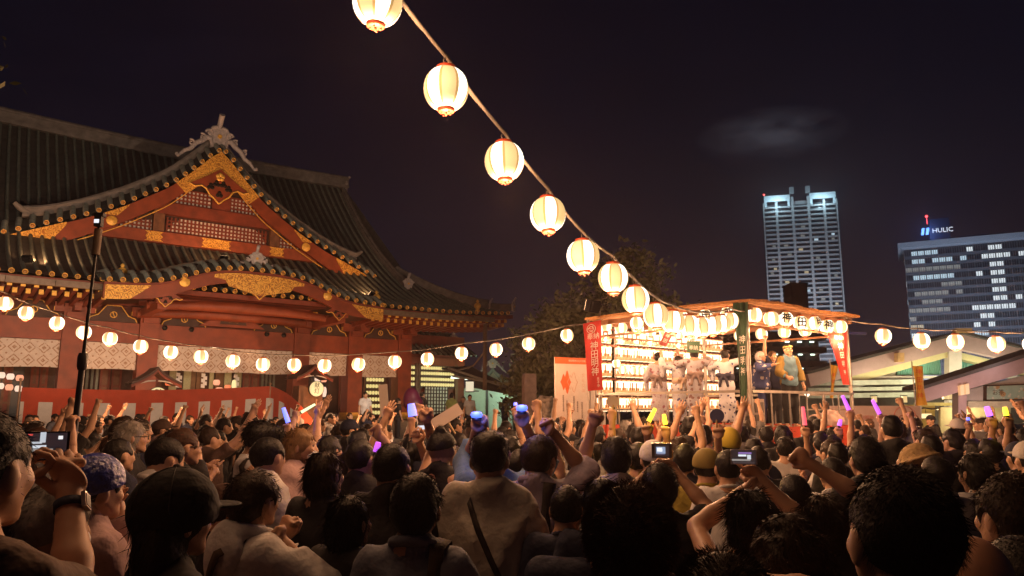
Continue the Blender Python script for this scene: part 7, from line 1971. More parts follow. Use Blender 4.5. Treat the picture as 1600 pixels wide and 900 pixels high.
P14 = who(690, 674, 4.85, "person with topknot, shaved sides and glasses in a black tank top", face=38, hair='topknot', shave=True, glasses=True, shirt='tank', shirtm=C_BLACK, yaw=12, la=(668, 640, 4.95, 'fist', (-.4, .8, -.3)))
P15 = who(962, 684, 4.2, "dark-haired person in pale tee with left fist straight up", face=8, hair='messy', shirt='tee', shirtm=C_CREAM, la=(926, 645, 4.3, 'fist', (-.3, 1, -.2)), fat=1.05)
P16 = who(983, 778, 1.62, "spiky red-brown head of hair at bottom centre, hand raised to its right", face=8, hair='spiky', hairm=HRED, shirt='tee', shirtm=C_PINK, strands=14000, ra=(1066, 860, 1.55, 'cup', (.7, .2, -1)), messyamt=.008, H=1.60)
P17 = who(1030, 722, 3.5, "person in black tee photographing with a compact camera held overhead", face=8, hair='messy', shirt='tee', shirtm=C_BLACK, ra=(1054, 712, 3.8, 'phone', (1, 0, -.8), dict(back=(.6, -.5, .2))), la=(1010, 716, 3.8, 'phone', (-1, 0, -.8), dict(back=(-.6, -.5, .2))), H=1.53, fat=1.08)
P18 = who(1137, 702, 4.5, "broad person in plain white tee beside the raised phone", face=2, hair='short', shirt='tee', shirtm=C_WHITE, fat=1.1, loose=.024, wrinkle=.02)
P19 = who(1168, 766, 2.75, "bare-armed woman with dark bob holding a phone up in landscape", face=4, hair='bob', shirt='tank', shirtm=C_WHITE, H=1.50, ra=(1190, 722, 3.0, 'point', (1, .1, -.5), dict(back=(.5, -.6, .2))), la=(1158, 738, 3.0, 'phone', (-1, .1, -.6), dict(back=(-.5, -.6, .2))), strands=9000)
P20 = who(1282, 757, 2.85, "brown-haired person thrusting a bare right arm and fist up to the left", face=-2, hair='bob', hairm=HBR, shirt='tee', shirtm=C_BLACK, H=1.47, ra=(1266, 700, 3.0, 'fist', (1.0, -.1, .35)), strands=9000)
P21 = who(1408, 738, 1.27, "very large dark head with a visible left ear at lower right", face=2, hair='short', hairm=mat("hair_near_black", (.016, .009, .008), .6, noise=.35, scale=70, spec=.3, bump=.25), shirt='tee', shirtm=C_BLACK, strands=17000, fat=1.05, H=1.69, hv=.0055)
P22 = who(1517, 814, 1.62, "bald head beside the very large dark head", face=4, hair='bald', shirt='collar', shirtm=C_GREY, skin=(.44, .23, .14), H=1.53)
P23 = who(1580, 744, 2.15, "dark-haired person in pale shirt cut by the right edge", face=-8, hair='messy', hairm=HBR, shirt='tee', shirtm=C_CREAM, strands=9000)
P24 = who(1463, 712, 4.1, "person in grey leaf-print shirt behind the very large dark head", face=-6, hair='short', shirt='collar', shirtm=C_CAMO, fat=1.02, loose=.024)
P25 = who(1530, 706, 4.3, "person in pale grey tee with lowered dark head near the right edge", face=-14, hair='bob', shirt='tee', shirtm=C_WHITE, nod=18)
P26 = who(1352, 684, 4.15, "wide-haired person in black straight above the very large dark head", face=0, hair='messy', shirt='tee', shirtm=C_BLACK)
P27 = who(1420, 694, 4.5, "person with a straw hat tipped back on the head", face=-30, hair='bob', hat='bucket', hatm=mat("straw", (.42, .28, .13), .8, noise=.3, scale=50, bump=.4), nod=-24, shirt='tee', shirtm=C_GREY, yaw=-8)
P28 = who(1232, 812, 1.66, "curly brown head at the bottom edge left of the very large head", face=4, hair='messy', hairm=HBR, shirt='tee', shirtm=C_BROWN, strands=10000, messyamt=.010, H=1.55)
P29 = who(1128, 862, 1.32, "dark crown of hair just rising over the bottom edge", face=4, hair='spiky', hairm=HBR, shirt='tee', shirtm=C_BLACK, strands=9000, H=1.52)
P30 = who(1139, 672, 6.0, "person in a bright yellow knitted hat before the stage", face=-4, hair='short', hat='beanie', hatm=mat("knit_yellow", (.50, .36, .05), .8, noise=.2), shirt='tee', shirtm=C_BLACK)
P31 = who(1103, 703, 4.7, "person in yellow cap and yellow-trimmed shirt beneath the glow sticks", face=20, hair='short', hat='cap', hatm=mat("cap_mustard", (.26, .19, .05), .8, noise=.2), shirt='tee', shirtm=cl("cloth_mustard", (.28, .21, .03)), yaw=-20)
P32 = who(205, 657, 5.6, "grey-haired person with glasses and black shirt, right profile", face=66, hair='bob', hairm=HGR, browc=(.2, .17, .15), glasses=True, shirt='collar', shirtm=C_BLACK, yaw=8)
P33 = who(284, 668, 4.7, "man with glasses cupping a hand to his mouth and shouting", face=58, hair='short', hairm=HRED, glasses=True, shirt='collar', shirtm=C_BLACK, yaw=12, ra=(312, 694, 4.95, 'cup', (.5, .1, -1), dict(back=(.8, .4, .1))))
P34 = who(250, 681, 4.1, "man in pale shirt with a bag strap looking down to the right", face=52, hair='short', shirt='collar', shirtm=C_CREAM, yaw=14, nod=14, fat=1.0, straps=[(-1, 'bag_strap', STRAPB, .03, 'cross')], ra=(275, 780, 4.3, 'relax', (.6, -.3, -1)))
P35 = who(147, 718, 2.85, "person in a round glossy blue hat with hands pressed together", face=40, hair='short', hat='beanie', hatm=mat("sequin_blue", (.03, .045, .28), .28, noise=.6, scale=60, bump=.5, spec=.8), shirt='long', shirtm=C_PINK, ra=(192, 768, 3.05, 'flat', (.7, -.2, -1)), la=(182, 772, 3.1, 'flat', (-.6, -.2, -1)), yaw=8)
P36 = who(78, 752, 2.35, "person with grey tousled hair and a face mask below the raised phone", face=55, hair='messy', hairm=HGR, mask=True, shirt='tee', shirtm=C_BROWN, yaw=15, nod=8, H=1.55)
P37 = who(352, 768, 3.35, "brown-capped head between the black cap and the hooded top", face=60, hair='short', hat='cap', hatm=cl("cap_brown", (.07, .03, .02)), shirt='tee', shirtm=C_BLACK, H=1.45, yaw=10)
P38 = who(1020, 690, 4.9, "person in a white cap left of the compact camera", face=6, hair='short', hat='cap', hatm=C_WHITE, shirt='tee', shirtm=C_GREY, nod=-6)
P39 = who(562, 686, 4.4, "dark-haired person with right fist up at left of the broad black tee", face=22, hair='short', shirt='tee', shirtm=C_BLACK, ra=(598, 664, 4.6, 'fist', (.5, .8, -.3)), fat=1.05)
P40 = who(1300, 700, 4.6, "low dark head left of the wide-haired person", face=0, hair='short', shirt='polo', shirtm=C_WHITE, H=1.50)
P41 = who(1240, 735, 3.6, "dark short-haired head behind the raised bare arm", face=0, hair='short', shirt='tee', shirtm=C_CREAM, H=1.48)
P42 = who(940, 742, 3.2, "long dark-haired head left of the compact camera user", face=6, hair='long', shirt='tee', shirtm=C_NAVY, H=1.50)
P43 = who(885, 760, 3.3, "dark-haired person with a navy rucksack behind the lavender shirt", face=12, hair='short', shirt='tee', shirtm=C_NAVY, H=1.46, straps=[(1, 'rucksack_strap', STRAP, .05, 'pack')], pack=C_NAVY)
P44 = who(545, 770, 3.0, "low dark head below the purple-lit fan", face=30, hair='bob', shirt='tee', shirtm=C_BLACK, H=1.45)
P45 = who(1590, 800, 1.75, "lowest dark head in the lower right corner", face=-6, hair='short', shirt='tee', shirtm=C_BROWN, H=1.50, strands=9000)

# seams, button and rear band of the big cap
Rn_, hc_, s_c = P2['head']; Hc = lambda x, y, z: Vector(hc_ + Rn_ @ (np.array([x, y, z]) * s_c)); hat_ = P2['kids']['hat']
m = MB()
for k in range(6):
    a = k * math.pi / 3 + .5; m.tube([Hc(.1125 * math.cos(a) * math.cos(t), -.01 + .1345 * math.sin(a) * math.cos(t), .022 + .1285 * math.sin(t)) for t in np.linspace(.05, 1.5, 10)], .0016, 4)
m.build("seam", mat("cap_seam", (.03, .028, .028), .8, noise=0), hat_)
m = MB(); m.lathe([(.011, 0), (.009, .006), (.001, .008)], 10, c=Hc(0, -.01, .150)); m.build("button", mat("cap_seam", (.03, .028, .028), .8, noise=0), hat_)
# wristwatch of the man with the phone
sh, el, wr, u, w, a = P1['arms'][1]
M4 = P1['M']; c = Vector(wr) - Vector(w) * .022; axis = Vector(w).normalized()
Mw = axis.to_track_quat('Z', 'Y').to_matrix()
m = MB(); m.lathe([(.0315, -.011), (.0345, -.011), (.0345, .011), (.0315, .011)], 20, c=c, M=Mw); band = m.build("watch_strap", C_NAVY, P1['root'])
camdir = (M4.inverted() @ Vector((0, 0, HC)) - c); camdir = (camdir - axis * camdir.dot(axis)).normalized(); side_ = (axis.cross(camdir)).normalized(); fd = (camdir * .35 + side_ * (1 if (M4.to_3x3() @ side_).x > 0 else -1)).normalized()
Mf = Matrix((axis.cross(fd), axis, fd)).transposed()
m = MB(); m.box(c + fd * .037, (.034, .040, .010), Mf); ws = m.build("watch_case", mat("watch_steel", (.5, .42, .36), .3, metal=.8, noise=0), band)
m = MB(); m.box(c + fd * .0425, (.026, .032, .002), Mf); m.build("watch_glass", BLACKM, band)

# ---------------------------------------------------------------- things in their hands
def screen_item(name, label, cat, c, normal, up, W, H, T, bodym, bits, scr=(.9, .9), base=.012):
    t = thing(name, label, cat, c); x = Vector(up).cross(Vector(normal)).normalized(); M = frame((0, 0, 0), x, up)
    def bx_(cx, cy, w, h, z0, z1): return [M @ Vector((cx + sx * w / 2, cy + sy * h / 2, z)) for z in (z0, z1) for sx, sy in ((-1, -1), (1, -1), (1, 1), (-1, 1))]
    F = [(0, 3, 2, 1), (4, 5, 6, 7), (0, 1, 5, 4), (1, 2, 6, 5), (2, 3, 7, 6), (3, 0, 4, 7)]
    m = MB(); m.add(bx_(0, 0, W, H, -T, 0), F); b = m.build("case", bodym, t)
    m = MB(); m.add(bx_(0, 0, W * scr[0], H * scr[1], 0, .0008), F); s = m.build("screen", glow("screen_dark", (.10, .11, .16), .10, False), t)
    for i, (cx, cy, w, h, col, es) in enumerate(bits):
        m = MB(); m.add(bx_(cx * W, cy * H, w * W, h * H, .001, .0014), F); m.build("screen_picture", glow("scr_%d_%d_%d_%d" % (col[0] * 99, col[1] * 99, col[2] * 99, es * 10), col, es, False), s)
    return t
WB = (.85, .92, 1.0)
c = pix(64, 697, 1.90)
ph1 = screen_item("phone", "phone in landscape filming the stage at the left edge", "phone", c, (-c.x * .75 + 1.2, -c.y, .05), (0, 0, 1), .128, .071, .008, BLACKM,
    [(-.12, -.02, .42, .10, WB, .75), (-.16, .12, .34, .07, WB, .55), (-.04, -.14, .5, .09, (.9, .85, .8), .35), (.02, .3, .10, .36, WB, .6), (-.28, -.08, .08, .34, WB, .5), (.33, .28, .08, .12, (1, 1, 1), .9), (-.2, .40, .08, .05, (1, .1, .08), .8), (0, -.34, .9, .12, (.25, .18, .2), .35), (-.1, -.38, .6, .06, (.12, .1, .12), .3)])
c = pix(1034, 704, 3.78)
screen_item("camera", "silver compact camera with a bright rear screen held overhead", "camera", c, (-.15, -1, .0), (0, 0, 1), .098, .072, .03, mat("camera_silver", (.18, .16, .17), .35, metal=.5, noise=0), [(-.05, .02, .46, .46, (.5, .66, .95), .55), (-.10, .06, .26, .26, (1, 1, 1), 1.2), (-.05, -.24, .4, .08, (.2, .2, .35), .4)], (.72, .80))
c = pix(1162, 714, 2.98)
screen_item("phone", "phone in landscape with a pale case held up right of centre", "phone", c, (-.25, -1, .02), (0, 0, 1), .100, .058, .007, mat("phone_case_pale", (.40, .33, .30), .5, noise=0), [(-.05, .1, .3, .12, WB, 1.0), (.05, .26, .5, .10, (.5, .3, .9), .5), (-.1, -.2, .7, .12, (.8, .75, .7), .35), (.2, 0, .14, .3, WB, .7), (0, -.38, .8, .1, (.15, .12, .14), .3)])
def stick(label, c, d, L, r, col, es, lamp_w=.5, name="glow_stick", handle=.10):
    c = Vector(c); d = Vector(d).normalized(); t = thing(name, label, "glow stick", c)
    m = MB(); m.tube([d * .0, d * L * .5, d * L], [r, r * .95, r * .75], 10); m.build("tube", glow("stick_%d_%d_%d" % (col[0] * 99, col[1] * 99, col[2] * 99), col, es, False), t)
    m = MB(); m.tube([d * -handle, d * .0], [r * .85, r * .9], 8); m.build("handle", BLACKM, t)
    if lamp_w: lamp("glow", t, d * (L + .03), lamp_w, col, .03)
    return t
BLU = (.10, .16, 1.0); YEL = (1.0, .62, .03); PUR = (.62, .10, 1.0); PNK = (1.0, .08, .14)
def fan(label, c, up, normal, r, mt, lit=None):
    t = thing("round_fan", label, "fan", c); x = Vector(up).cross(Vector(normal)).normalized(); M = frame((0, 0, 0), x, up)
    n = 20; V = [M @ Vector((r * math.cos(a) * 1.06, r * math.sin(a), z)) for z in (-.003, .003) for a in np.linspace(0, 6.283, n, endpoint=False)]
    m = MB(); m.add(V, [tuple(range(n))[::-1], tuple(range(n, 2 * n))] + [(i, (i + 1) % n, n + (i + 1) % n, n + i) for i in range(n)]); m.build("leaf", mt, t)
    m = MB(); m.tube([M @ Vector((0, -r * .6, .004)), M @ Vector((0, -r - .06, .0))], .008, 6); m.build("handle", mat("bamboo", (.4, .28, .14), .6), t)
    return t
fan("small purple-lit round fan held before the floral shirt", pix(566, 722, 4.95), (0.1, 0, 1), (-.4, -1, 0), .075, mat("fan_violet", (.28, .26, .55), .5, noise=.5, scale=25, emit=(.35, .35, 1.0), es=.28))

# people holding lights up in the middle of the crowd
MID = "people holding things up in the crowd"
def holder(px, py, Y, label, dx=.24, side=1, H=1.54, pose='fist', **k):
    """hand at the pixel, head dx metres to its other side"""
    h = pix(px, py, Y); loc = Vector((h.x - side * dx, Y - .12, 0)); t = to_px((loc.x, loc.y, H)); k.setdefault('shirtm', [C_BLACK, C_GREY, C_NAVY, C_CREAM][int(abs(px)) % 4]); k.setdefault('hair', ['short', 'bob', 'messy', 'fringe'][int(abs(px)) % 4])
    a = (px, py, Y, pose, (side * .35, 1, -.3)); 
    return who(t[0], t[1], loc.y, label, group=MID, near=False, H=H, **({'ra': a} if side > 0 else {'la': a}), **k), h
def held(px, py, Y, lab_p, lab_s, d, L, r, col, es, lw, **k):
    P, h = holder(px, py, Y, lab_p, **k); e = k.get('side', 1); c = hand_at(P, e, .0, .07, -.032); stick(lab_s, c + Vector(d).normalized() * .03, d, L, r, col, es, lw); return P
held(452, 664, 5.8, "person in grey raising a blue glow stick left of the shrine's right shelter", "long blue glow stick tilted up to the left below the red curtain", (-.35, 0, .9), .12, .018, BLU, 2.6, 1.2)
held(461, 645, 6.4, "person raising a pale green glow stick above the blue one", "pale green-white glow stick tilted to the right below the red curtain", (.85, 0, .5), .13, .013, (.75, 1.0, .55), 1.3, .3)
stick("purple-lit band near the broad black tee", pix(588, 706, 3.95), (.2, 0, 1), .05, .018, PUR, 1.3, .3, handle=.02)
held(645, 655, 6.0, "person lifting a blue-lit cup below the shrine's right columns", "blue-lit cup-shaped light below the shrine's right columns", (-.15, 0, .9), .10, .036, BLU, 1.6, 1.2)
for i, (P, e) in enumerate(((P12, -1), (P12, 1))):
    c = hand_at(P, e, .0, .075, .02); c.z += .045; t = thing("finger_light", ["blue light on the left fist of the denim jacket", "blue light on the right fist of the denim jacket"][i], "light", c); m = MB(); m.lathe([(.001, -.018), (.026, -.014), (.032, 0), (.026, .014), (.001, .018)], 12); m.build("lens", glow("finger_light_blue", (.06, .13, 1.0), 2.4, False), t); m = MB(); m.lathe([(.028, -.03), (.028, -.016), (.001, -.016)], 10); m.build("base", BLACKM, t); lamp("glow", t, (0, -.05, .03), 1.0, BLU, .03)
held(806, 640, 7.2, "person raising a small blue light beside the denim jacket", "small blue light between the denim jacket and the guardian lion", (0, 0, 1), .03, .02, BLU, 2.4, .4, side=-1)
held(1010, 664, 5.4, "person in dark shirt holding a yellow glow stick tilted right", "longer yellow glow stick tilted to the right before the stage", (.5, 0, .9), .105, .017, YEL, 2.6, 2.2, side=-1)
held(1042, 668, 5.6, "person holding a short upright yellow glow stick", "short upright yellow glow stick before the stage", (-.12, 0, 1), .075, .018, YEL, 3.0, 2.2, shirtm=_M["cloth_mustard"])
held(1329, 645, 7.5, "person raising a purple glow stick at the stage's right end", "purple glow stick tilted left at the right end of the stage", (-.35, 0, .9), .15, .020, PUR, 2.6, .8)
held(1377, 651, 7.6, "person raising a purple glow stick before the hoarding", "purple glow stick tilted left before the pinkish hoarding", (-.4, 0, .9), .15, .021, PUR, 2.8, .8)
held(1310, 668, 8.0, "person holding a small purple light low by the stage's right end", "small purple light low beside the stage's right end", (.3, 0, .9), .07, .022, PUR, 2.2, .4)
held(1259, 668, 7.0, "person holding a red baton straight up before the stage", "red glowing baton held upright before the man in yellow", (-.06, 0, 1), .17, .020, PNK, 1.3, .4)
held(1549, 655, 6.5, "person raising a violet light before the lit shop counter", "violet light held up before the lit shop counter", (-.25, 0, .9), .08, .026, (.35, .08, 1.0), 2.6, .8)
held(1574, 655, 6.3, "person raising a yellow light near the right edge", "yellow light held up near the right edge", (-.1, 0, .9), .07, .022, YEL, 2.4, 1.0)
held(1512, 660, 8.5, "person with a tiny blue light left of the violet one", "tiny blue light left of the violet one at the right", (0, 0, 1), .03, .02, BLU, 2.4, .3)
P, h = holder(957, 645, 5.9, "person holding up a pale round fan by the red banner", side=1, pose='grip'); fan("pale round fan held up by the lantern wall's left end", hand_at(P, 1, 0, .07, -.03) + Vector((0, 0, .09)), (0, 0, 1), (-.1, -1, 0), .047, mat("fan_pale", (.42, .33, .36), .6, noise=.1))
P, h = holder(1120, 668, 5.2, "person holding up a blue-grey round fan before the dancers", side=-1, pose='grip', shirtm=C_BLACK); fan("blue-grey round fan held up before the dancers", hand_at(P, -1, 0, .07, -.03) + Vector((0, 0, .085)), (0.1, 0, 1), (-.1, -1, 0), .047, mat("fan_blue", (.12, .13, .26), .6, noise=.1))
P, h = holder(868, 668, 4.8, "person holding up a small pink-lit phone behind the lavender shirt", side=1, pose='phone'); screen_item("phone", "small pink-lit phone behind the lavender shirt", "phone", pix(860, 676, 4.75), (-.6, -1, .2), (.3, 0, 1), .034, .062, .006, BLACKM, [(0, .05, .7, .6, (1, .55, .75), 1.2)])
P, h = holder(655, 674, 5.2, "person holding a blue-white phone low beside the topknot", side=-1, pose='phone'); screen_item("phone", "blue-white phone screen held low beside the topknot", "phone", pix(659, 668, 5.2), (-.3, -1, .5), (0, .3, 1), .075, .040, .006, BLACKM, [(0, 0, .8, .7, (.6, .8, 1), .9)])
def placard(label, c, W, H, tilt):
    t = thing("placard", label, "placard", c, 0); Mr = Matrix.Rotation(tilt, 3, 'Y'); m = MB(); m.box((0, 0, 0), (W, .012, H), Mr); m.build("board", mat("placard_paper", (.50, .42, .36), .8, noise=.1), t); m = MB(); m.tube([Mr @ Vector((0, .02, -H / 2 - .25)), Mr @ Vector((0, .02, H * .3))], .01, 6); m.build("stick", mat("bamboo", (.4, .28, .14), .6), t)
P, h = holder(602, 660, 8.5, "person carrying a narrow white placard by the shrine's right columns", side=1, pose='grip'); placard("narrow white placard held up by the shrine's right columns", hand_at(P, 1, 0, .07, -.03) + Vector((-.02, .0, .26)), .10, .36, R(-6))
P, h = holder(682, 668, 7.8, "person waving a pale cloth-like placard right of the pillars", side=-1, pose='grip'); placard("pale slanting placard right of the shrine's pillars", hand_at(P, -1, 0, .07, -.03) + Vector((.1, 0, .12)), .36, .12, R(-32))
# the tall monopod at the left
p0, p1 = pix(116, 668, 3.9), pix(154, 352, 3.95); P, h = holder(116, 655, 3.9, "person gripping the tall black monopod at the left", side=1, H=1.58, pose='grip', hair='short', shirtm=C_BLACK)
c = hand_at(P, 1, 0, .07, -.03); d = (p1 - p0).normalized(); p0 = c - d * .12; L = (p1 - p0).length
t = thing("monopod", "tall thin black monopod with a small camera on top, tilted right", "monopod", p0); m = MB(); m.tube([d * .42, d * L], [.010, .007], 8); m.build("pole", BLACKM, t); m = MB(); m.tube([d * 0, d * .40], .016, 10); m.lathe([(.02, -.02), (.026, 0), (.026, .05), (.02, .07)], 10, c=d * .40); m.build("grip", BLACKM, t)
m = MB(); m.tube([d * (L * .86), d * (L * .985)], .021, 10); m.build("head_grip", mat("grip_brown", (.08, .05, .03), .6), t)
t2 = thing("action_camera", "small camera with a pale screen on top of the monopod", "camera", p1 + Vector((0, 0, .02))); m = MB(); m.box((0, 0, 0), (.038, .03, .055)); m.box((0.004, 0, .038), (.05, .034, .02)); m.build("case", BLACKM, t2); m = MB(); m.box((-.004, -.0165, .0), (.026, .002, .020)); m.build("screen", glow("screen_white", (.85, .9, 1), 1.1, False), t2)

# ---------------------------------------------------------------- onlookers on the terrace
for i, (x, y, Y, lb, f, k) in enumerate(((571, 612, 26.0, "person in white shirt on the shrine steps by the lantern rack", 150, dict(shirtm=C_WHITE)), (622, 622, 26.5, "person in black by the red pillar beside the pink balloon", 60, dict(shirtm=C_BLACK, la=dict(u=(-.3, .9, .1), f=(0, .7, .8), h='flat'))), (660, 612, 27.5, "person in black standing before the lattice door", 40, dict(shirtm=C_BLACK)), (706, 614, 28.0, "person with greenish vest under the strip light", 20, dict(shirtm=cl("cloth_lime", (.25, .30, .10)))), (724, 619, 28.6, "small person in grey beneath the box lantern", 190, dict(shirtm=C_GREY)), (734, 616, 28.2, "person in white shirt beneath the box lantern", 170, dict(shirtm=C_WHITE)), (789, 622, 28.0, "person in dark shirt against the bright pavilion wall", 60, dict(shirtm=C_NAVY)))):
    p = pix(x, y, Y); ground = .80 if x > 640 else 0.80
    spx = dict(H=max(1.5, min(1.75, p.z - ground)), hair=['short', 'messy', 'short', 'messy', 'short', 'short', 'bob'][i], strands=200); spx.update(k); build_person(spx, lb, (p.x, p.y, p.z - spx['H']), f, "onlookers on the terrace", near=False)
m = MB(); p = pix(585, 640, 26.2); m.box((p.x, p.y + .3, .4), (2.2, 2.4, .80)); o = m.build("stair_landing", STONE); o["label"] = "low stone landing beside the red curtain's lower end"; o["category"] = "landing"
S = SDF(.05); S.ell((0, 0, -.05), (.30, .25, .42)); S.ell((0.08, 0, -.2), (.34, .28, .30)); o = link("balloon", np_mesh("balloon", [S.mesh(.04)], mat("balloon_magenta", (.11, .014, .05), .4, noise=.1)), None, pix(643, 622, 26.6)); o["label"] = "dark pink balloon-like bulk beside the shrine's last pillar"; o["category"] = "balloon"

# ---------------------------------------------------------------- the packed rows
def pose(e, u, f, h='fist', **k): return dict(u=(e * u[0], u[1], u[2]), f=(e * f[0], f[1], f[2]), h=h, **k)
UPF = lambda e: pose(e, (.3, .6, .45), (-.12, .35, 1)); UPO = lambda e: pose(e, (.4, .5, .55), (.28, .3, .9), 'flat'); HI = lambda e: pose(e, (.2, .5, .85), (-.18, .3, 1)); BENT = lambda e: pose(e, (.6, .5, .1), (-.1, .35, 1), 'fist'); CLAP = lambda e: pose(e, (.25, .5, -.75), (-.42, .6, .7), 'flat')
VAR = [("short-haired", dict(hair='short'), "arms down"), ("bob-haired", dict(hair='bob', hairm=HBR), "arms down"), ("tousle-haired", dict(hair='messy'), "arms down"), ("long-haired", dict(hair='long'), "arms down"), ("capped", dict(hair='short', hat='cap'), "arms down"), ("bun-haired", dict(hair='bun'), "arms down"), ("fringed", dict(hair='fringe', glasses=False), "arms down"),
       ("short-haired", dict(hair='short', ra=UPF(1)), "right fist up"), ("bob-haired", dict(hair='bob', ra=HI(1)), "right arm straight up"), ("tousle-haired", dict(hair='messy', la=UPF(-1)), "left fist up"), ("short-haired", dict(hair='short', ra=UPO(1)), "open right hand up"), ("long-haired", dict(hair='long', ra=UPO(1), la=UPO(-1)), "both hands up"), ("fringed", dict(hair='fringe', ra=BENT(1), la=BENT(-1)), "both fists raised"), ("capped", dict(hair='short', hat='cap', la=UPO(-1)), "open left hand up"), ("pony-tailed", dict(hair='pony', ra=CLAP(1), la=CLAP(-1)), "clapping"), ("tousle-haired", dict(hair='messy', hairm=HBR, ra=CLAP(1), la=CLAP(-1)), "clapping"), ("bob-haired", dict(hair='bob', la=HI(-1)), "left arm straight up")]
built = []
for hn, sp, pn in VAR:
    sp = dict(sp, H=1.65, eyes=False); sp.setdefault('strands', 900); ms, hands, arms, hd = person_meshes(sp, near=False); built.append(ms)
SHIRTS = [("black shirt", C_BLACK)] * 7 + [("navy shirt", C_NAVY), ("white shirt", C_WHITE), ("grey shirt", C_GREY), ("navy shirt", C_NAVY), ("cream shirt", C_CREAM), ("slate shirt", C_SLATE), ("brown shirt", C_BROWN), ("pink shirt", C_PINK)]
LAND = [(0, 60, "the dark lantern recess"), (60, 140, "the monopod"), (140, 240, "the left roofed shelter"), (240, 330, "the shrine entrance"), (330, 430, "the curtain's raised corner"), (430, 520, "the right roofed shelter"), (520, 580, "the tall lantern rack"), (580, 650, "the shrine's last pillars"), (650, 710, "the wing's lantern rack"), (710, 800, "the pavilion"), (800, 865, "the guardian lion"), (865, 935, "the notice board"), (935, 1000, "the lantern wall's left end"), (1000, 1060, "the leftmost dancers"), (1060, 1120, "the tall dancer"), (1120, 1170, "the green banner"), (1170, 1225, "the white-wigged performer"), (1225, 1285, "the man in yellow"), (1285, 1345, "the twisted red banner"), (1345, 1440, "the pinkish hoarding"), (1440, 1500, "the yellow booth"), (1500, 1545, "the porch post"), (1545, 1700, "the picture sign")]
def land(x):
    for a, b, n in LAND:
        if a <= x < b: return n
    return LAND[0][2] if x < 0 else LAND[-1][2]
rg = np.random.default_rng(77); spots_ = []
def free(x, y, d): return all((x - a) ** 2 + (y - b) ** 2 > d * d for a, b in PEOPLE)
def in_stage(x, y):
    v = Vector((x, y, 0)) - SN; a = v.dot(e1) / e1.length_squared; b_ = v.dot(e2) / e2.length_squared
    return -.13 < a < 1.4 and -.13 < b_ < 1.4
CA, SA_ = math.cos(SA), math.sin(SA)
def shrine_n(x, y): dx, dy = x - SC0.x, y - SC0.y; return dx * math.sin(SA) - dy * math.cos(SA), dx * math.cos(SA) + dy * math.sin(SA)
# keep sight lines to the people close by: no head right in front of them
def add(x, y):
    PEOPLE.append((x, y)); spots_.append((x, y))
for (y0, y1, sx, sy) in ((5.0, 7.2, .66, .62), (7.2, 10.0, .80, .78), (10.0, 13.6, .95, .95)):
    y = y0; k = 0
    while y < y1:
        x = -(.70 * y + .2) + rg.random() * sx
        while x < .70 * y + .3:
            xx = x + rg.uniform(-.2, .2) * sx; yy = y + rg.uniform(-.3, .3) * sy
            if free(xx, yy, .44) and not in_stage(xx, yy): add(xx, yy)
            x += sx
        y += sy; k += 1
for _ in range(600):
    y = rg.uniform(13.6, 24); x = rg.uniform(-.70 * y, .72 * y)
    n, u = shrine_n(x, y)
    if n < 7.9 or in_stage(x, y) or (x > 1.0 and x < 7.8) or (x > 7.8 and y > 18) or (-.7 < x < 1.4 and y > 17): continue
    if free(x, y, 1.0) and len(spots_) < 226: add(x, y)
spots_ = spots_[:226]
plan = []
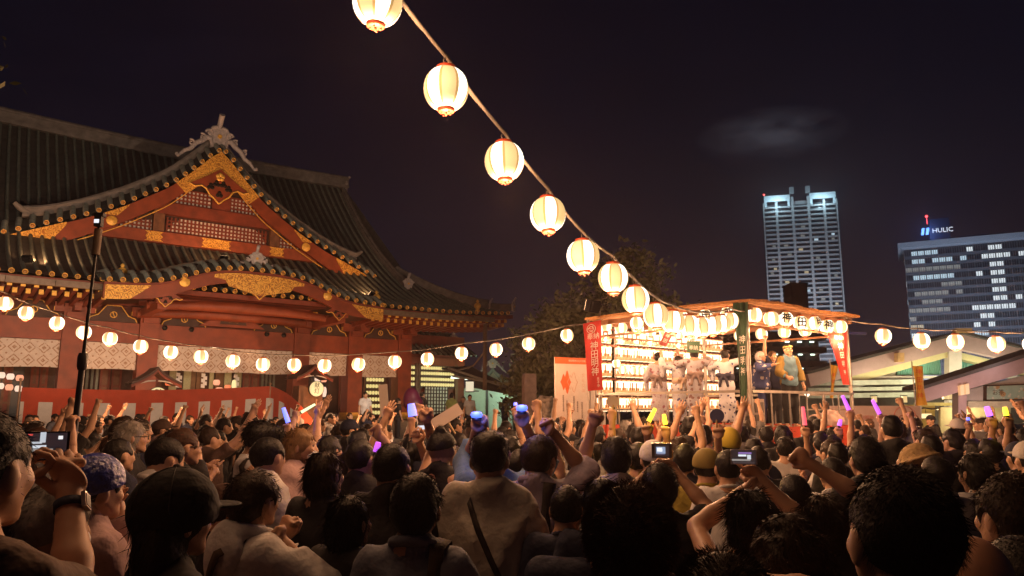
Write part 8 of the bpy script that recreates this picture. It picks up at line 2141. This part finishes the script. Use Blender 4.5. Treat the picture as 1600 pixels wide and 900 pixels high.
for (x, y) in spots_:
    px, _ = to_px((x, y, 1.6))
    wts = np.array([5, 3, 4.5, 2.5, 2, 1, 3, 1.9, 1.0, 1.6, 1.2, .7, 1.0, .7, .8, .8, 1.0]); 
    if y < 5.8: wts = np.array([5, 3, 4, 2.5, 2, 1, 2.5, .8, .5, .5, .4, .2, .2, .2, .6, .6, .5])
    v = rg.choice(len(VAR), p=wts / wts.sum()); s = rg.integers(len(SHIRTS)); H = np.clip(rg.normal(1.60, .065), 1.46, 1.76)
    if y < 6.0: H = min(H, 1.60)
    dep = "near" if y < 7.2 else ("mid" if y < 10 else ("far" if y < 14 else "hindmost"))
    plan.append([px, y, x, v, s, H, "%s %s, %s, in the %s rows below %s" % (VAR[v][0], SHIRTS[s][0], VAR[v][2], dep, land(px))])
cnt = {}
for p in plan: cnt.setdefault(p[6], []).append(p)
for p in plan:
    if len(p[6].split()) > 16: p[6] = p[6].replace(", in the", ",").replace(" rows below", " rows by")
for k, L in cnt.items():
    if len(L) > 1:
        for i, p in enumerate(sorted(L, key=lambda q_: q_[0])): p[6] = ["leftmost ", "second ", "third ", "fourth "][i] + p[6].replace(", in the", ",").replace(" shirt,", ",").replace(" rows below", " rows by").replace("arms down, ", "").replace("straight ", "").replace("performer", "dancer").replace("the curtain's raised corner", "the curtain corner").replace("open ", "")
for px, y, x, v, s, H, lab in plan:
    sc = H / 1.65; f = bearing((x, y)) + rg.normal(0, 9)
    if y > 13.6: f = bearing((x, y)) + rg.normal(0, 15)
    t = thing("person", lab, "person", (x, y, 0), R(-f), "people packed before the stage"); t.scale = (sc * rg.uniform(.95, 1.06), sc, sc)
    for k in ORDER:
        me = built[v].get(k)
        if me is None: continue
        o = link(k, me, t)
        if k == "shirt": o.material_slots[0].link = 'OBJECT'; o.material_slots[0].material = SHIRTS[s][1]
        if k == "hair" and rg.random() < .3: o.material_slots[0].link = 'OBJECT'; o.material_slots[0].material = [HBR, HRED, HGR][rg.choice(3, p=[.6, .3, .1])]
        if k == "hat": o.material_slots[0].link = 'OBJECT'; o.material_slots[0].material = [C_BLACK, C_CREAM, C_NAVY, C_BROWN][rg.integers(4)]
# ================================================================ thin haze, added for halos round the lamps
hz = bpy.data.materials.new("night_haze"); hz.use_nodes = True; hz.node_tree.nodes.clear()
ho = hz.node_tree.nodes.new("ShaderNodeOutputMaterial"); hv_ = hz.node_tree.nodes.new("ShaderNodeVolumePrincipled")
hv_.inputs["Color"].default_value = (.88, .70, .74, 1); hv_.inputs["Density"].default_value = .0008; hv_.inputs["Anisotropy"].default_value = .72
hz.node_tree.links.new(hv_.outputs[0], ho.inputs["Volume"])
m = MB(); m.box((60, 250, 79), (700, 700, 160)); o = m.build("haze", hz, kind="stuff")
